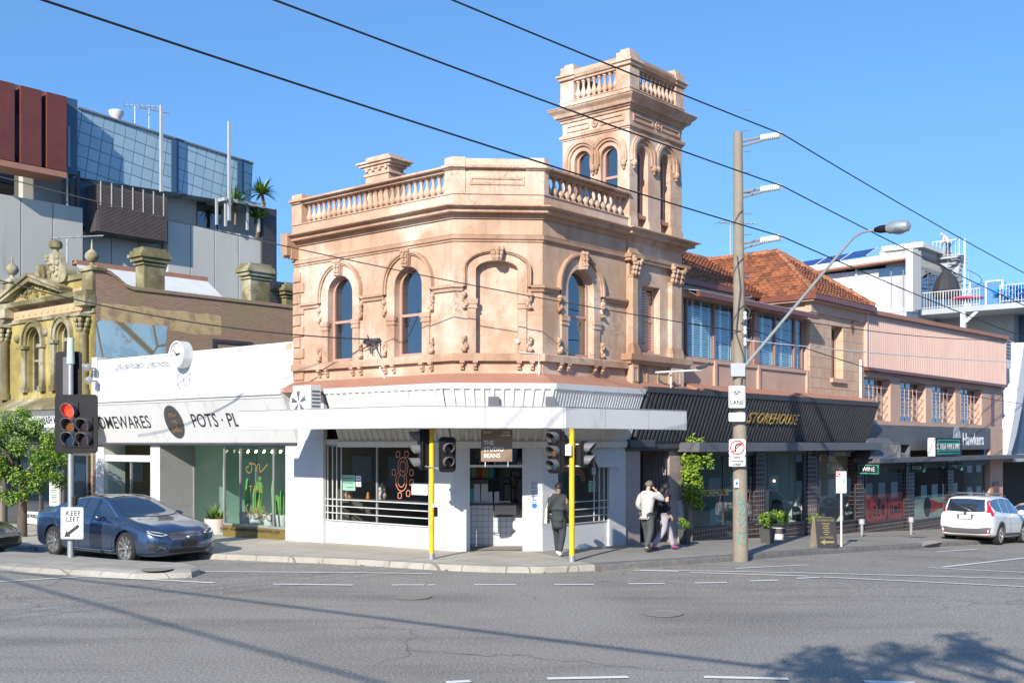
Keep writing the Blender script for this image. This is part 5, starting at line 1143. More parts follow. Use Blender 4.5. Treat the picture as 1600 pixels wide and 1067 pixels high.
m = MB(); m.fbox(FR, WB[0]-.1, WB[1]+.12, WB[2]-.16, WB[2]-.002, -.1, .16); m.build('sill', 'pink_render', SH, bevel=.01)
s_ = FR.s(1329); z_ = FR.z(1329, 511); m = MB(); m.fprism(FR, [(s_-.14, z_), (s_, z_-.22), (s_+.14, z_), (s_, z_+.22)], .055, .10); m.build('diamond_ornament', 'brown_paint', SH)
MB().fbox(FR, sS0, sB-.02, FR.z(1164, 571)-.05, zw0+.0, -.1, .05).build('window_ledge', 'pink_render', SH)
for uu in (1118, 1186, 1262): s_ = FR.s(uu, .05); MB().fbox(FR, s_-.07, s_+.07, zAw+.15, zw0-.02, 0, .075).build('render_strip', 'pink_render', SH)
bays = [1069, 1077, 1119.5, 1150, 1178, 1186, 1214.5, 1244.5, 1257]
for k, (a, b) in enumerate(zip(bays[:-1], bays[1:])):
 if k == 4:
  m = MB(); m.fbox(FR, FR.s(a), FR.s(b), zw0, zw1+.02, -.25, .02); m.build('mullion_post', 'frame_brown', SH); continue
 sa, sb = FR.s(a), FR.s(b); m = MB(); w = .045
 m.fbox(FR, sa, sa+w, zw0, zw1, -.16, -.06); m.fbox(FR, sb-w, sb, zw0, zw1, -.16, -.06); m.fbox(FR, sa+w, sb-w, zw1-w, zw1, -.16, -.06); m.fbox(FR, sa+w, sb-w, zw0, zw0+w, -.16, -.06)
 W_ = m.build('window', 'frame_brown', SH); MB().poly([FR.P(q, z, -.11) for q, z in ((sa, zw0), (sb, zw0), (sb, zw1), (sa, zw1))]).build('pane', 'blue_glass', W_)
 m = MB(); n_ = 26; sp_ = max(1, round((sb-sa)/.62)); pwid = (sb-sa-.1)/sp_
 for j in range(sp_):
  x0 = sa+.05+j*pwid; m.fbox(FR, x0, x0+.05, zw0, zw1, -.24, -.21); m.fbox(FR, x0+pwid-.05, x0+pwid, zw0, zw1, -.24, -.21)
  for i in range(n_):
   z_ = zw0+.06+(zw1-zw0-.1)*i/n_; h = (zw1-zw0-.1)/n_
   m.quad(FR.P(x0+.05, z_, -.20), FR.P(x0+pwid-.05, z_, -.20), FR.P(x0+pwid-.05, z_+h*.75, -.25), FR.P(x0+.05, z_+h*.75, -.25))
 m.build('shutter', 'louvre_white', W_)
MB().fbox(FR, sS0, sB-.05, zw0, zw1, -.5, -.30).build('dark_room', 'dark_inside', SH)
zg = FR.z(1070, 453, .5); e1 = FR.s(1279, .5); zb3 = zg+.38
vs = []; n_ = int((e1-sS0)/.11); m = MB()
for i in range(n_*2+1):
 s_ = sS0+(e1-sS0)*i/(n_*2); o = .025 if i % 2 else 0; vs += [FR.P(s_, zg+.06+o, .50), FR.P(s_, zb3+o, -1.7)]
m.add(vs, [(2*i, 2*i+2, 2*i+3, 2*i+1) for i in range(n_*2)]); m.build('tin_roof', 'zinc_roof', SH)
MB().fbox(FR, sS0, e1, zg-.10, zg+.045, .44, .56).build('gutter', 'brown_paint', SH); MB().quad(FR.P(sS0, zg-.09, .5), FR.P(e1, zg-.09, .5), FR.P(e1, zw1+.2, 0), FR.P(sS0, zw1+.2, 0)).build('soffit', 'cream_wall', SH)
m_, nt_, b_ = _mat('terracotta'); co_ = coord(nt_, dR);
t_ = N(nt_, 'TexVoronoi'); mp = N(nt_, 'Mapping'); mp.inputs['Scale'].default_value = (4.2, 5.5, 4.2); nt_.links.new(co_, mp.inputs[0]); nt_.links.new(mp.outputs[0], t_.inputs['Vector']); t_.inputs['Scale'].default_value = 1; t_.inputs['Randomness'].default_value = .25
sx_ = N(nt_, 'SeparateColor'); nt_.links.new(t_.outputs['Color'], sx_.inputs[0])
c_ = mixc(nt_, sx_.outputs[0], (.20, .07, .035), (.46, .185, .085)); c_ = mixc(nt_, ramp(nt_, noi(nt_, co_, 1.6, 7, .75), .52, .72), c_, (.13, .075, .05)); c_ = mixc(nt_, ramp(nt_, noi(nt_, co_, 9, 4, .8), .62, .75), c_, (.38, .32, .2))
nt_.links.new(c_, b_.inputs['Base Color']); b_.inputs['Roughness'].default_value = .8; bump(nt_, b_, noi(nt_, co_, 14, 5, .7), .4, .02)
def tileface(m, e0, e1, r0, r1, rows, pitch=.25):
 """tiles between eave e0-e1 and ridge r0-r1: stepped courses with rolled tiles"""
 e0, e1, r0, r1 = map(Vector, (e0, e1, r0, r1)); L = (e1-e0).length; n = max(2, int(L/pitch)); up = ((e1-e0).cross(r0-e0)).normalized()
 if up.z < 0: up = -up
 for j in range(rows):
  a0 = e0+(r0-e0)*j/rows; a1 = e1+(r1-e1)*j/rows; b0 = e0+(r0-e0)*(j+1)/rows; b1 = e1+(r1-e1)*(j+1)/rows
  Lr = (a1-a0).length; Lt = (b1-b0).length; k = max(1, round(max(Lr, Lt)/pitch)); vs = []; sh = .5*(j % 2)
  for i in range(k+1):
   for f in ((0, .12, .5, .88) if i < k else (0,)):
    t = (i+f)/k; h = .055 if f in (.5,) else (.035 if f in (.12, .88) else .0); h += .04
    p = a0+(a1-a0)*t; q = b0+(b1-b0)*t; vs += [p+up*(h+.02), q+up*(h-.035), p+up*-.02]
  c = len(vs)//3; m.add(vs, [(3*i, 3*i+3, 3*i+4, 3*i+1) for i in range(c-1)]+[(3*i+2, 3*i+5, 3*i+3, 3*i) for i in range(c-1)])
def caps(m, a, b, r=.12, st=.38):
 a, b = Vector(a), Vector(b); n = max(1, int((b-a).length/st))
 for i in range(n): m.tube([a+(b-a)*(i/n), a+(b-a)*((i+1.08)/n)], r*(1.0), 7, r2=r*.82)
zm = FR.z(1130, 450, -1.8); sM = FR.s(1199, -1.8); rz0 = FR.z(1070, 397, -5.2)
m = MB(); tileface(m, FR.P(sS0-.3, zm, -1.7), FR.P(sM+.4, zm, -1.7), FR.P(sS0-.3, rz0, -5.4), FR.P(sM+3.5, rz0, -5.4), 16); m.build('roof', 'terracotta', SH)
m = MB(); caps(m, FR.P(sS0-.2, rz0+.06, -5.4), FR.P(FR.s(1135, -5.4)+1.5, rz0+.06, -5.4)); m.build('ridge_tiles', 'terracotta', SH)
MB().fbox(FR, sS0-.3, sM+.3, zm-.14, zm+.02, -1.78, -1.62).build('gutter', 'brown_paint', SH); MB().fbox(FR, sS0-.3, sM+.2, zg+.2, zm-.14, -2.1, -1.85).build('eaves_wall', 'cream_wall', SH)
h0, h1 = FR.s(1272, .35), FR.s(1366, .35); zE = zeB+.02; dep = 5.5; ap = FR.P((h0+h1)/2+.1, FR.z(1218, 400, -2.5), -2.4); apb = ap+Vector((nR.x, nR.y, 0))*-4
A, B, C_, D = FR.P(h0, zE, .35), FR.P(h1, zE, .35), FR.P(h1, zE, -7), FR.P(h0, zE, -7)
m = MB(); tileface(m, A, B, ap, ap+(B-A)*.001, 17); tileface(m, D, A, apb, ap, 17); tileface(m, B, C_, ap, apb, 17); m.build('hip_roof', 'terracotta', SH)
m = MB(); up = Vector((0, 0, .1)); caps(m, A+up, ap+up); caps(m, B+up, ap+up); caps(m, ap+up, apb+up); m.build('hip_tiles', 'terracotta', SH)
m = MB(); m.fbox(FR, h0-.06, h1+.06, zE-.14, zE+.03, .30, .44); m.fbox(FR, h0-.08, h0+.05, zE-.14, zE+.03, -4, .30); m.fbox(FR, h1-.05, h1+.08, zE-.14, zE+.03, -4, .30); m.build('gutter', 'brown_paint', SH)
m = MB(); m.fbox(FR, h0, h1, zE-.20, zE-.14, -4, .32); m.fbox(FR, sB-.06, sS1+.06, zE-.55, zE-.20, -.1, .14); m.build('eaves_moulding', 'pink_render', SH)
m = MB(); p0 = FR.s(1343, .1); m.tube([FR.P(p0, zAw+.1, .14), FR.P(p0, FR.z(1343, 562, .1), .14)], .05, 8); m.build('downpipe', 'pot_white', SH)
aerial(FR.P(FR.s(1141, -4.5), FR.z(1141, 408, -4.5), -4.5), 1.5, 1.6, 9, 'tv aerial on the tiled roof just left of the timber pole', .2)
blo, bhi = [FR.P(sE+.02, 0, o).xy for o in (.12, .60)], None
sK1 = FR.s(1364, .45)
ribbed(FR.P(sE+.02, 0, .12).xy, FR.P(FR.s(1351, .12), 0, .12).xy, FR.P(sE+.02, 0, .60).xy, FR.P(sK1, 0, .60).xy, 2.80, zAw-.08, .20, .075, 'slat').build('awning_skirt', 'black_metal', SH)
m = MB(); m.sweep([FR.P(sE+.02, 0).xy, FR.P(sK1, 0).xy], [(.50, zAw-.10), (.68, zAw-.10), (.70, zAw+.05), (.58, zAw+.06)], 1); m.build('gutter', 'black_metal', SH)
MB().sweep([FR.P(sT1, 0).xy, FR.P(sK1, 0).xy], [(0, zAw+.28), (.66, zAw+.06), (.6, zAw-.0), (0, zAw-.2)], 1).build('awning_roof', 'rust_roof', SH)
worn('slab_grey', (.13, .135, .145), (.09, .09, .10), 2, .6, .6)
zsl0, zsl1 = 2.50, 2.77
MB().fbox(FR, sE+.02, FR.s(1351, .12), 2.6, 2.86, -.05, .14).build('awning_trim', 'black_metal', SH)
MB().fbox(FR, FR.s(1069, .3), FR.s(1379, .8), zsl0, zsl1, -.1, .80).build('canopy_slab', 'slab_grey', SH)
s_ = FR.s(1204, .36); z_ = FR.z(1204, 655, .36); tl2 = atan2(.48, zAw-2.9)
hs = (FR.z(1204, 646, .36)-FR.z(1204, 664, .36))/.70
text('STOREHOUSE', hs*.95, 'letter_gold', SH, fmat(FR, s_, z_, .12+.48*(z_-2.8)/(zAw-2.88)+.085, tl2*.9, 1), ext=.012, shear=.25, sx=1.0, spacing=1.12, bold=.004)
m_, nt_, b_ = _mat('black_tiles'); co_ = coord(nt_, dR); t_ = N(nt_, 'TexBrick'); t_.offset = 0; t_.inputs['Scale'].default_value = 1; t_.inputs['Brick Width'].default_value = .15; t_.inputs['Row Height'].default_value = .15; t_.inputs['Mortar Size'].default_value = .008
t_.inputs['Color1'].default_value = (.025, .015, .018, 1); t_.inputs['Color2'].default_value = (.05, .03, .032, 1); t_.inputs['Mortar'].default_value = (.28, .25, .24, 1); nt_.links.new(co_, t_.inputs['Vector']); nt_.links.new(t_.outputs['Color'], b_.inputs['Base Color']); b_.inputs['Roughness'].default_value = .15; bump(nt_, b_, ramp(nt_, t_.outputs['Fac'], 0, 1, True), .5, .004)
m_, nt_, b_ = _mat('granite'); co_ = coord(nt_, dR); t_ = N(nt_, 'TexVoronoi'); t_.inputs['Scale'].default_value = 34; nt_.links.new(co_, t_.inputs['Vector']); c_ = mixc(nt_, ramp(nt_, t_.outputs['Distance'], .25, .45), (.16, .10, .10), (.42, .33, .31)); nt_.links.new(c_, b_.inputs['Base Color']); b_.inputs['Roughness'].default_value = .5
zf2 = -2.2
P0, P1 = FR.s(978.5), FR.s(1069)
m = MB(); zP = FR.z(1020, 704); d0_, d1_ = FR.s(1000.5), FR.s(1046)
m.fbox(FR, P0, d0_, zf2, zP, -1.2, 0); m.build('porch_pier', 'granite', CB, bevel=.01); m = MB(); m.fbox(FR, d1_, P1, zf2, zP, -1.2, .0); m.build('porch_pier', 'granite', CB, bevel=.01)
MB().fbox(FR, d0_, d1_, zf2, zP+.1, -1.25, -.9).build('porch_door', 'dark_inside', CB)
m = MB();
for i in range(5): s_ = FR.s(1032)+i*.09; m.fbox(FR, s_, s_+.02, -.9, 2.5, -.3+.06*i, -.28+.06*i)
m.fbox(FR, FR.s(1032), FR.s(1032)+.45, 1.0, 1.1, -.3, -.05); m.build('security_gate', 'black_metal', CB)
m = MB(); m.fbox(FR, P0-.15, P1, zP+.002, zP+.25, -1.2, .10); m.fbox(FR, P0-.2, P0+1.0, zP+.10, zP+.30, .10, .28); m.build('porch_lintel', 'black_metal', CB, bevel=.01)
m = MB();
for uu in (1060, 1063): q = FR.s(uu, .05); m.tube([FR.P(q, zf2+.5, .05), FR.P(q, FR.z(1060, 800), .05)], .022, 6)
q = FR.s(1061, .05); m.fbox(FR, q-.08, q+.06, FR.z(1060, 800), FR.z(1060, 797)+.3, .0, .1); m.fbox(FR, q-.06, q+.10, FR.z(1060, 820), FR.z(1060, 801)-.0, .0, .1); m.build('meter_conduit', 'zinc_roof', CB)
def bay(par, u0, u1, vb, top=2.42, off=-.02, tilt=0, label=None, g='shop_glass', frame='black_metal', tiles=True, muls=()):
 a, b = FR.s(u0, off), FR.s(u1, off); zb = FR.z((u0+u1)/2, vb, off)
 W_ = shopwin(FR, (a, b, zb, top, 0), par, [FR.s(q, off) for q in muls], .06, -off+.05, frame, g, 'shop_window')
 if tiles: MB().fbox(FR, a-.0, b+.0, zf2, zb-.002, -.3, off+.0).build('stallboard', 'black_tiles', par)
 return W_, a, b, zb
zt2 = 2.42
b1_ = bay(SH, 1081, 1180, 822, muls=(1131,)); b2_ = bay(SH, 1200, 1257, 819); b3_ = bay(SH, 1279, 1338, 817)
for a, b in ((1180, 1193), (1261, 1275), (1339, 1349)): MB().fbox(FR, FR.s(a), FR.s(b), zf2, 2.5, -.35, .03).build('tiled_pier', 'black_tiles', SH)
for a, b in ((1193, 1200), (1257, 1261), (1275, 1279)): MB().fbox(FR, FR.s(a), FR.s(b), zf2, 2.5, -.3, -.02).build('door_post', 'black_metal', SH)
MB().fbox(FR, P1, FR.s(1349), 2.42, 2.6, -.3, .0).build('fascia', 'slab_grey', SH); MB().fbox(FR, P1, FR.s(1081), zf2, 2.5, -.3, -.05).build('door_post', 'black_metal', SH)
text('STOREHOUSE', .20, 'letter_gold', SH, fmat(FR, FR.s(1309, .3), FR.z(1309, 708.5, .3), .36), sx=.8); MB().fbox(FR, FR.s(1293, .3), FR.s(1327, .3), FR.z(1309, 712.6, .3), FR.z(1309, 703.9, .3), .29, .35).build('hanging_sign_board', 'black_metal', SH)
text('STOREHOUSE', .30, 'letter_gold', SH, fmat(FR, FR.s(1118), FR.z(1118, 770), -.015), sx=.9)
def shopint(par, s0, s1, dep, name='shop_interior', mat='inside_wall', fl=None, side='green_grey'):
 m = MB(); zl = ground(FR, s0)-.3 if fl is None else fl
 m.quad(FR.P(s0, zl, -dep), FR.P(s1, zl, -dep), FR.P(s1, 2.6, -dep), FR.P(s0, 2.6, -dep)); m.quad(FR.P(s0, zl, -.2), FR.P(s1, zl-.3, -.2), FR.P(s1, zl, -dep), FR.P(s0, zl, -dep)); m.quad(FR.P(s0, 2.58, -.2), FR.P(s1, 2.58, -.2), FR.P(s1, 2.58, -dep), FR.P(s0, 2.58, -dep))
 m.quad(FR.P(s0, zl, -.2), FR.P(s0, zl, -dep), FR.P(s0, 2.6, -dep), FR.P(s0, 2.6, -.2)); m.build(name, mat, par)
 m = MB(); m.quad(FR.P(s1, zl-.5, -.2), FR.P(s1, zl-.5, -dep), FR.P(s1, 2.6, -dep), FR.P(s1, 2.6, -.2)); m.build('interior_side_wall', side, par)
shopint(SH, P1+.1, FR.s(1190), 3.5); shopint(SH, FR.s(1191), FR.s(1259), 3.5); shopint(SH, FR.s(1262), FR.s(1345), 3.5)
flat('shelf_teal', (.16, .40, .38), .6); worn('timber_pale', (.45, .33, .20), (.36, .26, .16), 3, .5, .7); flat('cloth_dark', (.03, .035, .05), .8); flat('cloth_blue', (.06, .09, .18), .8); flat('lamp_amber', (1, .45, .12), .4, emit=14); flat('lamp_red', (1, .12, .12), .4, emit=4)
for k, uu in enumerate((1211, 1226, 1239)):
 p = FR.P(FR.s(uu, -1.2), FR.z(uu, 751 if k < 2 else 760, -1.2), -1.2); E = empty('pendant_lamp', p, ('amber pendant lamp, left one behind the shop window with the potted shrubs', 'amber pendant lamp, middle one behind the shop window with the potted shrubs', 'red pendant lamp hanging behind the shop window')[k], 'pendant lamp', 'pendant lamps in the black shop'); MB().tube([p, p+Vector((0, 0, 2.5-p.z))], .01, 4).build('cord', 'black_metal', E); MB().ball(p, .09, 10, 8).build('bulb', 'lamp_amber' if k < 2 else 'lamp_red', E, smooth=True)
for k, (uu, vv, r, mt) in enumerate(((1214, 790, .32, 'cloth_dark'), (1232, 786, .28, 'cloth_blue'))):
 p = FR.P(FR.s(uu, -.8), FR.z(uu, 835, -.8), -.8); zt = FR.z(uu, vv-10, -.8); E = empty('display_stand', p, ('dark clothes on a display stand, left one in the pendant-lit window', 'blue clothes on a display stand, right one in the pendant-lit window')[k], 'display stand', 'display stands in the window'); MB().lathe(p, [(.2, .0), (.2, .02), (.02, .04), (.02, zt-p.z)], 10).build('stand', 'black_metal', E); MB().lathe(p, [(r*.9, .3), (r*.75, .8), (r*.45, 1.2), (r*.6, zt-p.z-.35), (r*.35, zt-p.z-.15), (.05, zt-p.z)], 12).build('garment', mt, E, smooth=True)
def card(u0, u1, v0, v1, mat, name, label, cat, off=-.13, txt=None, fr=FR, tm='letter_white', ts=.5):
 s0, s1 = sorted((fr.s(u0, off), fr.s(u1, off))); um = (u0+u1)/2; za, zb = fr.z(um, v1, off), fr.z(um, v0, off); E = empty(name, fr.P((s0+s1)/2, za, off), label, cat)
 MB().fbox(fr, s0, s1, za, zb, off-.012, off).build('board', mat, E)
 if txt:
  for i, t in enumerate(txt): text(t, (zb-za)/(len(txt)+.6)*ts, tm, E, fmat(fr, (s0+s1)/2, zb-(zb-za)*(i+.8)/(len(txt)+.6), off+.004, 0, -1 if fr is FL else 1), ext=.001, sx=.8)
 return E
card(1238, 1252, 790, 812, 'letter_black', 'display_board', 'black shop online card at the foot of the pendant-lit window', 'sign', txt=['Shop Online'])
card(1318, 1334, 790, 812, 'letter_black', 'display_board', 'black shop online card at the foot of the window nearest the parking sign', 'sign', txt=['Shop Online'])
card(1167, 1177, 788, 812, 'letter_black', 'display_board', 'black shop online card beside the timber pole in the storehouse window', 'sign', txt=['Shop Online'])
m = MB(); s_ = FR.s(1110, -.9); m.fbox(FR, s_-.6, s_+.6, FR.z(1110, 820, -.9), FR.z(1110, 816, -.9), -1.1, -.6); m.fbox(FR, s_-.35, s_+.4, FR.z(1110, 816, -.9), FR.z(1110, 793, -.9), -1.0, -.7)
tag(m.build('display_table', 'shelf_teal', None), 'low teal display table with a box behind the storehouse lettering', 'table')
R_ = random.Random(21)
for (ua, ub, dp, lb) in ((1130, 1178, 2.2, 'stocked shelf at the back of the window behind the storehouse lettering'), (1204, 1250, 3.0, 'stocked shelf at the back of the pendant-lit window'), (1283, 1330, 2.6, 'stocked shelf at the back of the window by the parking sign')):
 a, b = FR.s(ua, -dp), FR.s(ub, -dp); zl = ground(FR, a)-.1; E = empty('stock_shelf', FR.P((a+b)/2, zl, -dp), lb, 'shelf', 'stocked shelves in the black shop')
 for j in range(4):
  z = zl+.5+j*.62; MB().fbox(FR, a, b, z, z+.03, -dp-.3, -dp+.1).build('board', 'timber_pale', E)
  for i in range(int((b-a)/.28)): h = R_.uniform(.12, .4); r = R_.uniform(.05, .10); MB().lathe(FR.P(a+.15+i*.28, z+.03, -dp-.08), [(r*.7, 0), (r, h*.4), (r*.6, h*.8), (r*.7, h)], 8).build('ware', R_.choice(('pot_white', 'pot_pink', 'shelf_teal', 'leaf', 'gold_strip', 'cloth_blue')), E, smooth=True)

# ============================================================= PINK CORRUGATED BUILDING (bar and bottle shop)
sH0, sH1 = FR.s(1347.5), FR.s(1566);
HB = empty('corrugated_building', FR.P((sH0+sH1)/2, ground(FR, (sH0+sH1)/2)), 'long pink building with corrugated upper cladding, four barred windows and dark shopfronts', 'building')
worn('pink_metal', (.57, .40, .335), (.50, .34, .28), .8, .5, .5, (.42, .30, .26), .4, .05, 8, streak=True)
zc0, zc1 = FR.z(1346, 573.4), FR.z(1346, 486); zc1r = FR.z(1565, 527.5)
n_ = int((sH1-sH0)/.20); m = MB(); vs = []
for i in range(n_*4+1):
 s_ = sH0+.1+(sH1-sH0-.1)*i/(n_*4); o = .12+(.0, .05, .05, .0)[i % 4]; zt = zc1+(zc1r-zc1)*(s_-sH0)/(sH1-sH0); vs += [FR.P(s_, zc0, o), FR.P(s_, zt, o)]
m.add(vs, [(2*i, 2*i+2, 2*i+3, 2*i+1) for i in range(n_*4)]); m.build('corrugated_cladding', 'pink_metal', HB)
m = MB(); m.fprism(FR, [(sH0, zc1-.1), (sH1+.05, zc1r-.1), (sH1+.05, zc1r+.06), (sH0, zc1+.06)], -.3, .30); m.build('roof_capping', 'rust_roof', HB)
MB().fbox(FR, sH0-.02, sH0+.1, zc0, zc1-.1, -.1, .2).build('corner_trim', 'pink_metal', HB); MB().fbox(FR, sH1-.1, sH1+.02, zc0, zc1r-.1, -.1, .2).build('corner_trim', 'pink_metal', HB)
MB().fbox(FR, sH0, sH1, zc0-.12, zc0-.002, -.1, .26).build('cladding_ledge', 'brown_paint', HB)
zh1, zh0 = FR.z(1349, 588), FR.z(1390, 658); wu = [(1350, 1391.5), (1406, 1446.5), (1456, 1493), (1501, 1534)]
ops = [(FR.s(a), FR.s(b), zh0, zh1, 0) for a, b in wu]
m = MB(); m.wall(FR, sH0, sH1, zh0-.15, zc0-.12, ops, .38); m.build('wall', 'block_render' if 0 else 'pink_render', HB)
m = MB(); m.fbox(FR, FR.s(1548), FR.s(1553), zh0, zh1-.1, -.02, .03); m.build('wall_groove', 'brown_paint', HB)
worn('pale_sash', (.55, .48, .44), (.45, .38, .34), 3, .5, .5)
for a, b, za, zb, _ in ops:
 m = MB(); o0, o1 = -.36, -.30; w = .05
 m.fbox(FR, a, b, za, za+w, o0, o1); m.fbox(FR, a, b, zb-w, zb, o0, o1); m.fbox(FR, a, a+w, za, zb, o0, o1); m.fbox(FR, b-w, b, za, zb, o0, o1)
 for k in range(1, 4): q = a+(b-a)*k/4; m.fbox(FR, q-.018, q+.018, za+w, zb-w, o0, o1-.01)
 for k in range(1, 6): q = za+(zb-za)*k/6; m.fbox(FR, a+w, b-w, q-.016, q+.016, o0, o1-.012)
 W_ = m.build('window', 'pale_sash', HB); MB().poly([FR.P(s_, z_, -.34) for s_, z_ in ((a, za), (b, za), (b, zb), (a, zb))]).build('pane', 'old_glass', W_)
 m = MB(); c0_, c1_ = a+(b-a)*.1, a+(b-a)*.72; q0, q1 = za+(zb-za)*.18, za+(zb-za)*.78
 for k in range(5): q = c0_+(c1_-c0_)*k/4; m.fbox(FR, q-.012, q+.012, q0-.1, q1+.1, -.10, -.08)
 for k in range(4): q = q0+(q1-q0)*k/3; m.fbox(FR, a-.0, b, q-.012, q+.012, -.12, -.10)
 m.build('window_bars', 'pink_metal', W_)
zq0, zq1 = 2.45, zh0-.152
MB().fbox(FR, FR.s(1349), FR.s(1546), zq0, zq1, -.05, .05).build('fascia', 'slab_grey', HB); MB().fbox(FR, FR.s(1546), sH1, -2.6, zq1, -.2, .03).build('end_pier', 'pink_render', HB)
zl_ = FR.z(1519, 687); text('Hawkers', (FR.z(1519, 678)-FR.z(1519, 697))/.75, 'letter_white', HB, fmat(FR, FR.s(1519), zl_, .058), sx=1.1, bold=.015)
m = MB(); c_ = FR.P(FR.s(1493), FR.z(1493, 682), .052); m.lathe(c_, [(.48, 0), (.48, .01), (.40, .01), (.38, .004)], 24, (nR.x, nR.y, 0)); m.fprism(FR, [(FR.s(1493)-.12, FR.z(1493, 690)), (FR.s(1493)+.12, FR.z(1493, 690)), (FR.s(1493), FR.z(1493, 675))], .05, .07); m.build('round_emblem', 'zinc_roof', HB)
ke = FR.s(1571, .95); ks = FR.s(1369, .8)
zk0, zk1 = FR.z(1571, 716.5, .9), FR.z(1571, 711, .9)
MB().fbox(FR, ks, sH1+.3, zk0, zk1, -.1, .95).build('canopy_slab', 'slab_grey', HB)
MB().hexa([FR.P(ks-.2, zk1, .7), FR.P(FR.s(1412, .5), zk1, .7), FR.P(FR.s(1412, .5), zk1, .05), FR.P(ks-.2, zk1, .05), FR.P(FR.s(1352, .1), 2.95, .2), FR.P(FR.s(1385, .1), 2.95, .15), FR.P(FR.s(1385, .1), 2.95, .05), FR.P(FR.s(1352, .1), 2.95, .05)]).build('flashing', 'slab_grey', HB)
hb = [(1352, 1414, 815), (1428, 1479, 812), (1489, 1538, 808)]
for k, (a, b, v) in enumerate(hb): bay(HB, a, b, v, top=zk0-.25)
for a, b in ((1415, 1427), (1480, 1489)): MB().fbox(FR, FR.s(a), FR.s(b), -2.6, zk0-.05, -.35, .03).build('tiled_pier', 'black_tiles', HB)
MB().fbox(FR, FR.s(1350), FR.s(1546), zk0-.27, zk0-.002, -.3, .0).build('shop_header', 'black_metal', HB)
shopint(HB, FR.s(1351), FR.s(1545), 4, side='inside_wall')
worn('poster_red', (.62, .06, .05), (.5, .04, .04), 1.5, .7, .5, (.10, .12, .13), .5); worn('poster_grey', (.50, .54, .46), (.4, .44, .4), 2, .7, .5, (.3, .08, .05), .8)
def poster(u0, u1, v0, v1, mat, label):
 off = -.10; a, b = FR.s(u0, off), FR.s(u1, off); um = (u0+u1)/2; E = empty('window_poster', FR.P((a+b)/2, FR.z(um, v1, off), off), label, 'poster', 'posters in the bottle shop windows'); MB().fbox(FR, a, b, FR.z(um, v1, off), FR.z(um, v0, off), off-.02, off-.005).build('sheet', mat, E); return E, a, b, FR.z(um, v1, off), FR.z(um, v0, off)
E, a, b, za, zb = poster(1354, 1412, 771, 813, 'poster_red', 'red poster with black brush lettering in the window beside the wine sign')
M0 = fmat(FR, (a+b)/2, (za+zb)/2, -.095); k = (b-a)/2
def wordscript(par, M, word, w, h, th, mat):
 g_ = {'b': [(.1, 1), (.15, 0), (.5, .05), (.6, .4), (.2, .45)], 'e': [(.1, .3), (.6, .4), (.5, .6), (.2, .55), (.15, .1), (.7, .05)], 'l': [(.2, .1), (.5, .9), (.3, 1), (.25, .1), (.6, 0)], 'f': [(.7, .95), (.45, 1), (.35, -.3), (.15, -.2), (.6, .4)], 'a': [(.6, .5), (.2, .5), (.15, .1), (.55, .1), (.6, .5), (.7, .0)], 'm': [(.05, 0), (.15, .5), (.3, .1), (.42, .5), (.55, .1), (.7, .5), (.8, 0)], 'H': [(.1, 1), (.1, 0), (.12, .5), (.6, .55), (.6, 1), (.62, 0)]}
 n = len(word); st = []
 for i, c in enumerate(word): st.append([((-.5+(i+x)/n)*w, (y-.5)*h) for x, y in g_.get(c, g_['e'])])
 return script(par, M, st, th, mat, 'brush_lettering')
wordscript(E, M0, 'belefame', k*1.8, (zb-za)*.55, .07, 'letter_black')
E, a, b, za, zb = poster(1430, 1477, 773, 809, 'poster_grey', 'grey and red poster of a bottle in the window beside the beer sign')
m = MB(); c_ = FR.P((a+b)/2-.4, (za+zb)/2, -.1); m.lathe(c_, [(.42, 0), (.42, .01), (.33, .012), (.33, .004)], 20, (nR.x, nR.y, 0)); m.build('ring_mark', 'letter_black', E); MB().fprism(FR, [((a+b)/2, (za+zb)/2-.3), (b-.7, (za+zb)/2-.12), (b-.3, (za+zb)/2-.12), (b-.3, (za+zb)/2+.12), (b-.7, (za+zb)/2+.12), ((a+b)/2, (za+zb)/2+.3)], -.104, -.098).build('bottle_print', 'poster_red', E)
MB().lathe(FR.P(FR.s(1518), FR.z(1518, 776), -.05), [(.34, 0), (.34, .01), (.27, .012), (.25, .004), (.12, .004), (.12, .01)], 24, (nR.x, nR.y, 0)).build('window_emblem', 'shelf_teal', HB)
MB().fbox(FR, FR.s(1550), FR.s(1559), FR.z(1554, 780), FR.z(1554, 753), .03, .08).build('meter_box', 'brown_paint', HB)
flat('sign_green', (.02, .42, .28), .5)
def projsign(uu, v0, v1, word, label, wid=.62, off=.15):
 c = FR.s(uu, off+wid/2); zb, za = FR.z(uu, v0, off), FR.z(uu, v1, off); fr = Fr(FR.P(c, 0, off).xy, nR, -dR); E = empty('projecting_sign', FR.P(c, za, off), label, 'sign', 'green-edged drinks signs under the canopy')
 MB().fbox(fr, 0, wid, za, zb, -.10, 0).build('board', 'letter_black', E); frame_rect(fr, .02, wid-.02, za+.03, zb-.03, .025, .001, .01, 'border', 'sign_green', E); text(word, .22, 'letter_white', E, fmat(fr, wid/2, (za+zb)/2, .006), sx=.85)
 m = MB(); m.tube([fr.P(wid*.5, zb, -.05), fr.P(wid*.5, zb+.12, -.05)], .02, 5); m.tube([fr.P(0, zb-.1, -.05), fr.P(-off+.0, zb-.1, -.05)], .02, 5); m.build('hanger', 'black_metal', E)
projsign(1357, 724, 740, 'WINE', 'small black wine sign with bright green border under the canopy', .8)
projsign(1433, 723, 737, 'BEER', 'small black beer sign hanging above the tiled pier')
projsign(1493, 722, 734, 'SPIRIT', 'small black spirit sign hanging beside the last bay')
o_ = .75; E = empty('canopy_sign', FR.P(FR.s(1481, o_), zk1, o_), 'black and green wine and spirit sign standing on the shop canopy', 'sign')
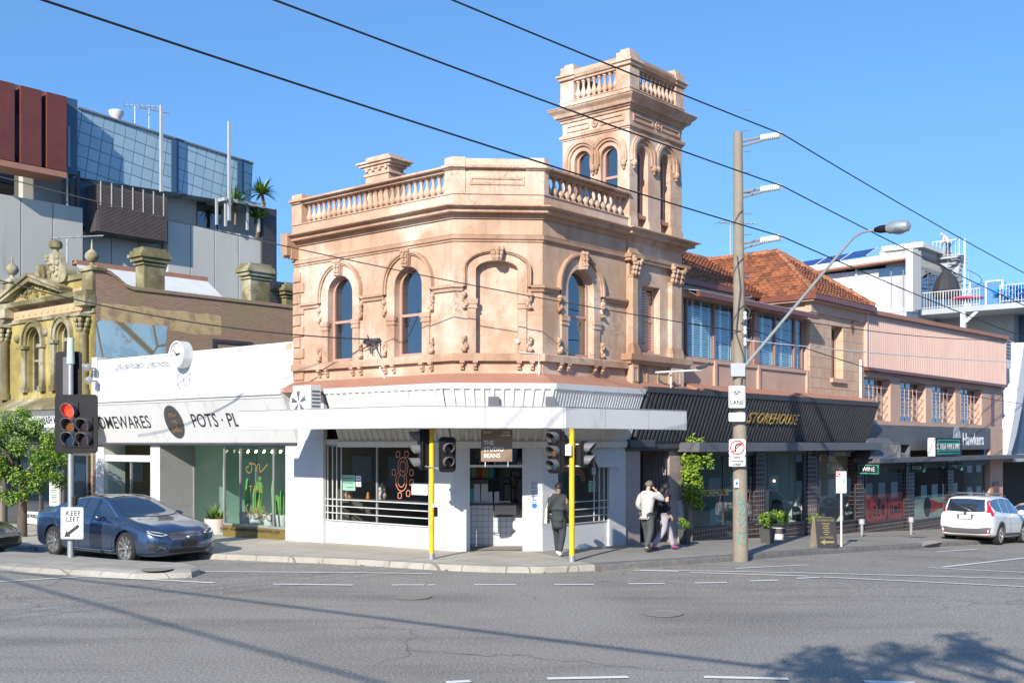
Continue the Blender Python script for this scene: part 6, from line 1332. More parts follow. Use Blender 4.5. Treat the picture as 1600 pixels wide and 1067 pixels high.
a, b = FR.s(1461, o_), FR.s(1502.5, o_); za, zb = FR.z(1481, 712, o_), FR.z(1481, 684, o_); MB().fbox(FR, a, b, za, zb, o_-.3, o_).build('board', 'letter_black', E); MB().fbox(FR, a-.012, a-.001, za, zb, o_-.3, o_+.01).build('end_panel', 'pot_white', E)
text('ST. KILDA WINE & SPIRIT', .34, 'letter_white', E, fmat(FR, (a+b)/2, (za+zb)/2, o_+.006), sx=(b-a)/(.34*12.6))
m = MB()
for zq, sg in ((zb-.10, 1), (za+.10, -1)):
 for k in (0, 1): zr_ = zq-sg*k*.12; m.fbox(FR, a+.3, b-.3, zr_-.02, zr_+.02, o_+.001, o_+.012)
 m.fbox(FR, a+.3, a+.35, min(zq, zq-sg*.22), max(zq, zq-sg*.22), o_+.001, o_+.011); m.fbox(FR, b-.35, b-.3, min(zq, zq-sg*.22), max(zq, zq-sg*.22), o_+.001, o_+.011)
m.build('green_bars', 'sign_green', E)
m = MB()
for x in (a+.2, b-.2): m.tube([FR.P(x, za-.15, o_-.15), FR.P(x, za, o_-.15)], .03, 5)
m.build('feet', 'black_metal', E)
p = FR.P(FR.s(1401, .45), zk1, .45); E = empty('floodlight_box', p, 'open square grey light box on the dark canopy left of the wine and spirit sign', 'light'); q = FR.s(1401, .45); zt = FR.z(1401, 693, .45)
m = MB(); m.fbox(FR, q-.5, q-.45, zk1, zt, .1, .8); m.fbox(FR, q+.45, q+.5, zk1, zt, .1, .8); m.fbox(FR, q-.5, q+.5, zt-.04, zt+.02, .1, .8); m.build('housing', 'slab_grey', E); MB().fbox(FR, q-.3, q+.3, zk1+.02, zk1+.2, .3, .6).build('lamp', 'zinc_roof', E)

# ============================================================= WHITE HOUSE BEHIND WITH ROOF DECK
K = FR.P(FR.s(1434, -8), 0, -8); FW = Fr(K.xy, dL, nL); FWr = Fr(K.xy, dR, nR)
WH = empty('white_house', Vector((K.x, K.y, gz(K.x, K.y))), 'white modern house with solar panels and a roof deck behind the pink corrugated building', 'building')
worn('white_render2', (.66, .67, .67), (.57, .58, .59), .5, .5, .7)
wz = lambda uu, v, o=0: FW.z(uu, v, o)
zwt = wz(1425, 402); e_ = FW.s(1215); m = MB()
m.fbox(FW, 0, e_, 0, zwt-.5, -7, 0); m.build('wall', 'white_render2', WH)
MB().fprism(FW, [(-.0, zwt+.25), (0, zwt-.12), (e_, wz(1215, 430)-.2), (e_, wz(1215, 428)+.05)], -8, .9).build('roof', 'white_render2', WH)
MB().fprism(FW, [(.02, zwt-.12), (.02, zwt-.22), (e_, wz(1215, 430)-.3), (e_, wz(1215, 430)-.2)], .0, .88).build('soffit_edge', 'rust_roof', WH)
m = MB(); m.fbox(FW, -.05, .38, wz(1434, 488), zwt+.35, -.3, .95); m.build('corner_fin', 'white_metal', WH)
flat('fin_grey', (.20, .21, .23), .5); m = MB(); a_, b_ = FW.s(1429, .96), FW.s(1439.5, .96); MB().fbox(FW, a_ if a_ < b_ else b_, max(a_, b_), wz(1434, 487), wz(1434, 397), .951, .965).build('fin_panel', 'fin_grey', WH)
m = MB();
for a, b in ((1373, 1392), (1393, 1411), (1412, 1420)):
 s0, s1 = sorted((FW.s(a), FW.s(b))); m = MB(); m.fbox(FW, s0, s1, wz(1396, 431), wz(1396, 417)-.05, -.1, .03); m.build('window', 'old_glass', WH)
 m = MB(); m.fbox(FW, s0-.05, s0-.01, wz(1396, 481), wz(1396, 431), 0, .03); m.build('panel_joint', 'fin_grey', WH)
m = MB(); m.tube([FW.P(FW.s(1338, .1), wz(1338, 460), .1), FW.P(FW.s(1338, .1), wz(1338, 417), .1)], .07, 8); m.build('downpipe', 'white_metal', WH)
MB().fbox(FW, FW.s(1319, .02), FW.s(1332, .02), wz(1326, 460), wz(1326, 451), -.1, .02).build('low_window', 'deep_blue', WH) if FW.s(1319, .02) < FW.s(1332, .02) else MB().fbox(FW, FW.s(1332, .02), FW.s(1319, .02), wz(1326, 460), wz(1326, 451), -.1, .02).build('low_window', 'deep_blue', WH)
zd = wz(1441, 484); zrt = FWr.z(1440, 397)
m = MB(); m.fbox(FWr, 0, 8, zd-.1, zrt+.3, -2, 0); m.build('rear_wall', 'cream_wall', WH)
for k in range(4): MB().fbox(FWr, .5+k*1.3, 1.55+k*1.3, zd+.1, zrt-1.0, -.05, .03).build('deck_window', 'old_glass', WH)
MB().fbox(FWr, -.2, 8, zrt+.3, zrt+.6, -2.2, .4).build('roof_edge', 'white_metal', WH)
MB().fbox(FW, .5, 2.8, zwt+.35, zwt+.75, -3.5, -1).build('roof_plant', 'white_metal', WH)
flat('solar_blue', (.015, .03, .16), .15);
for k in range(5):
 a, b = 3.1+k*1.75, 4.75+k*1.75; zq = zwt+.55-(a/(e_))*.7; m = MB(); m.hexa([FW.P(a, zq, .35), FW.P(b, zq-.08, .35), FW.P(b, zq+.62, -1.3), FW.P(a, zq+.7, -1.3), FW.P(a, zq+.05, .33), FW.P(b, zq-.03, .33), FW.P(b, zq+.67, -1.32), FW.P(a, zq+.75, -1.32)]); o = m.build('solar_panel', 'solar_blue', WH)
 frame_rect if 0 else None; m = MB(); m.tube([FW.P(a, zq+.05, .35), FW.P(a, zq+.75, -1.32)], .03, 4); m.tube([FW.P(b, zq-.02, .35), FW.P(b, zq+.68, -1.32)], .03, 4); m.build('panel_rim', 'white_metal', WH)
dk1 = FW.s(1640);
MB().fbox(FW, dk1, -.1, zd-.32, zd, -9, .0).build('deck_slab', 'slab_light' if 'slab_light' in MT else 'zinc_roof', WH)
MB().fbox(FW, FW.s(1558), -.1, 0, zd-.3, -9, -3.2).build('lower_wall', 'cream_wall', WH)
MB().fbox(FW, FW.s(1640), FW.s(1558), 0, zd-.33, -9, -4.2).build('lower_dark_wall', 'deep_blue', WH)
m = MB(); q = FW.s(1504); m.fbox(FW, q-.14, q+.14, zd-3.2, zd-.32, -.3, -.02); m.fprism(FW, [(q+.14, zd-1.1), (q+.14, zd-.8), (q-.8, zd-.32), (q-.95, zd-.32)] if 0 else [(q-.14, zd-1.0), (q-.14, zd-.75), (q-.7, zd-.32), (q-.95, zd-.32)], -.25, -.08); m.build('deck_post', 'white_metal', WH)
m = MB(); hr = 1.05
def railing(fr, a, b, z, off=0, step=.16, name='railing', par=WH, mat='white_metal', h=hr):
 m = MB(); m.fbox(fr, min(a, b), max(a, b), z+h-.04, z+h, off-.05, off); m.fbox(fr, min(a, b), max(a, b), z+.08, z+.11, off-.04, off-.01); n = int(abs(b-a)/step)
 for i in range(n+1): q = a+(b-a)*i/n; w = .028 if i % 8 else .05; m.fbox(fr, q-w/2, q+w/2, z, z+h, off-.04, off-.01)
 return m.build(name, mat, par)
railing(FW, -.2, FW.s(1530), zd, -.05); railing(FW, FW.s(1562), dk1, zd+.05, -.05)
glass('deck_glass', (.75, .82, .85), .2)
m = MB(); a, b = FW.s(1536), FW.s(1562); m.fbox(FW, b, a, zd+1.4, zd+1.48, -.6, -.5);
for q in (a, b, FW.s(1511)): m.fbox(FW, q-.05, q+.05, zd, zd+1.48, -.6, -.5)
sc0 = m.build('deck_screen', 'white_metal', WH); MB().fbox(FW, b, FW.s(1511), zd+.05, zd+1.4, -.57, -.54).build('pane', 'deck_glass', sc0)
sc_c = FW.P(FW.s(1507, -4), 0, -4); ztop = CH+(HZ-401)/F*sc_c.y; SS = empty('spiral_stair', Vector((sc_c.x, sc_c.y, zd)), 'white spiral stair climbing from the roof deck to a small landing', 'stair')
m = MB(); m.tube([(sc_c.x, sc_c.y, zd), (sc_c.x, sc_c.y, ztop+1.1)], .07, 8); m.build('centre_pole', 'white_metal', SS)
n_ = 15; R2 = 1.0
for i in range(n_):
 a = -2.0+i*.42; z = zd+(ztop-zd)*(i+1)/n_; c, s = cos(a), sin(a); c2, s2 = cos(a+.4), sin(a+.4); m = MB(); x, y = sc_c.x, sc_c.y
 m.hexa([(x, y, z-.04), (x+R2*c, y+R2*s, z-.04), (x+R2*c2, y+R2*s2, z-.04), (x+.05*c2, y+.05*s2, z-.04), (x, y, z), (x+R2*c, y+R2*s, z), (x+R2*c2, y+R2*s2, z), (x+.05*c2, y+.05*s2, z)]); m.tube([(x+R2*c, y+R2*s, z), (x+R2*c, y+R2*s, z+.95)], .016, 4); m.build('tread', 'zinc_roof', SS)
MB().tube([(sc_c.x+R2*cos(-2+i*.21), sc_c.y+R2*sin(-2+i*.21), zd+(ztop-zd)*(i*.5+1)/n_+.95) for i in range(2*n_)], .022, 5).build('handrail', 'black_metal', SS)
Fl = Fr(sc_c.xy, dL, nL); l0, l1 = .1, 1.75
m = MB(); m.fbox(Fl, l0, l1, ztop-.12, ztop, -.7, .7); m.build('landing', 'zinc_roof', SS); MB().fprism(Fl, [(l0, ztop-.12), (l1, ztop-.12), (l0+.2, ztop-1.1)], -.3, .3).build('bracket', 'zinc_roof', SS)
railing(Fl, l0, l1, ztop, .7, .22, 'landing_rail', SS); LAND = Fl.P(.95, ztop, .1)
flat('umbrella_black', (.03, .03, .035), .8); flat('tarp_blue', (.02, .22, .60), .5); flat('orange_bag', (.75, .30, .03), .6); flat('pink_table', (.75, .12, .22), .5)
p = FW.P(FW.s(1478, -1.2), zd, -1.2); E = empty('folded_parasol', p, 'closed black cantilever parasol standing on the white roof deck', 'parasol'); MB().tube([p, p+Vector((0, 0, 2.6))], .04, 6).build('pole', 'zinc_roof', E); MB().lathe(p, [(.75, .75), (.85, 1.2), (.62, 1.9), (.2, 2.45), (.03, 2.6)], 9).build('canopy', 'umbrella_black', E)
p = FW.P(FW.s(1512, -.8), zd, -.8); E = empty('deck_table', p, 'low oval pink-rimmed table behind the roof deck railing', 'table'); m = MB()
for a in (0, 2.1, 4.2): m.tube([p+Vector((.4*cos(a), .4*sin(a), 0)), p+Vector((.2*cos(a), .2*sin(a), .5))], .03, 5)
m.build('legs', 'white_metal', E); MB().lathe(p, [(.9, .5), (.95, .56), (.9, .62), (.01, .63)], 18).build('tabletop', 'pink_table', E, smooth=True)
p = FW.P(FW.s(1590, -1), zd+.05, -1); tag(leafcloud('blue_tarpaulin', 'tarp_blue', None, p+Vector((0, 0, .5)), .7, 300, .5, 4, (1.6, 1, .8)), 'crumpled blue tarpaulin heaped on the roof deck', 'tarpaulin')
p = FWr.P(1.5, zrt+.62, -.6); tag(MB().ball(p+Vector((0, 0, .1)), .55, 12, 8, 1.0, .8, .42).build('orange_bag', 'orange_bag', None, smooth='all'), 'orange sack lying on the flat roof edge of the white house', 'sack')

# ============================================================= FAR RIGHT BUILDING
FB = Fr(FR.o, dR, nR); sX0 = sH1+.35
XB = empty('curved_building', FR.P(sX0+4, ground(FR, sX0+4)), 'dark building with white balcony and a sweeping white concrete fin at the far right', 'building')
blk(FR, sX0+1.5, sX0+14, -3, FR.z(1575, 590), -4, -2.5, 'wall', 'deep_blue', XB)
blk(FR, sX0, sX0+1.8, FR.z(1569, 573), FR.z(1569, 527), -3, -.2, 'balcony', 'white_render2', XB); m = MB()
for i in range(8): m.fbox(FR, sX0+.15, sX0+1.6, FR.z(1569, 557)+.28*i*.6, FR.z(1569, 557)+.28*i*.6+.05, -.18, -.15)
m.build('balcony_louvre', 'slab_grey', XB)
m = MB(); pts = [(sX0+6.2, 13), (sX0+5.2, 9), (sX0+3.2, 5.5), (sX0+1.6, 3.2), (sX0+.6, 1.2), (sX0+1.2, .9), (sX0+2.6, 2.9), (sX0+4.6, 5.0), (sX0+6.8, 8.6), (sX0+8, 13)]
pp = [(FR.s(a, -.2), FR.z(a, v, -.2)) for a, v in ((1600, 535), (1592, 590), (1586, 640), (1577, 690), (1573, 712), (1579, 712), (1588, 680), (1596, 640), (1604, 590), (1612, 535))]
m.fprism(FR, pp, -2.4, -.2); m.build('concrete_fin', 'white_render2', XB)
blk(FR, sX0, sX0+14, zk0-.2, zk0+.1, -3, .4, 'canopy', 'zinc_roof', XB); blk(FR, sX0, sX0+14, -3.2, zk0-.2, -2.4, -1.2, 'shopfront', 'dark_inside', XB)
railing(FR, sX0+.2, sX0+5, FR.z(1575, 690, -1), -1.0, .3, 'balcony_rail', XB, 'white_metal', 1.6)
blk(FR, sX0+.1, sX0+3.5, FR.z(1575, 640, -.5), FR.z(1575, 600, -.5), -2, -.9, 'upper_panel', 'brown_paint', XB)
# ============================================================= CAFE THINGS
worn('sign_tan', (.25, .17, .125), (.21, .14, .10), 2, .5, .6); flat('letter_cream', (.82, .78, .70), .5)
fo = 1.55; a, b = FC.s(751.5, fo), FC.s(800.5, fo); za, zb = FC.z(776, 721, fo), FC.z(776, 671, fo)
E = empty('hanging_sign', FC.P((a+b)/2, za, fo), 'square tan sign hanging under the white canopy above the cafe door', 'sign'); MB().fbox(FC, a, b, za, zb, fo-.05, fo).build('board', 'sign_tan', E, bevel=.006)
h = zb-za; ts = lambda t, sz, x, z, al='LEFT': text(t, sz, 'letter_cream', E, fmat(FC, x, z, fo+.003), align=al, sx=.95, bold=.0015)
ts('THE', h*.185, a+.06, zb-h*.42); ts('STUDIO', h*.185, a+.06, zb-h*.62); ts('BEANS', h*.185, a+.06, zb-h*.82); ts('EST 2019', h*.07, a+.06, zb-h*.09); ts('COFFEE', h*.07, b-.05, zb-h*.09, 'RIGHT'); ts('ROASTERS', h*.07, b-.05, zb-h*.18, 'RIGHT')
m = MB()
for x in (a+.1, b-.1): m.tube([FC.P(x, za-.12, fo-.02), FC.P(x, zf0+.1, fo-.02)], .012, 5)
m.build('hanger_rod', 'white_metal', E)
def card2(fr, u0, u1, v0, v1, mat, label, off=.01, lines=0, lm='letter_black'):
 s0, s1 = sorted((fr.s(u0, off), fr.s(u1, off))); um = (u0+u1)/2; za, zb = fr.z(um, v1, off), fr.z(um, v0, off); E = empty('paper_notice', fr.P((s0+s1)/2, za, off), label, 'notice')
 MB().fbox(fr, s0, s1, za, zb, off-.008, off).build('sheet', mat, E)
 if lines:
  m = MB()
  for i in range(lines): z = zb-(zb-za)*(i+.7)/(lines+.4); m.fbox(fr, s0+(s1-s0)*.15, s1-(s1-s0)*(.15+.25*(i % 3 == 2)), z-.008, z+.008, off+.001, off+.003)
  m.build('print', lm, E)
flat('paper', (.66, .67, .74), .7); flat('poster_green', (.25, .48, .34), .6); flat('sticker_blue', (.02, .16, .55), .5)
card2(FC, 827, 842, 752, 764, 'paper', 'upper paper notice taped to the white pier right of the cafe door', .01, 4)
card2(FC, 827, 842, 765, 777, 'paper', 'middle paper notice taped to the white pier right of the cafe door', .01, 4)
card2(FC, 829, 841, 779, 786, 'paper', 'small lowest paper notice on the white pier above the round blue sticker', .01, 2, 'sticker_blue')
tag(MB().lathe(FC.P(FC.s(835), FC.z(835, 789.5), .0), [(.065, 0), (.065, .008), (.05, .009), (.02, .010)], 20, (nC.x, nC.y, 0)).build('round_sticker', 'sticker_blue', None), 'round blue sticker on the white pier right of the cafe door', 'sticker')
card2(FL, 533, 555, 742, 766, 'poster_green', 'green and white poster in the left pane of the barred cafe window', -.06, 3); card2(FL, 556, 564, 743, 760, 'paper', 'narrow white notice beside the green poster in the cafe window', -.06, 3)
card2(FL, 643, 668, 755, 773, 'paper', 'white poster dotted with green and brown in the right pane of the cafe window', -.06, 5, 'poster_green')
card2(FR, 925, 931, 730, 741, 'paper', 'small blue and white notice in the right-hand cafe window', -.05, 1, 'sticker_blue'); card2(FR, 920, 930, 751, 768, 'poster_green', 'pale green notice in the right-hand cafe window', -.05, 3)
flat('neon_copper', (.75, .28, .15), .4)
MN = fmat(FL, FL.s(627), FL.z(627, 742), -.06, 0, -1); st = []
for cx, cy, r in ((-.1, -.25, .33), (-.1, -.25, .20), (0, .35, .30), (.0, .35, .18)): st.append([(cx+r*cos(k*.7), cy+r*1.25*sin(k*.7)) for k in range(10)])
for cx, cy in ((-.3, .85), (.2, .85), (-.55, .1), (.5, .1), (.5, -.3), (-.2, -.85), (.3, -.75)): st.append([(cx-.1, cy-.1), (cx-.08, cy+.1), (cx+.1, cy+.1), (cx+.08, cy-.1), (cx-.1, cy-.1)])
tag(script(None, MN, sc_(st, .62), .022, 'neon_copper', 'neon_drawing'), 'copper-coloured line drawing of hands and cups on the cafe window', 'window art')
MN = fmat(FR, FR.s(905), FR.z(905, 752), -.06, 0, 1); st = [[(.4*cos(k*.5)*j, .4*sin(k*.5)*j) for k in range(7)] for j in (1, .8, .6)]
tag(script(None, MN, sc_(st, .8), .014, 'neon_copper', 'neon_drawing'), 'faint arched line drawing on the right-hand cafe window', 'window art')
m_, nt_, b_ = _mat('white_tiles'); co_ = coord(nt_, dC); t_ = N(nt_, 'TexBrick'); t_.offset = 0; t_.inputs['Scale'].default_value = 1; t_.inputs['Brick Width'].default_value = .15; t_.inputs['Row Height'].default_value = .15; t_.inputs['Mortar Size'].default_value = .006
t_.inputs['Color1'].default_value = (.75, .76, .78, 1); t_.inputs['Color2'].default_value = (.70, .72, .75, 1); t_.inputs['Mortar'].default_value = (.25, .26, .28, 1); nt_.links.new(co_, t_.inputs['Vector']); nt_.links.new(t_.outputs['Color'], b_.inputs['Base Color']); b_.inputs['Roughness'].default_value = .2
oc = -1.25; cz0 = gd; czt = FC.z(770, 789, oc)
E = empty('cafe_counter', FC.P(1.1, gd, oc), 'white tiled cafe counter just inside the open door', 'counter'); MB().fbox(FC, -.1, LC+.2, cz0, czt, oc-.7, oc).build('tiled_front', 'white_tiles', E); MB().fbox(FC, -.12, LC+.22, czt, czt+.04, oc-.72, oc+.03).build('worktop', 'black_metal', E)
a, b = FC.s(771, oc), FC.s(815, oc); zc2 = FC.z(790, 807, oc+.05); E2 = empty('display_cabinet', FC.P((a+b)/2, zc2, oc+.04), 'black pastry cabinet set in the white tiled counter', 'cabinet'); MB().fbox(FC, a, b, zc2, czt+.05, oc+.001, oc+.06).build('case', 'letter_black', E2); m = MB(); m.fbox(FC, a+.03, b-.03, zc2+.05, czt, oc+.06, oc+.065); m.build('pane', 'old_glass', E2)
text('ROASTING', .075, 'letter_white', E2, fmat(FC, (a+b)/2-.1, czt+.085, oc+.062))
flat('tin_teal', (.05, .42, .42), .4); flat('tin_red', (.45, .06, .04), .4); flat('tin_green', (.20, .35, .10), .4); flat('tin_orange', (.55, .22, .05), .4); flat('paper_white', (.75, .76, .78), .6); flat('machine_black', (.02, .02, .022), .25)
k = 0
osf = -2.6; zsf = FC.z(770, 747, osf)
tag(MB().fbox(FC, -.2, 1.6, zsf-.04, zsf, osf-.3, osf).build('wall_shelf', 'black_metal', None), 'dark wall shelf of coloured tins inside the cafe', 'shelf')
for uu, mt, nm in ((742, 'tin_green', 'olive'), (749.5, 'tin_red', 'dark red'), (757, 'tin_orange', 'orange'), (763, 'tin_green', 'green'), (769, 'tin_teal', 'teal')):
 p = FC.P(FC.s(uu, osf+.0), zsf, osf-.15); o = MB().lathe(p, [(.075, 0), (.085, .02), (.085, .24), (.06, .28), (.06, .32), (.01, .33)], 12).build('storage_tin', mt, None, smooth=True); tag(o, nm+' storage tin on the wall shelf inside the cafe', 'tin', 'tins on the cafe shelf')
for uu, mt, lb, w, hh in ((738, 'tin_teal', 'teal bag of coffee at the left end of the cafe counter', .16, .38), (745, 'paper_white', 'white bag of coffee on the cafe counter beside the teal bag', .17, .5), (757, 'paper_white', 'pale blue-white bag of coffee in the middle of the cafe counter', .2, .5), (766, 'paper_white', 'short white price card on the cafe counter', .12, .3), (776, 'paper_white', 'white cup stack on the cafe counter above the cabinet', .14, .3)):
 s_ = FC.s(uu, oc-.2); o = MB().hexa([FC.P(s_-w/2, czt+.04, oc-.1), FC.P(s_+w/2, czt+.04, oc-.1), FC.P(s_+w/2, czt+.04, oc-.22), FC.P(s_-w/2, czt+.04, oc-.22), FC.P(s_-w*.42, czt+.04+hh, oc-.15), FC.P(s_+w*.42, czt+.04+hh, oc-.15), FC.P(s_+w*.42, czt+.04+hh, oc-.18), FC.P(s_-w*.42, czt+.04+hh, oc-.18)]).build('coffee_bag', mt, None, bevel=.008); tag(o, lb, 'coffee bag', 'goods on the cafe counter')
E = empty('coffee_grinder', FC.P(FC.s(803, oc-.3), czt+.04, oc-.3), 'black coffee grinder with a flared hopper at the right of the cafe counter', 'grinder'); p = FC.P(FC.s(803, oc-.3), czt+.04, oc-.3); MB().lathe(p, [(.12, 0), (.12, .05), (.08, .1), (.09, .35), (.11, .4)], 12).build('body', 'machine_black', E); MB().lathe(p, [(.07, .4), (.15, .62), (.15, .68), (.05, .7)], 12).build('hopper', 'machine_black', E)
tag(MB().fbox(FC, FC.s(786, oc-.4), FC.s(799, oc-.4), czt+.04, czt+.55, oc-.6, oc-.25).build('coffee_machine', 'machine_black', None, bevel=.03), 'black espresso machine on the cafe counter beside the grinder', 'coffee machine')
m = MB(); s_ = FC.s(805, -3); m = frame_rect(FC, FC.s(797, -3), FC.s(815, -3), FC.z(805, 749, -3), FC.z(805, 733, -3), .05, -3.02, -3, 'picture_frame', 'letter_black', None); tag(m, 'black picture frame on the back wall of the cafe', 'picture frame')
tag(MB().fbox(FL, FL.s(669), FL.s(508)-.1, FL.z(590, 785), FL.z(590, 785)+.05, -.6, -.2).build('window_bench', 'slat_brown', None), 'timber bench shelf inside the barred cafe window', 'bench')
for uu, mt, lb, r in ((545, 'peach', 'small orange figurine on the window shelf of the cafe', .12), (597, 'pot_pink', 'tall pink sculpted candle on the window shelf of the cafe', .14), (575, 'tin_orange', 'small amber ornament on the window shelf of the cafe', .06)):
 p = FL.P(FL.s(uu, -.4), FL.z(590, 785)+.05, -.4); tag(MB().lathe(p, [(r*.7, 0), (r, r*.8), (r*.6, r*1.5), (r*.8, r*2), (r*.3, r*3), (.01, r*3.2)], 10).build('ornament', mt, None, smooth=True), lb, 'ornament')
for uu in (771, 861): tag(MB().fbox(FC if uu < 800 else FC, FC.s(uu-8, .55), FC.s(uu+8, .55) if uu < 800 else FC.s(uu+5, .55), FC.z(uu, 634, .5), FC.z(uu, 620, .5), .35, .68).build('vent_box', 'slab_grey', None), 'small dark vent box let into the ribbed white awning '+('above the cafe door' if uu < 800 else 'at its right corner'), 'vent')
o0, o1 = 1.75, 2.1; a, b = sorted((FL.s(484, o1), FL.s(457, o1))); zb_ = zf0+.25; zt_ = FL.z(470, 602, o1)
E = empty('air_conditioner', FL.P((a+b)/2, zb_, o0), 'white air conditioner unit standing on the canopy beside the stucco corner building', 'air conditioner')
MB().fbox(FL, a-.02, b, zb_, zt_, o0, o1).build('casing', 'white_metal', E, bevel=.02); c = FL.P(a+(b-a)*.62, (zb_+zt_)/2, o1); m = MB(); R3_ = (zt_-zb_)*.40
m.lathe(c, [(R3_, .002), (R3_, .02), (R3_*.92, .02), (R3_*.92, .004), (.01, .004)], 22, ax); m.build('fan_guard', 'louvre_white', E)
m = MB()
for k in range(5): ang = k*2*pi/5; m.hexa([c+Vector((nL.x*q, nL.y*q, 0))+Vector((dL.x*x, dL.y*x, z)) for q, (x, z) in [(.006, (R3_*.15*cos(ang), R3_*.15*sin(ang))), (.006, (R3_*.85*cos(ang), R3_*.85*sin(ang))), (.006, (R3_*.85*cos(ang+.5), R3_*.85*sin(ang+.5))), (.006, (R3_*.15*cos(ang+.5), R3_*.15*sin(ang+.5)))]*1+[(.016, (R3_*.15*cos(ang), R3_*.15*sin(ang))), (.016, (R3_*.85*cos(ang), R3_*.85*sin(ang))), (.016, (R3_*.85*cos(ang+.5), R3_*.85*sin(ang+.5))), (.016, (R3_*.15*cos(ang+.5), R3_*.15*sin(ang+.5)))]])
m.build('fan_blades', 'slab_grey', E); m = MB()
for k in range(7): z = zb_+.12+k*(zt_-zb_-.2)/7; m.hexa([FL.P(a-.03, z, o0+.05), FL.P(a-.03, z, o1-.05), FL.P(a-.02, z, o1-.05), FL.P(a-.02, z, o0+.05), FL.P(a-.03, z+.04, o0+.05), FL.P(a-.03, z+.04, o1-.05), FL.P(a-.02, z+.04, o1-.05), FL.P(a-.02, z+.04, o0+.05)])
m.build('side_louvre', 'slab_grey', E)
MB().fbox(FL, a, b, zf0+.2, zb_, o0+.05, o1-.05).build('feet', 'zinc_roof', E)
m = MB(); zc_ = Zc(590); m.tube([FL.P(FL.s(592, .06), FL.z(592, 535, .06), .06), FL.P(FL.s(594, .06), FL.z(594, 575, .06), .06), FL.P(FL.s(602, .06), FL.z(602, 593, .06), .06), FL.P(FL.s(690, .09), zc_-.02, .09), FC.P(.1, zc_+.03, .10), FC.P(LC, zc_+.03, .10), FR.P(.2, zc_, .09), FR.P(sT0, zc_-.12, .09), FR.P(sT0+.6, zc_-.15, .32)], .026, 6); m.tube([FC.P(FC.s(842, .12), zc_, .12), FC.P(FC.s(842, .12), Zc(553), .16), FC.P(FC.s(812), Zc(552)+.02, .14), FC.P(FC.s(811), Zc(548), .05)], .014, 5); m.build('conduit', 'pot_white', CB, smooth=True)
MB().ball(FC.P(FC.s(808.5), FC.z(808, 534), .06), .065, 10, 8).build('white_sensor', 'pot_white', CB, smooth=True)
p = FL.P(FL.s(580, .1), FL.z(580, 533, .1), .1); E = empty('cable_junction', p, 'tangled grey cable junction on the stucco wall between the two arched windows', 'junction box'); MB().tube([p-Vector((dL.x, dL.y, 0))*.3, p+Vector((dL.x, dL.y, 0))*.25], .07, 8).build('housing', 'black_metal', E); m = MB(); R_ = random.Random(3)
for i in range(9): q = p+Vector((-dL.x, -dL.y, 0))*R_.uniform(-.2, .5); m.tube([p+Vector((0, 0, R_.uniform(-.1, .1))), (p+q)/2+Vector((nL.x*.12, nL.y*.12, R_.uniform(-.3, .15))), q+Vector((0, 0, R_.uniform(-.55, -.1)))], .012, 4)
m.build('cables', 'fascia_dark', E)
zz0 = FTr.z(1030, 582, .2); E = empty('pipe_floodlight', FTr.P(FTr.s(1045, .2), zBase+.1, .2), 'floodlight on a thin white pipe at the foot of the tower', 'floodlight'); s0_, s1_ = FTr.s(1027, .2), FTr.s(1098, .9)
m = MB(); m.tube([FTr.P(s0_, zz0, .14), FTr.P(FTr.s(1096, .9), FTr.z(1096, 578, .9), .9)], .03, 6); q = .35; m.tube([FTr.P(FTr.s(1048, .3), zGut+.05, .30), FTr.P(FTr.s(1048, .3), zz0+.02, .30)], .025, 6); m.build('bracket', 'pot_white', E)
p = FTr.P(FTr.s(1097, .9), FTr.z(1097, 571, .9), .9); MB().hexa([p+Vector(v) for v in ((-.16, -.12, -.12), (.12, -.12, -.06), (.12, .12, -.06), (-.16, .12, -.12), (-.14, -.15, -.02), (.22, -.15, .10), (.22, .15, .10), (-.14, .15, -.02))]).build('lamp_head', 'black_metal', E, bevel=.02)

# ============================================================= POLES, SIGNALS, WIRES
worn('timber', (.30, .255, .20), (.20, .165, .125), 3, .8, .9, (.10, .08, .06), .6, .4, 18, streak=True); worn('yellow_pole', (.80, .52, .02), (.68, .42, .02), 2, .6, .4, (.25, .16, .05), .4, .05, 10); worn('galvanised', (.40, .42, .42), (.32, .34, .34), 4, .6, .45, metal=.5)
flat('signal_black', (.010, .009, .011), .5, spec=.25); flat('visor_inner', (.012, .012, .012), .6); flat('visor_rim', (.15, .15, .155), .5); flat('porcelain', (.62, .66, .64), .3)
flat('red_lit', (1, .04, .02), .3, emit=1.3, spec=.1); flat('lens_amber', (.16, .06, .02), .2); flat('lens_green', (.01, .03, .06), .2); flat('lens_dark', (.03, .02, .025), .2)
def mat_at(p, rz): return Matrix.Translation(p) @ Matrix.Rotation(rz, 4, 'Z')
def lbox(m, M, x0, x1, y0, y1, z0, z1): m.hexa([M @ Vector(v) for v in ((x0, y0, z0), (x1, y0, z0), (x1, y1, z0), (x0, y1, z0), (x0, y0, z1), (x1, y0, z1), (x1, y1, z1), (x0, y1, z1))]); return m
def rrect(w, h, r, n=5):
 pts = []
 for cx, cz, a0 in ((w/2-r, h/2-r, 0), (-w/2+r, h/2-r, pi/2), (-w/2+r, -h/2+r, pi), (w/2-r, -h/2+r, 3*pi/2)):
  for i in range(n+1): a = a0+pi/2*i/n; pts.append((cx+r*cos(a), cz+r*sin(a)))
 return pts
def plate(m, M, pts, y0, y1):
 n = len(pts); m.add([M @ Vector((x, y0, z)) for x, z in pts]+[M @ Vector((x, y1, z)) for x, z in pts], [tuple(range(n)), tuple(range(2*n-1, n-1, -1))]+[(i, (i+1) % n, n+(i+1) % n, n+i) for i in range(n)])
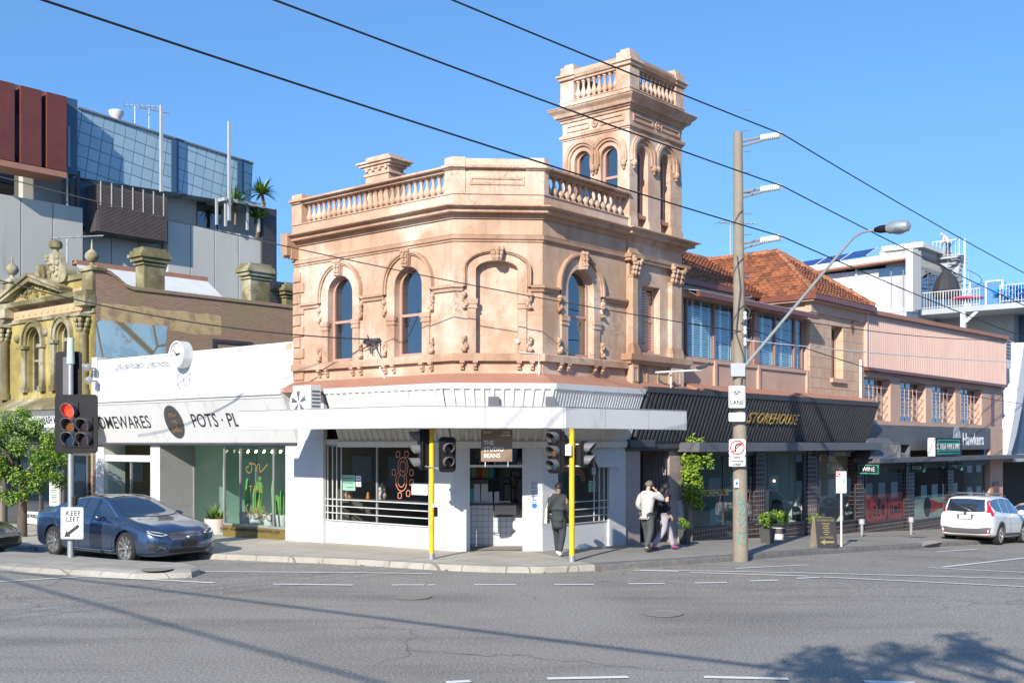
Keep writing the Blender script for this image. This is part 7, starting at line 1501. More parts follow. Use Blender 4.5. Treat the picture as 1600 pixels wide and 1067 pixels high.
def signal(par, p, rz, w, h, lenses, back=True, r=.1, name='signal_head'):
 """p = centre; faces local -y; lenses = [(x,z,radius,material)]"""
 M = mat_at(p, rz); m = MB()
 if back: plate(m, M, rrect(w, h, .09), -.005, .02)
 xs_ = [l[0] for l in lenses]; zs_ = [l[1] for l in lenses]; rr = lenses[0][2]
 for cx in sorted(set(xs_)):
  zc = [l[1] for l in lenses if l[0] == cx]; lbox(m, M, cx-rr*1.25, cx+rr*1.25, -.03, .16, min(zc)-rr*1.3, max(zc)+rr*1.3)
 H = m.build(name, 'signal_black', par, bevel=.008)
 for x, z, rr, mt in lenses:
  m = MB(); n = 20; vs = []
  for i in range(n+1):
   a = -pi*.30+(pi*1.6)*i/n; c, s = cos(a), sin(a); dpt = .08+.17*(.5+.5*s)
   vs += [M @ Vector((x+rr*1.1*c, -.03, z+rr*1.1*s)), M @ Vector((x+rr*1.1*c, -.03-dpt, z+rr*1.1*s)), M @ Vector((x+rr*1.02*c, -.03-dpt, z+rr*1.02*s)), M @ Vector((x+rr*1.02*c, -.03, z+rr*1.02*s))]
  m.add(vs, [(4*i+j, 4*i+4+j, 4*i+4+(j+1) % 4, 4*i+(j+1) % 4) for i in range(n) for j in range(4)]); m.build('visor', 'visor_rim' if mt != 'x' else 'signal_black', H, smooth=True)
  L = MB(); ang = [2*pi*i/20 for i in range(20)]; L.add([M @ Vector((x+rr*.98*cos(a), -.035, z+rr*.98*sin(a))) for a in ang]+[M @ Vector((x, -.075, z))], [(i, (i+1) % 20, 20) for i in range(20)]); L.build('lens', mt, H, smooth='all')
 return H
def at(u, v, Y): return Vector(((u-CX)/F*Y, Y, CH-(v-HZ)/F*Y))
def ypole(u, v, ztop, label, knock=True):
 p = gpt(u, v, KH); E = empty('signal_pole', p, label, 'traffic light', 'yellow traffic light poles on the corner'); MB().lathe(p, [(.062, .12), (.06, ztop-p.z-.02), (.02, ztop-p.z)], 14).build('pole', 'yellow_pole', E, smooth=True); MB().lathe(p, [(.075, -.02), (.07, .13)], 14).build('pole_base', 'galvanised', E, smooth=True); return p, E
p, E = ypole(674.5, 873, 3.10, 'yellow pole with round two-lamp signal in front of the barred cafe window'); Yp = p.y
q = at(699, 710, Yp-.05); signal(E, q, radians(18), .40, .80, [(0, .145, .105, 'lens_dark'), (0, -.165, .105, 'lens_dark')])
q = at(657, 702, Yp+.05); signal(E, q, radians(-72), .42, .92, [(0, .30, .10, 'lens_dark'), (0, 0, .10, 'lens_dark'), (0, -.30, .10, 'lens_dark')], back=True)
m = MB();
for v in (690, 731): m.tube([at(662, v, Yp), at(690, v, Yp)], .016, 5)
m.tube([at(664, 728, Yp-.08), at(690, 734, Yp-.06)], .014, 5); m.build('bracket', 'galvanised', E)
signal(E, at(664, 699, Yp+.28), radians(165), .36, .85, [(0, .2, .09, 'lens_dark'), (0, -.1, .09, 'lens_dark')])
M = mat_at(at(680.5, 799.5, Yp), radians(40)); lbox(MB(), M, -.035, .035, -.05, .05, -.11, .11).build('push_button', 'signal_black', E, bevel=.02); M = mat_at(at(676, 790, Yp-.065), 0); lbox(MB(), M, -.03, .03, -.01, .02, -.035, .035).build('button_plate', 'letter_white', E)
p, E = ypole(893.5, 877, 3.08, 'yellow pole with three-lamp signal beside the walker in the dark coat'); Yp = p.y
q = at(868, 705, Yp-.1); signal(E, q, radians(-38), .44, .98, [(0, .30, .115, 'lens_dark'), (0, 0, .115, 'lens_amber'), (0, -.30, .115, 'lens_green')])
q = at(884, 703, Yp+.12); M = mat_at(q, radians(8)); m = MB(); plate(m, M, rrect(.30, .95, .09), -.01, .02); m.build('backing_board', 'slab_grey', E)
signal(E, at(913, 709, Yp+.15), radians(65), .40, .60, [(0, .14, .10, 'lens_dark'), (0, -.14, .10, 'lens_dark')])
m = MB()
for v in (694, 728): m.tube([at(880, v, Yp), at(908, v, Yp+.1)], .018, 5)
M = mat_at(at(889, 703, Yp-.1), 0); lbox(m, M, -.09, .05, -.05, .05, -.12, .12); m.build('bracket', 'porcelain', E)
p = gpt(110.5, 871, .13); Yp = p.y; zt = at(118, 528, Yp).z
E = empty('signal_pole', p, 'grey traffic light pole on the island showing a lit red lamp', 'traffic light'); MB().lathe(p, [(.075, -.05), (.075, .9), (.068, 1.0), (.062, zt-p.z-.5)], 14).build('pole', 'galvanised', E, smooth=True); worn('cap_mint', (.50, .62, .56), (.42, .54, .48), 3, .4, .4); MB().lathe(p, [(.095, zt-p.z-.62), (.075, zt-p.z-.02), (.05, zt-p.z)], 14).build('pole_cap', 'cap_mint', E, smooth=True)
q = at(119, 662, Yp-.12); k = Yp/F; L = .145
signal(E, q, radians(-6), 70*k, 91*k, [(-8.2*k, 20.5*k, 10.2*k, 'red_lit'), (-8.2*k, -2*k, 10.2*k, 'lens_amber'), (-8.2*k, -23.5*k, 10.2*k, 'lens_green'), (15*k, -2*k, 9.4*k, 'lens_dark'), (15*k, -23.5*k, 9.4*k, 'lens_dark')])
M = mat_at(at(107, 590, Yp+.15), radians(-4)); m = MB(); plate(m, M, rrect(42*k, 82*k, .08), 0, .03); m.build('backing_board', 'signal_black', E); m = MB(); lbox(m, M, -.10, .06, -.10, 0, -36*k, 32*k); m.build('rear_housing', 'slab_grey', E, bevel=.02)
M = mat_at(at(117.5, 782, Yp-.08), 0); m = MB(); lbox(m, M, -.045, .045, -.06, .06, -.11, .11); m.build('push_button', 'signal_black', E, bevel=.025)
worn('sign_white', (.74, .75, .74), (.68, .69, .68), 2, .3, .4)
def roadsign(u, v, w, h, Y, label, rz=0, name='road_sign', r=.03, cat='sign', border=True, mat='sign_white'):
 p = at(u, v, Y); M = mat_at(p, rz); E = empty(name, p-Vector((0, 0, h/2)), label, cat); m = MB(); plate(m, M, rrect(w, h, r, 3), 0, .012); m.build('plate', mat, E)
 if border:
  o = rrect(w-.03, h-.03, r*.8, 3); i_ = rrect(w-.05, h-.05, r*.7, 3); m = MB(); n = len(o); m.add([M @ Vector((x, -.002, z)) for x, z in o+i_], [(i, (i+1) % n, n+(i+1) % n, n+i) for i in range(n)]); m.build('border', 'letter_black', E)
 T = M @ Matrix.Rotation(radians(90), 4, 'X') @ Matrix.Translation((0, 0, .004)); return E, T, M
E, T, M = roadsign(112.5, 817, 36*k, 49*k, Yp-.20, 'white keep left sign with a black arrow on the grey signal pole', radians(-4))
text('KEEP', 7.6*k/.7, 'letter_black', E, T @ Matrix.Translation((.03, 15*k, 0)), bold=.003, sx=.9, spacing=1.15); text('LEFT', 7.6*k/.7, 'letter_black', E, T @ Matrix.Translation((.02, 5.5*k, 0)), bold=.003, sx=.9, spacing=1.1)
m = MB(); A_ = Vector((11*k, -3.5*k, 0)); B_ = Vector((-12.5*k, -21.5*k, 0)); d_ = (B_-A_).normalized(); n_ = Vector((-d_.y, d_.x, 0)); H_ = B_-d_*9*k
m.poly([T @ v for v in (A_+n_*2.6*k, H_+n_*2.6*k, H_-n_*2.6*k, A_-n_*2.6*k)]); m.poly([T @ v for v in (H_+n_*6*k, B_, H_-n_*6*k)]); m.build('arrow', 'letter_black', E)
P = gpt(1157, 868, KH); Yp = P.y; zt = at(1153, 207, Yp).z; X0 = P.x
UP = empty('utility_pole', P, 'tall timber power pole with three insulator arms and teal graffiti', 'power pole'); R0 = 12.2*Yp/F; tip = Vector((at(1153, 207, Yp).x, Yp, zt))
m = MB(); n_ = 14; rings = [(-.35, R0), (.3, R0*.97), (3, R0*.88), (6, R0*.74), (zt-P.z, R0*.58)]; pts = [P+(tip-P)*(h/(zt-P.z)) for h, r in rings]; m.tube(pts, [r for h, r in rings], 16); m.build('pole', 'timber', UP, smooth=True)
TIPS = []
for v0, v1 in ((221, 211), (301, 292), (381, 371)):
 a = at(1159, v0, Yp); q = 1.02; b = a+Vector((nR.x, nR.y, 0))*q; b.z = at(1213, v1, b.y).z; mid = a+(b-a)*.52; m = MB(); m.tube([a, mid+Vector((0, 0, .02))], .035, 6); m.tube([a-Vector((0, 0, .12)), mid-Vector((0, 0, .06))], .03, 6); m.build('arm', 'galvanised', UP)
 m = MB(); nn = 9; m.tube([mid+(b-mid)*(i/(2*nn)) for i in range(2*nn+1)], [.06 if i % 2 else .085 for i in range(2*nn+1)], 12); m.build('insulator', 'porcelain', UP, smooth=True); TIPS.append(b+(b-a).normalized()*.06)
m = MB()
for i in range(12): z = P.z+5.2+i*.5; s = 1 if i % 2 else -1; c = P+(tip-P)*((z-P.z)/(zt-P.z)); m.tube([c+Vector((R0*.7*(1 if i % 2 else .9), -.02, 0)), c+Vector((R0*.7+.16, -.03, 0)), c+Vector((R0*.7+.16, -.03, .05))], .012, 4)
m.build('climbing_pegs', 'galvanised', UP); m = MB(); m.tube([at(1152, 400, Yp-.12), at(1157, 450, Yp-.17), at(1150, 520, Yp-.18), at(1163, 560, Yp-.18), at(1158, 600, Yp-.19)], .02, 5); m.tube([at(1163, 478, Yp-.15), at(1172, 485, Yp-.2), at(1168, 500, Yp-.2), at(1158, 505, Yp-.18)], .016, 5); m.build('pole_cables', 'fascia_dark', UP, smooth=True)
for v in (516, 493, 534): MB().lathe(at(1164, v, Yp-.1), [(.03, -.1), (.05, -.05), (.03, 0), (.05, .05), (.02, .1)], 8).build('small_insulator', 'porcelain', UP)
st = [[(-.3, 1), (-.1, .6), (-.25, .5), (.1, .35), (-.1, .2), (-.3, .35)], [(-.2, .3), (.2, .25), (-.2, -.05), (.15, -.05), (.3, .2)], [(-.3, -.1), (-.15, -.4), (.25, -.15), (.3, -.4), (0, -.5)], [(.3, -.6), (-.2, -.6), (-.25, -.9), (.2, -1), (.3, -.7), (0, -.75)]]
for q in st:
 for i, (x, y) in enumerate(q): q[i] = (x, y)
m = MB(); zc = at(1157, 800, Yp).z; hz_ = .78; rp = R0*.97
for q in st:
 pts = []
 for i in range(len(q)-1):
  for t in (0, .25, .5, .75): x = (q[i][0]+(q[i+1][0]-q[i][0])*t)*1.9; y = q[i][1]+(q[i+1][1]-q[i][1])*t; ang = -pi/2+x; c = P+(tip-P)*((zc+y*hz_-P.z)/(zt-P.z)); rr = R0*(.99-.04*(zc+y*hz_-P.z))+.006; pts.append(Vector((c.x+rr*cos(ang), c.y+rr*sin(ang), zc+y*hz_)))
 m.tube(pts, .009, 4)
m.build('graffiti', 'graffiti_teal', UP)
k = Yp/F
E, T, M = roadsign(1151.5, 620, 25.5*k, 34*k, Yp-.30, 'white bike lane sign, topmost on the timber pole')
text('LANE', 7.4*k/.7, 'letter_black', E, T @ Matrix.Translation((0, -9*k, 0)), bold=.003, sx=.78, spacing=1.08)
m = MB()
def ring2(m, T, cx, cy, r, w, n=18, mat=None): m.add([T @ Vector((cx+rr*cos(2*pi*i/n), cy+rr*sin(2*pi*i/n), 0)) for rr in (r, r-w) for i in range(n)], [(i, (i+1) % n, n+(i+1) % n, n+i) for i in range(n)])
ring2(m, T, -5.2*k, 4*k, 4.2*k, .8*k); ring2(m, T, 5.2*k, 4*k, 4.2*k, .8*k)
up = (T.to_3x3() @ Vector((0, 0, 1))).normalized()
for q in ([(-5.2, 4), (-2.5, 9), (3, 9), (5.2, 4)], [(-2.8, 9), (0, 4), (-5.2, 4)], [(0, 4), (3, 9)], [(-3.6, 11), (-1.6, 11)], [(3, 9), (2.6, 12), (4.4, 12)]): ribbon(m, [T @ Vector((x*k, y*k, 0)) for x, y in q], .8*k, up)
m.build('bicycle_symbol', 'letter_black', E)
E, T, M = roadsign(1151.5, 651.5, 25.5*k, 13.5*k, Yp-.30, 'faded small white plate under the bike lane sign', border=False); flat('faded_grey', (.50, .50, .50), .6); text('4 - 6', .11, 'faded_grey', E, T)
E, T, M = roadsign(1152, 699, 25.5*k, 26*k, Yp-.30, 'white square sign with crossed out right turn arrow in a red ring', border=False, r=.04); flat('sign_red', (.65, .02, .02), .4)
m = MB(); r = 11.3*k; m.poly([T @ Vector(v) for v in ((-4*k, -7*k, 0), (-1.4*k, -7*k, 0), (-1.4*k, 2*k, 0), (-4*k, 2*k, 0))]); m.poly([T @ Vector(v) for v in ((-4*k, 2*k, 0), (-1.4*k, 2*k, 0), (1*k, 3.6*k, 0), (3*k, 3.6*k, 0), (3*k, 6*k, 0), (-1*k, 6*k, 0))]); m.poly([T @ Vector(v) for v in ((3*k, 8.4*k, 0), (3*k, 1.4*k, 0), (8*k, 4.9*k, 0))]); m.build('arrow', 'letter_black', E)
T2 = T @ Matrix.Translation((0, 0, .002)); m = MB(); ring2(m, T2, 0, 0, r, 1.8*k, 28); ribbon(m, [T2 @ Vector((7.4*k, 7.4*k, 0)), T2 @ Vector((-7.4*k, -7.4*k, 0))], 1.5*k, up); m.build('red_ring', 'sign_red', E)
E, T, M = roadsign(1152, 720.5, 25.5*k, 16*k, Yp-.30, 'small white street name plate reading into Fawkner Street')
for t, dy in (('INTO', 4.6), ('FAWKNER', 0), ('STREET', -4.6)): text(t, 3.0*k/.7, 'letter_black', E, T @ Matrix.Translation((0, dy*k, 0)), bold=.002, sx=.85, spacing=1.1)
E, T, M = roadsign(1151, 755, 8*k, 13*k, at(1151, 755, Yp).y-R0-.02, 'small white sticker with a blue square on the timber pole', border=False, name='sticker', cat='sticker'); m = MB(); m.poly([T @ Vector((x*k, y*k, 0)) for x, y in ((-2, -2.5), (2, -2.5), (2, 2.5), (-2, 2.5))]); m.build('blue_square', 'sticker_blue', E)
SL = empty('street_lamp', at(1160, 578, Yp-.1), 'street lamp on a long slanting arm fixed to the timber pole', 'street lamp')
def onarm(u, v): kk = (u-CX)/F; q = (kk*P.y-P.x)/(nR.x-kk*nR.y); c = P+Vector((nR.x, nR.y, 0))*q; return Vector((c.x, c.y, CH-(v-HZ)/F*c.y))
arm = [at(1160, 578, Yp-.15)]+[onarm(u, v) for u, v in ((1170, 565), (1322, 384), (1334, 371), (1347, 363), (1368, 359.5))]
MB().tube(arm, [.042, .042, .034, .03, .028, .028], 8).build('arm', 'galvanised', SL, smooth=True); m = MB(); M = mat_at(at(1160, 578, Yp-.15), 0); lbox(m, M, -.28, .06, -.06, .1, -.16, .16); m.build('bracket', 'zinc_roof', SL, bevel=.01)
d3 = Vector((nR.x, nR.y, 0)); h0_ = arm[-1]; m = MB(); m.tube([h0_-d3*.02, h0_+d3*.10, h0_+d3*.25], [.05, .085, .09], 10); m.build('photocell_housing', 'signal_black', SL); m = MB(); m.tube([h0_+d3*.25, h0_+d3*.32, h0_+d3*.55, h0_+d3*.72, h0_+d3*.78], [.09, .125, .15, .12, .03], 12); m.build('lamp_head', 'galvanised', SL, smooth=True)
m = MB(); m.ball(h0_+d3*.53-Vector((0, 0, .06)), .15, 12, 8, 1, 1, .75); m.build('lamp_glass', 'deck_glass', SL, smooth='all')
worn('wire_black', (.012, .012, .014), (.02, .02, .02), 1, .1, .6, bumps=0)
def wire(a, b, sag, r, label, mat='wire_black', grp='overhead power wires', n=40):
 a, b = Vector(a), Vector(b); pts = [a+(b-a)*(i/n)-Vector((0, 0, sag*4*(i/n)*(1-i/n))) for i in range(n+1)]; return tag(MB().tube(pts, r, 5).build('overhead_wire', mat, None, smooth='all'), label, 'cable', grp)
D3 = Vector((dR.x, dR.y, 0))
for i, (t_, (ur, vr), (ul, vl)) in enumerate(zip(TIPS, ((1600, 426.5), (1600, 477), (1600, 527)), ((706, 0), (428, 0), (66, 0)))):
 nm = ('highest', 'middle', 'lowest of the three')[i]
 def onstreet(u, v):
  kk = (u-CX)/F; s_ = (kk*t_.y-t_.x)/(D3.x-kk*D3.y); c = t_+D3*s_; return s_, Vector((c.x, c.y, CH-(v-HZ)/F*c.y))
 s1_, q1 = onstreet(ur, vr); s2_, q2 = onstreet(ul, vl)
 for s_, q, side in ((s1_, q1, 'running right from its insulator'), (s2_, q2, 'running left over the corner building')):
  tot = 45*(1 if s_ > 0 else -1); sag = .35; f = s_/tot; zline = q.z+sag*4*f*(1-f); zend = t_.z+(zline-t_.z)/f; wire(t_, (t_.x+D3.x*tot, t_.y+D3.y*tot, zend), sag, .016, nm+' black power wire '+side)
wire(at(1158, 518, Yp-.15), at(-260, 205, 24), .35, .013, 'thin black cable crossing the stucco facade to the timber pole', grp='service cables')
wire(FL.P(FL.s(577, .15), FL.z(577, 530, .15), .15), at(-200, 375, 27), .5, .018, 'black cable reaching the junction box from the left', grp='service cables')
wire(at(1166, 488, Yp-.1), FR.P(FR.s(1600, 1.2), FR.z(1600, 530, 1.2), 1.2), .25, .014, 'upper thin dark cable from the timber pole past the corrugated cladding', grp='service cables')
wire(at(1166, 532, Yp-.1), FR.P(FR.s(1610, 1.0), FR.z(1610, 566, 1.0), 1.0), .1, .016, 'white cable from the timber pole past the corrugated cladding', 'pot_white', grp='service cables')
wire(at(1166, 512, Yp-.1), FR.P(FR.s(1610, 1.0), FR.z(1610, 632, 1.0), 1.0), .3, .014, 'lowest thin dark cable from the timber pole crossing the barred windows', grp='service cables')
def sh(u, v, h): g_ = gpt(u, v); L = (h-g_.z)/tan(SUN_EL); return Vector((g_.x-.44*L, g_.y-.90*L, h))
for k_, (A_, B_) in enumerate((((80, 905), (700, 1062)), ((230, 910), (1000, 1005)), ((560, 950), (1300, 1040)))):
 a, b = sh(*A_, 6.6), sh(*B_, 6.6); d_ = (b-a).normalized(); wire(a-d_*14, b+d_*16, .15, .032, ('left', 'middle', 'right')[k_]+' thick tram wire overhead behind the viewpoint', grp='tram wires', n=24)

# ============================================================= SMALL STREET THINGS
p = gpt(1314.5, 853.5, KH); Yq = p.y; k = Yq/F; E = empty('parking_sign', p, 'white parking restriction sign on a thin pole by the kerb', 'sign'); MB().lathe(p, [(.03, 0), (.03, at(1314, 738, Yq).z-p.z)], 8).build('pole', 'pot_white', E)
q = at(1314.5, 753, Yq-.05); M = mat_at(q, radians(8)); m = MB(); plate(m, M, rrect(17*k, 34*k, .02, 3), 0, .01); m.build('plate', 'sign_white', E); T = M @ Matrix.Rotation(radians(90), 4, 'X') @ Matrix.Translation((0, 0, .004))
m = MB(); m.poly([T @ Vector((x*k, y*k, 0)) for x, y in ((-8, 8), (-1.5, 8), (-1.5, 16), (-8, 16))]); m.build('red_panel', 'sign_red', E); text('C', 5*k/.7, 'letter_white', E, T @ Matrix.Translation((-4.7*k, 12*k, .003)), bold=.004); text('P', 5*k/.7, 'sign_green', E, T @ Matrix.Translation((4*k, 1*k, .002)), bold=.004); text('1', 5*k/.7, 'sign_red', E, T @ Matrix.Translation((-4*k, 1*k, .002)), bold=.004)
m = MB(); m.poly([T @ Vector((x*k, y*k, 0)) for x, y in ((-7, -6), (7, -6), (7, -8), (-7, -8))]); m.poly([T @ Vector((x*k, y*k, 0)) for x, y in ((-6, -11), (6, -11), (6, -13), (-6, -13))]); m.build('small_print', 'faded_grey', E)
p = gpt(1287, 855, KH); k = p.y/F; E = empty('sandwich_board', p, 'black sandwich board with gold lettering and arrow on the footpath', 'sign'); rz = radians(6); hb_ = .86
worn('chalk_black', (.018, .018, .02), (.035, .035, .035), 4, .5, .6)
for sg in (-1, 1):
 M = mat_at(p, rz) @ Matrix.Translation((0, sg*.28, 0)) @ Matrix.Rotation(radians(13)*sg, 4, 'X'); lbox(MB(), M, -.29, .29, -.015, .015, 0, hb_).build('panel', 'chalk_black' if sg < 0 else 'timber', E, bevel=.006)
M = mat_at(p, rz) @ Matrix.Translation((0, -.28, 0)) @ Matrix.Rotation(-radians(13), 4, 'X') @ Matrix.Rotation(radians(90), 4, 'X') @ Matrix.Translation((0, 0, .018))
text('STOREHOUSE', .075, 'letter_gold', E, M @ Matrix.Translation((0, .78, 0)), spacing=1.1); text('FLOWERS', .085, 'letter_gold', E, M @ Matrix.Translation((0, .30, 0)))
m = MB()
for i in range(6): w = (.12, .08, .1, .07, .1, .06)[i]; m.poly([M @ Vector((x, y, 0)) for x, y in ((-w, .70-i*.06), (w, .70-i*.06), (w, .68-i*.06), (-w, .68-i*.06))])
m.poly([M @ Vector((x, y, 0)) for x, y in ((-.06, .20), (.2, .20), (.2, .15), (-.06, .15))]); m.poly([M @ Vector((x, y, 0)) for x, y in ((-.2, .175), (-.06, .25), (-.06, .10))]); m.build('gold_print', 'letter_gold', E)
def square_pot(p, w, h, label, grp): E = empty('planter', p, label, 'potted plant', grp); rz = atan2(dR.y, dR.x); M = mat_at(p, rz); m = MB(); m.hexa([M @ Vector(v) for v in ((-w*.35, -w*.35, 0), (w*.35, -w*.35, 0), (w*.35, w*.35, 0), (-w*.35, w*.35, 0), (-w*.5, -w*.5, h), (w*.5, -w*.5, h), (w*.5, w*.5, h), (-w*.5, w*.5, h))]); m.build('pot', 'pot_dark', E, bevel=.01); return E
def bush(E, c, r, n, seed, ls=.10):
 sh_ = [(Vector((random.Random(seed+i).uniform(-.5, .5), random.Random(seed+i+5).uniform(-.5, .5), random.Random(seed+i+9).uniform(-.3, .4))), .6) for i in range(6)]
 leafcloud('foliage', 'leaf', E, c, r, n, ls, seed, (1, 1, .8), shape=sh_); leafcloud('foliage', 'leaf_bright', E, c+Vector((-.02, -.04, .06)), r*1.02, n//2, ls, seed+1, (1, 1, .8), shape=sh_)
G_ = 'planters on the storehouse footpath'
p = gpt(1199, 848, KH); E = square_pot(p, .38, .42, 'leafy shrub in a dark square pot between the timber pole and the round pot', G_); bush(E, p+Vector((0, 0, .62)), .30, 420, 11, .08)
p = gpt(1217, 842, KH); E = pot('planter', p, .22, .38, 'pot_white', 'taller shrub in a round two-tone pot in front of the pendant-lit window', G_, taper=.6); MB().lathe(p, [(.222, .2), (.224, .3), (.21, .39), (.18, .39)], 16).build('dark_band', 'pot_dark', E, smooth=True); bush(E, p+Vector((0, 0, .72)), .33, 480, 21, .08)
p = gpt(1277, 847, KH); E = square_pot(p, .34, .42, 'leafy shrub in a tapered dark pot beside the sandwich board', G_); bush(E, p+Vector((0, 0, .66)), .26, 320, 31, .08)
p = gpt(1070, 850, KH); E = square_pot(p, .3, .42, 'shaded shrub in a dark pot at the foot of the golden creeper', G_); bush(E, p+Vector((0, 0, .56)), .18, 160, 41, .07)
for u_, v_, lb in ((1346.5, 838, 'short galvanised post in front of the red poster window'), (1423.5, 835, 'short galvanised post in front of the pier with the beer sign')):
 p = gpt(u_, v_, KH); hb_ = at(u_, 811 if u_ < 1400 else 808, p.y).z-p.z; E = empty('bollard', p, lb, 'bollard', 'galvanised posts by the shopfronts'); MB().lathe(p, [(.06, 0), (.06, hb_*.75)], 10).build('post', 'galvanised', E, smooth=True); MB().lathe(p, [(.10, hb_*.72), (.10, hb_), (.02, hb_+.02)], 10).build('cap', 'zinc_roof', E, smooth=True)
CRP = FR.s(1078, .1); E = empty('creeper', FR.P(CRP, -1.0, .1), 'golden green creeper hanging in clumps down the porch corner', 'creeper'); m = MB(); c0_ = at(1086, 790, FR.P(CRP, 0, .15).y-.1)
for i in range(5): x = -.15+.08*i; m.tube([FR.P(CRP+x, -.9, .05), FR.P(CRP+x*.5, .6, .12), FR.P(CRP+x, 1.6, .1), FR.P(CRP+.2-x, 2.5, .2)], .02, 5)
m.build('stems', 'timber', E); YC = FR.P(CRP, 0, .15).y
cl = [(1078, 690, .22), (1092, 694, .20), (1084, 706, .30), (1076, 716, .26), (1086, 722, .24), (1080, 735, .24), (1074, 745, .22), (1088, 752, .2), (1082, 766, .24), (1076, 775, .2), (1090, 785, .18), (1102, 712, .15), (1108, 722, .12)]
base_ = at(1082, 730, YC-.25); sh_ = [(at(u_, v_, YC-.25-.1*(i % 3))-base_, r_) for i, (u_, v_, r_) in enumerate(cl)]
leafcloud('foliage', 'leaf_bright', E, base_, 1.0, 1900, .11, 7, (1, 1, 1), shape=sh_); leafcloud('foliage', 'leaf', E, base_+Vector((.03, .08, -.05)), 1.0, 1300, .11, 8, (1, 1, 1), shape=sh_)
R_ = random.Random(12); m = MB()
for i in range(420):
 j = R_.randrange(0, len(kd)); q = kd[j]-KN[j]*abs(R_.gauss(0, .12))-KN[j]*.02;
 if not -14 < q.x < 18: continue
 z = gz(q.x, q.y)+.015; a = R_.random()*6; s = R_.uniform(.03, .07); m.add([(q.x, q.y, z), (q.x+s*cos(a), q.y+s*sin(a), z+.02), (q.x+s*cos(a+1), q.y+s*sin(a+1), z+.01)], [(0, 1, 2)])
worn('dry_leaf', (.35, .17, .06), (.2, .1, .04), 8, .9, .9, bumps=0); tag(m.build('fallen_leaves', 'dry_leaf', None), 'dry brown leaves scattered along the gutter', 'leaves', kind='stuff')
p = gpt(911, 857, KH); tag(MB().lathe(p, [(.14, 0), (.16, .05), (.12, .10), (.01, .11)], 12).build('crumpled_cup', 'paper_white', None), 'crumpled white cup lying by the wall under the right-hand cafe window', 'litter')
q0 = gpt(1414, 853, 0); j = min(range(len(kd)), key=lambda i: (kd[i]-q0.xy).length); c = kd[j]; fr_ = Fr(c, (kd[j+1]-kd[j]).normalized(), -KN[j]); m = MB(); z = gz(c.x, c.y); m.fbox(fr_, -.8, .8, z+.10, z+.150, -.34, .03); DG = tag(m.build('drain', 'kerb_stone', None, bevel=.01), 'concrete drain lid set in the bluestone kerb left of the white car', 'drain'); MB().fbox(fr_, -.55, .55, z+.01, z+.11, -.3, .035).build('drain_opening', 'dark_inside', DG)

p = gpt(34, 838, KH); E = empty('street_tree', p, 'round leafy bright green street tree at the left edge', 'tree'); YT = p.y; worn('bark', (.13, .10, .075), (.08, .06, .045), 6, .8, .95, bumps=.6)
c = at(35, 720, YT); m = MB(); m.tube([p-Vector((0, 0, .1)), p+Vector((.03, 0, .8)), Vector((c.x, c.y, c.z-.6))], [.17, .13, .10], 9); R_ = random.Random(8)
for i in range(9): a = i*.7; e = c+Vector((1.3*cos(a), 1.0*sin(a), R_.uniform(-.4, 1.0))); m.tube([Vector((c.x, c.y, c.z-.7)), (Vector((c.x, c.y, c.z-.6))+e)/2+Vector((0, 0, .15)), e], [.07, .045, .015], 6)
m.build('trunk', 'bark', E, smooth=True)
sh_ = []; R_ = random.Random(4)
for u_, v_, r_ in ((0, 690, .5), (-25, 710, .5), (20, 668, .42), (50, 672, .38), (75, 695, .40), (90, 720, .34), (60, 715, .45), (30, 700, .45), (5, 730, .5), (-20, 750, .45), (35, 742, .42), (70, 748, .36), (92, 745, .28), (20, 768, .30), (-10, 775, .25), (55, 768, .25), (45, 780, .2), (100, 700, .22), (35, 655, .26)):
 for dy in (-.55, .4): sh_.append((at(u_+R_.uniform(-10, 10), v_+R_.uniform(-9, 9), YT+dy)-c, r_*R_.uniform(.7, 1.0)))
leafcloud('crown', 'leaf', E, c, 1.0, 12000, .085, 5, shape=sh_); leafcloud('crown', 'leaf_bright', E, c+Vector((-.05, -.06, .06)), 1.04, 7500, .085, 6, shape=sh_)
E['label'] = 'round leafy bright green street tree at the left edge'
tb_ = Vector((2.2, -3.5, 0)); E = empty('street_tree', tb_, 'bare-branched tree behind the viewpoint shading the near road', 'tree'); m = MB(); m.tube([tb_-Vector((0, 0, .2)), tb_+Vector((-.2, .5, 4)), tb_+Vector((-.6, 1.5, 7))], [.28, .22, .14], 9); sh_ = []
for i in range(24): a = i*.8; e = tb_+Vector((-1+(3.4-.08*i)*cos(a), 3.2+(2.4-.05*i)*sin(a), 7.0+.5*sin(i*2.1))); m.tube([tb_+Vector((-.4, 1.0, 5.6)), (tb_+Vector((-.4, 1, 6))+e)/2+Vector((0, 0, .3)), e], [.12, .08, .03], 6); sh_.append((e-tb_-Vector((-1, 3.5, 7)), R_.uniform(.25, .55)))
m.build('trunk', 'bark', E, smooth=True); leafcloud('crown', 'leaf', E, tb_+Vector((-1, 3.5, 7)), 1.0, 3600, .16, 15, shape=sh_)
worn('far_brick', (.20, .11, .08), (.14, .08, .06), .8, .6, .9); worn('far_cream', (.40, .36, .30), (.32, .29, .24), .8, .6, .9)
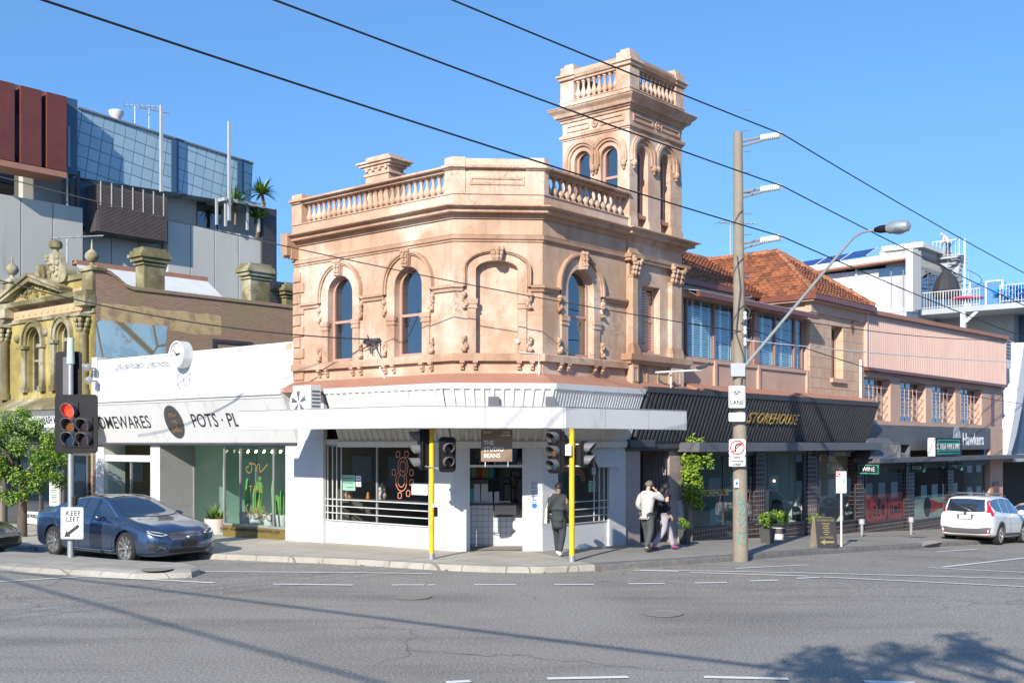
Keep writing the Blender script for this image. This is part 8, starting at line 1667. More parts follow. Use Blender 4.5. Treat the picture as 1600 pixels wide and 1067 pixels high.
for i, (x, w, h, mt) in enumerate(((-62, 20, 8, 'far_brick'), (-40, 18, 6.5, 'far_cream'), (-20, 16, 9, 'far_brick'), (-2, 15, 7, 'far_cream'), (15, 18, 8.5, 'far_brick'), (35, 18, 6.5, 'far_cream'), (55, 22, 9, 'far_brick'), (78, 24, 7.5, 'far_cream'))):
 y = -30-3*(i % 2); E = empty('terrace_house', (x+w/2, y, 0), ('red brick' if mt == 'far_brick' else 'cream rendered')+' terrace house behind the viewpoint, number %d from the left' % (i+1), 'building', 'terrace opposite the crossing'); MB().box(x, x+w, y-9, y, -.5, h).build('wall', mt, E)
 MB().hexa([(x-.3, y+.5, h), (x+w+.3, y+.5, h), (x+w+.3, y-9.3, h), (x-.3, y-9.3, h), (x+1, y-4, h+2.2), (x+w-1, y-4, h+2.2), (x+w-1, y-5, h+2.2), (x+1, y-5, h+2.2)]).build('roof', 'terracotta', E)
 for j in range(4):
  for z in (1, 4.6): MB().box(x+1+j*(w-2)/4, x+2.6+j*(w-2)/4, y, y+.06, z, z+1.6).build('window', 'old_glass', E)
for side, (o_, d_, n_, rng_) in enumerate(((C2, dR, nR, [8+i*15 for i in range(9)]), (C1, dL, nL, [22+i*15 for i in range(6)]))):
 for i, t in enumerate(rng_):
  mt = ('far_brick', 'far_cream')[i % 2]; h = (7.5, 9, 6.5)[i % 3] if side == 0 else (5.5, 6)[i % 2]; fr = Fr(o_+n_*27, d_, -n_); g0 = gz(*fr.P(t+7, 0).xy); E = empty('terrace_house', fr.P(t+7, g0), ('red brick' if i % 2 == 0 else 'cream rendered')+' shop house outside the picture across the %s street, number %d along' % (('right', 'left')[side], i+1), 'building', 'houses across the %s street' % ('right', 'left')[side])
  MB().fbox(fr, t, t+14.5, g0-.3, g0+h, -9, 0).build('wall', mt, E); MB().fbox(fr, t-.1, t+14.6, g0+h, g0+h+.35, -9.1, .2).build('parapet', 'far_cream', E)
  for j in range(4):
   for z in (.8, 4.2): MB().fbox(fr, t+1+j*3.3, t+2.8+j*3.3, g0+z, g0+z+1.7, 0, .05).build('window', 'old_glass', E)
for i, x in enumerate((-48, -30, -9, 8, 27, 46, 66)):
 c = Vector((x, -22, 5.2+(i % 3))); E = empty('street_tree', (x, -22, 0), 'dark leafy tree behind the viewpoint, number %d from the left' % (i+1), 'tree', 'trees opposite the crossing'); MB().tube([(x, -22, -.2), (x, -22, 4)], .25, 8).build('trunk', 'bark', E); sh_ = [(Vector((R_.uniform(-1, 1), R_.uniform(-.8, .8), R_.uniform(-.6, .9))), .5) for _ in range(9)]; leafcloud('crown', 'leaf', E, c, 2.8, 900, .6, 50+i, shape=sh_)
# ============================================================= VEHICLES
from mathutils.bvhtree import BVHTree
def paint(name, col, metal=.6, rough=.28, coat=1.0):
 m, nt, b = _mat(name); b.inputs['Base Color'].default_value = c4(col); b.inputs['Metallic'].default_value = metal; b.inputs['Roughness'].default_value = rough; b.inputs['Coat Weight'].default_value = coat; b.inputs['Coat Roughness'].default_value = .03; return m
paint('paint_blue', (.058, .092, .165), .7, .2); paint('paint_white', (.74, .75, .76), 0, .35); paint('paint_dark', (.03, .03, .035), .4, .3); paint('paint_silver', (.55, .50, .48), .4, .3)
glass('car_glass', refl=.22, trans=False, dark=(.02, .03, .045)); flat('tyre', (.018, .018, .018), .85); flat('alloy', (.5, .5, .5), .3, metal=.8); flat('trim_black', (.015, .015, .016), .4); flat('chrome', (.75, .75, .76), .12, metal=1); flat('head_glass', (.55, .58, .62), .1, coat=1); flat('tail_red', (.45, .01, .015), .15, coat=1); flat('plastic_grey', (.10, .10, .105), .6); flat('plate_white', (.7, .7, .68), .5)
def crom(vals, t):
 n = len(vals); i = min(int(t), n-2); f = t-i; p0, p1, p2, p3 = vals[max(i-1, 0)], vals[i], vals[i+1], vals[min(i+2, n-1)]
 return .5*((2*p1)+(-p0+p2)*f+(2*p0-5*p1+4*p2-p3)*f*f+(-p0+3*p1-3*p2+p3)*f**3)
def interp(keys, x):                                   # monotone-ish cubic through (x, value) keys
 if x <= keys[0][0]: return keys[0][1]
 if x >= keys[-1][0]: return keys[-1][1]
 for i in range(len(keys)-1):
  if keys[i][0] <= x <= keys[i+1][0]: break
 (x0, y0), (x1, y1) = keys[i], keys[i+1]; h = x1-x0
 def sl(j):
  if j <= 0 or j >= len(keys)-1: return (keys[min(j+1, len(keys)-1)][1]-keys[max(j-1, 0)][1])/(keys[min(j+1, len(keys)-1)][0]-keys[max(j-1, 0)][0])
  a = (keys[j][1]-keys[j-1][1])/(keys[j][0]-keys[j-1][0]); b = (keys[j+1][1]-keys[j][1])/(keys[j+1][0]-keys[j][0]); return 0 if a*b <= 0 else 2*a*b/(a+b)
 t = (x-x0)/h; m0, m1 = sl(i)*h, sl(i+1)*h
 return y0*(2*t**3-3*t*t+1)+m0*(t**3-2*t*t+t)+y1*(-2*t**3+3*t*t)+m1*(t**3-t*t)
class Car:
 def __init__(s, name, loc, rz, paint_, K, ax_f, ax_r, R, track, label, cat='car', group=None, arch_r=None, arch_trim=None):
  s.E = empty(name, loc, label, cat, group, rz); s.loc = Vector(loc); ch = K; xs = sorted(set([k[0] for k in ch['zt']])); x0, x1 = xs[0], xs[-1]
  N_ = 64; st = []
  for i in range(N_+1): u = i/N_; st.append(x0+(x1-x0)*(.5-.5*cos(pi*u))*.55+(x1-x0)*u*.45)
  rows = []
  for x in st:
   g = {k: interp(ch[k], x) for k in ch}; zb, w, zs, zt, wt = g['zb'], g['w'], g['zs'], g['zt'], g['wt']; m_ = zb+(zs-zb)*.5
   P_ = [(0, zb), (w*.70, zb), (w*.93, zb+.04), (w*.985, zb+(zs-zb)*.28), (w, m_), (w*.985, zb+(zs-zb)*.82), (w*.945, zs), ((w*.90+wt)/2+.02, (zs+zt-.06)/2), (wt, zt-.055*max(0.15, min(1, (zt-zs)/.3))), (wt*.55, zt-.01), (0, zt)]
   ys, zs_ = [p[0] for p in P_], [p[1] for p in P_]; M_ = 40; pr = [(crom(ys, 10*j/M_), crom(zs_, 10*j/M_)) for j in range(M_+1)]
   rows.append([(x, max(0, y), z) for y, z in pr]+[(x, -max(0, y), z) for y, z in pr[-2:0:-1]])
  k = len(rows[0]); me = bpy.data.meshes.new('body'); vs = [v for r in rows for v in r]
  fs = [(a*k+b, a*k+(b+1) % k, (a+1)*k+(b+1) % k, (a+1)*k+b) for a in range(len(rows)-1) for b in range(k)]+[tuple(range(k)), tuple((len(rows)-1)*k+b for b in range(k-1, -1, -1))]
  me.from_pydata(vs, [], fs); bm = bmesh.new(); bm.from_mesh(me); bmesh.ops.recalc_face_normals(bm, faces=bm.faces); s.bvh = BVHTree.FromBMesh(bm); bm.to_mesh(me); bm.free()
  o = bpy.data.objects.new('tmp', me); COL.objects.link(o); cut = MB(); ar = arch_r or R*1.12
  for ax_ in (ax_f, ax_r):
   for sg in (-1, 1): cut.lathe((ax_, sg*(track-.24), R*1.02), [(ar, 0), (ar, .9)], 36, (0, sg, 0))
  c = cut.build('cut', 'trim_black', None); c.location = (0, 0, 0); cm = c.data;
  xs2, ys2, zs2 = zip(*cut.v); off = Vector(((min(xs2)+max(xs2))/2, (min(ys2)+max(ys2))/2, min(zs2))); c.location = off
  bo = o.modifiers.new('b', 'BOOLEAN'); bo.operation = 'DIFFERENCE'; bo.object = c; bo.solver = 'EXACT'; bpy.context.view_layer.update(); dg = bpy.context.evaluated_depsgraph_get(); fin = bpy.data.meshes.new_from_object(o.evaluated_get(dg)); bpy.data.objects.remove(o); bpy.data.objects.remove(c)
  fin.materials.clear(); fin.materials.append(MT[paint_])
  for p in fin.polygons: p.use_smooth = True; p.material_index = 0
  fin.set_sharp_from_angle(angle=radians(35)); s.body = bpy.data.objects.new('body', fin); COL.objects.link(s.body); s.body.parent = s.E
  s.R = R
  for ax_ in (ax_f, ax_r):
   for sg in (-1, 1): s.wheel(ax_, sg*(track-.11), sg, R)
  m = MB(); m.box(ax_r-.1, ax_f+.1, -track+.35, track-.35, R*.55, R*1.2); s.raw(m, 'underbody', 'trim_black')
  if arch_trim:
   for ax_ in (ax_f, ax_r):
    for sg in (-1, 1):
     m = MB(); n = 20; vs = []
     for i in range(n+1):
      a = radians(-8)+radians(196)*i/n
      for rr, dy in ((ar, .012), (ar+.07, .012), (ar+.07, -.05), (ar, -.05)):
       q = s.hit((ax_+rr*cos(a), sg*2, R+rr*sin(a)), (0, -sg, 0)); y = q[1] if q else sg*track
       vs.append((ax_+rr*cos(a), y+sg*dy, R+rr*sin(a)))
     m.add(vs, [(4*i+j, 4*i+4+j, 4*i+4+(j+1) % 4, 4*i+(j+1) % 4) for i in range(n) for j in range(4)]); s.raw(m, 'arch_trim', arch_trim, True)
 def raw(s, m, name, mat, smooth=False, parent=None):
  me = bpy.data.meshes.new(name); me.from_pydata([tuple(v) for v in m.v], [], m.f); bm = bmesh.new(); bm.from_mesh(me); bmesh.ops.recalc_face_normals(bm, faces=bm.faces); bm.to_mesh(me); bm.free(); me.materials.append(MT[mat])
  if smooth:
   for p in me.polygons: p.use_smooth = True
   me.set_sharp_from_angle(angle=radians(40))
  o = bpy.data.objects.new(name, me); COL.objects.link(o); o.parent = parent or s.E; return o
 def hit(s, o, d):
  h = s.bvh.ray_cast(Vector(o), Vector(d).normalized()); return h[0]
 def wheel(s, x, y, sg, R):
  m = MB(); pr = [(R*.74, -.105), (R*.92, -.11), (R*.98, -.09), (R, -.05), (R, .05), (R*.98, .09), (R*.92, .11), (R*.74, .105)]; m.lathe((x, y, R), pr, 30, (0, sg, 0), cap=False); W_ = s.raw(m, 'wheel', 'tyre', True)
  m = MB(); m.lathe((x, y, R), [(R*.78, .06), (R*.78, .105), (R*.72, .10), (R*.69, -.02), (.02, -.03)], 30, (0, sg, 0), cap=False)
  for i in range(10):
   a = 2*pi*i/10; c, s_ = cos(a), sin(a); c2, s2 = cos(a+.20), sin(a+.20); f = sg*.095
   m.hexa([(x+R*.1*c-.02*s_, y+f*.6, R+R*.1*s_+.02*c), (x+R*.74*c-.012*s_, y+f, R+R*.74*s_+.012*c), (x+R*.74*c2, y+f, R+R*.74*s2), (x+R*.14*c2, y+f*.6, R+R*.14*s2), (x+R*.1*c-.02*s_, y, R+R*.1*s_+.02*c), (x+R*.74*c-.012*s_, y+f*.5, R+R*.74*s_+.012*c), (x+R*.74*c2, y+f*.5, R+R*.74*s2), (x+R*.14*c2, y, R+R*.14*s2)])
  m.lathe((x, y, R), [(R*.17, .0), (R*.16, .075), (.01, .08)], 12, (0, sg, 0)); s.raw(m, 'rim', 'alloy', False, W_)
 def decal(s, name, mat, top, bot, d, mode, rows=6, cols=3, eps=.006, parent=None, both=False):
  """strip between two polylines of the same count, thrown onto the body along d; mode gives the plane: 'side' (x,z), 'front' (y,z), 'top' (x,y)"""
  def den(pl): out = []; [out.extend([tuple(a[q]+(b[q]-a[q])*i/cols for q in (0, 1)) for i in range(cols)]) for a, b in zip(pl[:-1], pl[1:])]; return out+[pl[-1]]
  T, B = den(top), den(bot); m = MB(); vs = []; D_ = Vector(d).normalized(); ok = []
  for j in range(rows+1):
   for (a, b), (c, e) in zip(T, B):
    u_, v_ = c+(a-c)*j/rows, e+(b-e)*j/rows
    o = {'side': (u_, -D_.y*3, v_), 'front': (-D_.x*5, u_, v_), 'top': (u_, v_, 4)}[mode]
    h = s.bvh.ray_cast(Vector(o), D_)
    if h[0] is None: vs.append(Vector(o)); ok.append(False)
    else: vs.append(h[0]+h[1]*eps-D_*eps*.4); ok.append(True)
  n = len(T); fs = [(j*n+i, j*n+i+1, (j+1)*n+i+1, (j+1)*n+i) for j in range(rows) for i in range(n-1)]; fs = [f for f in fs if all(ok[q] for q in f)]
  m.add(vs, fs); return s.raw(m, name, mat, True, parent)
 def side(s, name, mat, top, bot, **k):
  return [s.decal(name, mat, top, bot, (0, -sg, 0), 'side', **k) for sg in (-1, 1)]
 def line(s, name, pts, w, mat='trim_black', sg=-1, mode='side', d=None, parent=None):
  """thin shut line or strip following points on the flank"""
  m = MB(); P_ = []
  for i in range(len(pts)-1):
   for t in (0, .2, .4, .6, .8): P_.append(tuple(pts[i][q]+(pts[i+1][q]-pts[i][q])*t for q in (0, 1)))
  P_.append(pts[-1]); D_ = Vector(d) if d else Vector((0, -sg, 0)); out = []
  for a, b in P_:
   o = {'side': (a, -D_.y*3, b), 'front': (-D_.x*5, a, b)}[mode]; h = s.bvh.ray_cast(Vector(o), D_)
   if h[0] is not None: out.append(h[0]+h[1]*.001)
  if len(out) > 1: m.tube(out, w, 4); return s.raw(m, name, mat, False, parent)

# --- blue electric saloon turning at the lights
b = gpt(204, 879.0); sc_car = 1.09; hd = min((Vector((cos(t*.01), -sin(t*.01))) for t in range(20, 140)), key=lambda h: abs((b.x-h.x*2.96*sc_car)/(b.y-h.y*2.96*sc_car)*F+CX-92)); lat = Vector((-hd.y, hd.x)); print('heading', hd)
K = dict(zb=[(-2.52, .42), (-2.40, .28), (-1.9, .19), (0, .17), (1.9, .18), (2.30, .20), (2.44, .26), (2.48, .34)],
 w=[(-2.52, .62), (-2.46, .78), (-2.25, .90), (-1.8, .955), (-1.3, .97), (-.5, .945), (.6, .95), (1.3, .965), (1.8, .95), (2.15, .88), (2.36, .74), (2.45, .58), (2.48, .45)],
 zs=[(-2.52, .62), (-2.46, .84), (-2.3, .98), (-1.6, .985), (-.6, .955), (.5, .93), (1.1, .90), (1.7, .84), (2.1, .74), (2.35, .62), (2.45, .54), (2.48, .48)],
 zt=[(-2.52, .66), (-2.47, .93), (-2.38, 1.07), (-2.1, 1.12), (-1.6, 1.25), (-1.0, 1.39), (-.35, 1.445), (.15, 1.42), (.6, 1.27), (1.15, 1.02), (1.4, .97), (1.9, .88), (2.2, .77), (2.40, .63), (2.46, .56), (2.48, .50)],
 wt=[(-2.52, .45), (-2.38, .66), (-2.1, .66), (-1.5, .60), (-.6, .60), (.1, .60), (.6, .64), (1.15, .72), (1.6, .74), (2.1, .66), (2.4, .50), (2.48, .38)])
ax_f, ax_r = 1.50, -1.46; c3 = Vector((b.x, b.y))-hd*ax_f*sc_car+lat*.80*sc_car
TC = Car('parked_car' if 0 else 'electric_saloon', (c3.x, c3.y, gz(c3.x, c3.y)+.0), atan2(hd.y, hd.x), 'paint_blue', K, ax_f, ax_r, .352, .95, 'glossy dark blue saloon car waiting behind the keep left sign')
TC.E.scale = (sc_car,)*3
TC.side('side_window', 'car_glass', [(-1.60, 1.16), (-1.15, 1.29), (-.45, 1.36), (-.38, 1.36)], [(-1.56, 1.06), (-1.15, 1.01), (-.5, .995), (-.40, .99)], cols=4)
TC.side('side_window', 'car_glass', [(-.31, 1.36), (.0, 1.345), (.30, 1.28), (.95, 1.0)], [(-.33, .99), (.0, .98), (.35, .975), (1.0, .965)], cols=4)
TC.side('window_surround', 'chrome', [(-1.66, 1.19), (-1.15, 1.33), (-.4, 1.395), (.05, 1.375), (.35, 1.305), (1.0, .995)], [(-1.64, 1.165), (-1.15, 1.31), (-.4, 1.38), (.05, 1.36), (.34, 1.29), (.97, .985)], rows=1, cols=4)
TC.decal('windscreen', 'car_glass', [(.34, -.52), (.30, -.25), (.29, 0), (.30, .25), (.34, .52)], [(1.10, -.66), (1.22, -.33), (1.26, 0), (1.22, .33), (1.10, .66)], (0, 0, -1), 'top', rows=10)
TC.decal('glass_roof', 'car_glass', [(-1.3, -.46), (-1.34, 0), (-1.3, .46)], [(.22, -.50), (.18, 0), (.22, .50)], (0, 0, -1), 'top', rows=8)
TC.decal('rear_window', 'car_glass', [(-2.2, -.50), (-2.24, 0), (-2.2, .50)], [(-1.42, -.48), (-1.46, 0), (-1.42, .48)], (0, 0, -1), 'top', rows=6)
for sg in (-1, 1):
 H = TC.decal('headlight', 'head_glass', [(sg*.80, .755), (sg*.72, .735), (sg*.60, .71), (sg*.47, .665)], [(sg*.83, .70), (sg*.74, .655), (sg*.62, .635), (sg*.46, .65)], (-1, 0, 0), 'front', rows=3)
 TC.decal('lamp_inner', 'trim_black', [(sg*.77, .735), (sg*.70, .715), (sg*.58, .69), (sg*.52, .672)], [(sg*.79, .715), (sg*.72, .675), (sg*.60, .652), (sg*.52, .656)], (-1, 0, 0), 'front', rows=2, eps=.010, parent=H)
 F_ = TC.decal('fog_lamp_vent', 'trim_black', [(sg*.84, .46), (sg*.74, .455), (sg*.62, .42), (sg*.54, .385)], [(sg*.84, .36), (sg*.74, .33), (sg*.62, .335), (sg*.54, .37)], (-1, 0, 0), 'front', rows=3)
 TC.decal('chrome_blade', 'chrome', [(sg*.70, .425), (sg*.57, .39)], [(sg*.70, .410), (sg*.57, .378)], (-1, 0, 0), 'front', rows=1, eps=.012, parent=F_); TC.decal('chrome_blade', 'chrome', [(sg*.72, .375), (sg*.57, .362)], [(sg*.72, .360), (sg*.57, .352)], (-1, 0, 0), 'front', rows=1, eps=.012, parent=F_)
 TC.decal('tail_light', 'tail_red', [(sg*.82, .92), (sg*.5, .92)], [(sg*.86, .82), (sg*.5, .84)], (1, 0, 0), 'front', rows=2)
TC.decal('grille', 'trim_black', [(-.50, .345), (0, .35), (.50, .345)], [(-.46, .275), (0, .27), (.46, .275)], (-1, 0, 0), 'front', rows=3, cols=5)
TC.decal('number_plate_panel', 'trim_black', [(-.19, .50), (.19, .50)], [(-.19, .39), (.19, .39)], (-1, 0, 0), 'front', rows=2, eps=.012)
TC.decal('bonnet_emblem', 'chrome', [(-.045, .60), (0, .61), (.045, .60)], [(-.008, .55), (0, .535), (.008, .55)], (-1, 0, 0), 'front', rows=2, eps=.014)
TC.line('bonnet_shut_line', [(-.70, .72), (-.4, .655), (0, .645), (.4, .655), (.70, .72)], .006, mode='front', d=(-1, 0, 0))
for sg in (-1, 1):
 for pts in ([(1.02, .94), (1.08, .75), (1.02, .45), (.95, .28)], [(-.36, .98), (-.33, .70), (-.38, .45), (-.40, .26)], [(-1.42, .98), (-1.25, .72), (-1.08, .62), (-1.02, .45)]): TC.line('door_shut_line', pts, .005, sg=sg)
 TC.line('sill_strip', [(-1.0, .27), (0, .255), (1.05, .27)], .012, 'chrome', sg=sg)
 for x in (.0, -1.0): TC.line('door_handle', [(x-.10, .83), (x+.10, .83)], .014, 'chrome', sg=sg)
 m = MB(); m.ball((.62, sg*1.02, .99), .11, 12, 8, .85, 1.1, .72); m.tube([(.66, sg*.90, .955), (.64, sg*1.0, .97)], .03, 6); TC.raw(m, 'wing_mirror', 'paint_blue', True)
m = MB(); m.ball((.05, .35, 1.0), .13, 10, 8, 1, 1, 1.3)
# --- white hatchback SUV parked along the kerb
rr_ = gpt(1554, 850.7); hd = Vector((dR.x, dR.y)); lat = Vector((-hd.y, hd.x))
K = dict(zb=[(-2.27, .50), (-2.2, .34), (-1.8, .26), (0, .22), (1.8, .24), (2.2, .34), (2.27, .42)],
 w=[(-2.27, .70), (-2.2, .84), (-1.9, .90), (-1.3, .915), (1.3, .915), (1.9, .86), (2.2, .68), (2.27, .5)],
 zs=[(-2.27, .85), (-2.2, 1.03), (-1.8, 1.08), (-.5, 1.03), (1.0, 1.0), (1.7, .96), (2.1, .82), (2.27, .65)],
 zt=[(-2.27, .88), (-2.22, 1.12), (-2.12, 1.42), (-1.98, 1.60), (-1.6, 1.655), (-.6, 1.68), (.2, 1.63), (.55, 1.5), (1.25, 1.12), (1.5, 1.06), (2.0, .95), (2.2, .80), (2.27, .68)],
 wt=[(-2.27, .6), (-2.1, .63), (-1.9, .62), (-.6, .62), (.5, .64), (1.2, .74), (1.9, .68), (2.27, .45)])
c3 = Vector((rr_.x, rr_.y))+hd*1.36+lat*.70
SV = Car('suv', (c3.x, c3.y, gz(c3.x, c3.y)), atan2(hd.y, hd.x)+radians(0), 'paint_white', K, 1.30, -1.32, .35, .905, 'white suv with tall red tail lights parked at the kerb on the right', arch_r=.40, arch_trim='plastic_grey')
gsl = -.042; SV.E.rotation_euler = (0, 0, 0); q_ = Vector((dR.x, dR.y, gsl)).normalized().to_track_quat('X', 'Z'); SV.E.rotation_euler = q_.to_euler()
SV.side('side_window', 'car_glass', [(-1.95, 1.40), (-1.6, 1.53), (-1.05, 1.57)], [(-1.75, 1.18), (-1.5, 1.13), (-1.1, 1.11)], cols=4); SV.side('side_window', 'car_glass', [(-.98, 1.575), (-.3, 1.575)], [(-1.0, 1.10), (-.32, 1.08)], cols=4); SV.side('side_window', 'car_glass', [(-.24, 1.575), (.15, 1.54), (.35, 1.46), (.95, 1.14)], [(-.25, 1.08), (.15, 1.065), (.4, 1.06), (.98, 1.05)], cols=4)
SV.decal('rear_window', 'car_glass', [(-.58, 1.53), (0, 1.55), (.58, 1.53)], [(-.64, 1.12), (0, 1.10), (.64, 1.12)], (1, 0, 0), 'front', rows=6)
SV.decal('windscreen', 'car_glass', [(.42, -.54), (.38, 0), (.42, .54)], [(1.15, -.68), (1.25, 0), (1.15, .68)], (0, 0, -1), 'top', rows=8)
for sg in (-1, 1):
 SV.decal('tail_light', 'tail_red', [(sg*.64, 1.52), (sg*.70, 1.50)], [(sg*.70, 1.10), (sg*.86, 1.06)], (1, 0, 0), 'front', rows=8); SV.decal('tail_light', 'tail_red', [(-2.16, 1.12), (-1.86, 1.06)] if 0 else [(-2.2, 1.13), (-1.95, 1.10)], [(-2.22, .98), (-1.98, .99)], (0, -sg, 0), 'side', rows=3); SV.decal('tail_light', 'tail_red', [(-2.12, 1.5), (-2.03, 1.5)], [(-2.2, 1.13), (-1.97, 1.10)], (0, -sg, 0), 'side', rows=6)
 for pts in ([(1.0, 1.03), (1.02, .7), (.95, .35)], [(-.28, 1.08), (-.27, .7), (-.28, .34)], [(-1.05, 1.1), (-1.02, .85), (-.92, .6), (-.85, .34)]): SV.line('door_shut_line', pts, .005, sg=sg)
 for x in (-.05, -.9): SV.line('door_handle', [(x-.1, .96), (x+.08, .96)], .016, 'paint_white', sg=sg)
 m = MB(); m.tube([(-1.75, sg*.60, 1.67), (-1.5, sg*.60, 1.715), (-.2, sg*.60, 1.715), (.1, sg*.60, 1.65)], .018, 6); SV.raw(m, 'roof_rail', 'plastic_grey'); m = MB(); m.ball((.62, sg*1.0, 1.10), .12, 10, 8, .8, 1.1, .8); SV.raw(m, 'wing_mirror', 'paint_white', True)
SV.decal('rear_bumper', 'plastic_grey', [(-.84, .62), (-.4, .56), (0, .55), (.4, .56), (.84, .62)], [(-.80, .40), (-.4, .37), (0, .37), (.4, .37), (.80, .40)], (1, 0, 0), 'front', rows=4)
SV.side('sill_trim', 'plastic_grey', [(-.86, .40), (.86, .40)], [(-.86, .25), (.86, .25)], rows=2, cols=8)
SV.decal('number_plate', 'plate_white', [(-.19, .99), (.19, .99)], [(-.19, .87), (.19, .87)], (1, 0, 0), 'front', rows=1, eps=.02); SV.decal('plate_recess', 'plastic_grey', [(-.30, 1.02), (.30, 1.02)], [(-.24, .85), (.24, .85)], (1, 0, 0), 'front', rows=2, eps=.012); SV.decal('tailgate_emblem', 'chrome', [(-.05, 1.09), (.05, 1.09)], [(-.05, 1.0), (.05, 1.0)], (1, 0, 0), 'front', rows=1, eps=.026)
SV.line('tailgate_shut_line', [(-.74, 1.0), (-.72, .72), (0, .69), (.72, .72), (.74, 1.0)], .006, mode='front', d=(1, 0, 0)); SV.line('wiper', [(-.05, 1.14), (.42, 1.20)], .012, mode='front', d=(1, 0, 0))
SV.decal('reflector', 'tail_red', [(-.80, .44), (-.62, .43)], [(-.80, .41), (-.62, .40)], (1, 0, 0), 'front', rows=1, eps=.014); SV.decal('reflector', 'tail_red', [(.62, .43), (.80, .44)], [(.62, .40), (.80, .41)], (1, 0, 0), 'front', rows=1, eps=.014)
m = MB(); m.tube([(-1.3, -.60, 1.74), (-1.3, .60, 1.74)], .025, 6); m.tube([(-.4, -.60, 1.745), (-.4, .60, 1.745)], .025, 6); SV.raw(m, 'roof_bar', 'plastic_grey')
# --- simple saloon builder for the two partly seen cars
def saloon(name, c, ang, pt, label):
 C_ = Car(name, c, ang, pt, {k_: [(x*.93, y) for x, y in v_] for k_, v_ in K2.items()}, 1.34, -1.34, .32, .88, label)
 C_.side('side_window', 'car_glass', [(-1.3, 1.2), (-.8, 1.34), (.1, 1.36), (.8, 1.0)], [(-1.35, 1.02), (-.8, .97), (.1, .95), (.85, .95)], cols=4); C_.decal('windscreen', 'car_glass', [(.25, -.5), (.22, 0), (.25, .5)], [(.98, -.64), (1.08, 0), (.98, .64)], (0, 0, -1), 'top', rows=8); C_.decal('rear_window', 'car_glass', [(-1.75, -.55), (-1.8, 0), (-1.75, .55)], [(-1.1, -.48), (-1.12, 0), (-1.1, .48)], (0, 0, -1), 'top', rows=6)
 for sg in (-1, 1):
  C_.decal('headlight', 'head_glass', [(sg*.76, .74), (sg*.5, .70)], [(sg*.80, .60), (sg*.5, .60)], (-1, 0, 0), 'front', rows=3); C_.decal('tail_light', 'tail_red', [(sg*.80, .92), (sg*.42, .93)], [(sg*.84, .74), (sg*.42, .77)], (1, 0, 0), 'front', rows=3); C_.decal('tail_light', 'tail_red', [(-2.2, .93), (-1.95, .92)], [(-2.25, .76), (-1.98, .78)], (0, -sg, 0), 'side', rows=3)
  m = MB(); m.ball((.62, sg*.96, .99), .10, 10, 7); C_.raw(m, 'wing_mirror', pt, True)
 C_.decal('grille', 'trim_black', [(-.4, .52), (.4, .52)], [(-.4, .34), (.4, .34)], (-1, 0, 0), 'front', rows=3); C_.decal('number_plate', 'plate_white', [(-.18, .66), (.18, .66)], [(-.18, .56), (.18, .56)], (1, 0, 0), 'front', rows=1, eps=.015); return C_
K2 = dict(zb=[(-2.45, .44), (-2.35, .28), (-1.9, .2), (1.9, .18), (2.35, .26), (2.45, .36)], w=[(-2.45, .62), (-2.38, .78), (-2.0, .86), (0, .89), (1.6, .88), (2.1, .82), (2.38, .66), (2.45, .5)],
 zs=[(-2.45, .7), (-2.38, .90), (-2.0, .96), (0, .93), (1.2, .88), (1.9, .78), (2.3, .64), (2.45, .52)], zt=[(-2.45, .75), (-2.38, .98), (-2.2, 1.04), (-1.8, 1.08), (-1.2, 1.32), (-.6, 1.42), (.1, 1.42), (.5, 1.3), (1.15, 1.0), (1.5, .95), (2.0, .85), (2.3, .72), (2.45, .56)], wt=[(-2.45, .5), (-2.2, .66), (-1.8, .64), (-.8, .58), (.2, .58), (1.1, .68), (1.9, .66), (2.45, .4)])
c3 = Vector((SV.E.location.x, SV.E.location.y))+Vector(dR)*6.0-Vector(nR)*-.15; C_ = saloon('parked_car', (c3.x, c3.y, gz(*c3)), 0, 'paint_silver', 'pale silver car with red tail lights parked ahead of the white suv'); C_.E.rotation_euler = q_.to_euler()
b = gpt(0, 872); c3 = Vector((b.x-2.25, b.y+.9)); C_ = saloon('dark_car', (c3.x, c3.y, gz(*c3)), radians(-10), 'paint_dark', 'black car with lit headlight entering at the left edge of the picture')
# ============================================================= PEOPLE
flat('skin', (.52, .31, .22), .55); flat('skin_brown', (.22, .12, .08), .55); flat('hair_grey', (.16, .13, .11), .8); flat('hair_black', (.012, .01, .012), .6); flat('hair_white', (.75, .73, .70), .8)
worn('knit_grey', (.50, .49, .46), (.44, .43, .41), 8, .4, .9, bumps=.3, bscale=90); worn('trouser_grey', (.075, .085, .09), (.055, .06, .065), 6, .5, .85); worn('coat_dark', (.045, .05, .055), (.03, .034, .038), 6, .5, .85); worn('navy', (.015, .017, .03), (.01, .012, .02), 6, .5, .85); worn('legging', (.42, .38, .42), (.36, .32, .36), 6, .4, .8); worn('shirt_pink', (.62, .45, .40), (.55, .38, .34), 6, .5, .85); flat('shoe_white', (.75, .75, .76), .6); flat('shoe_dark', (.05, .045, .045), .6); flat('shoe_purple', (.28, .06, .14), .6); worn('canvas_bag', (.68, .63, .54), (.6, .55, .46), 6, .4, .9)
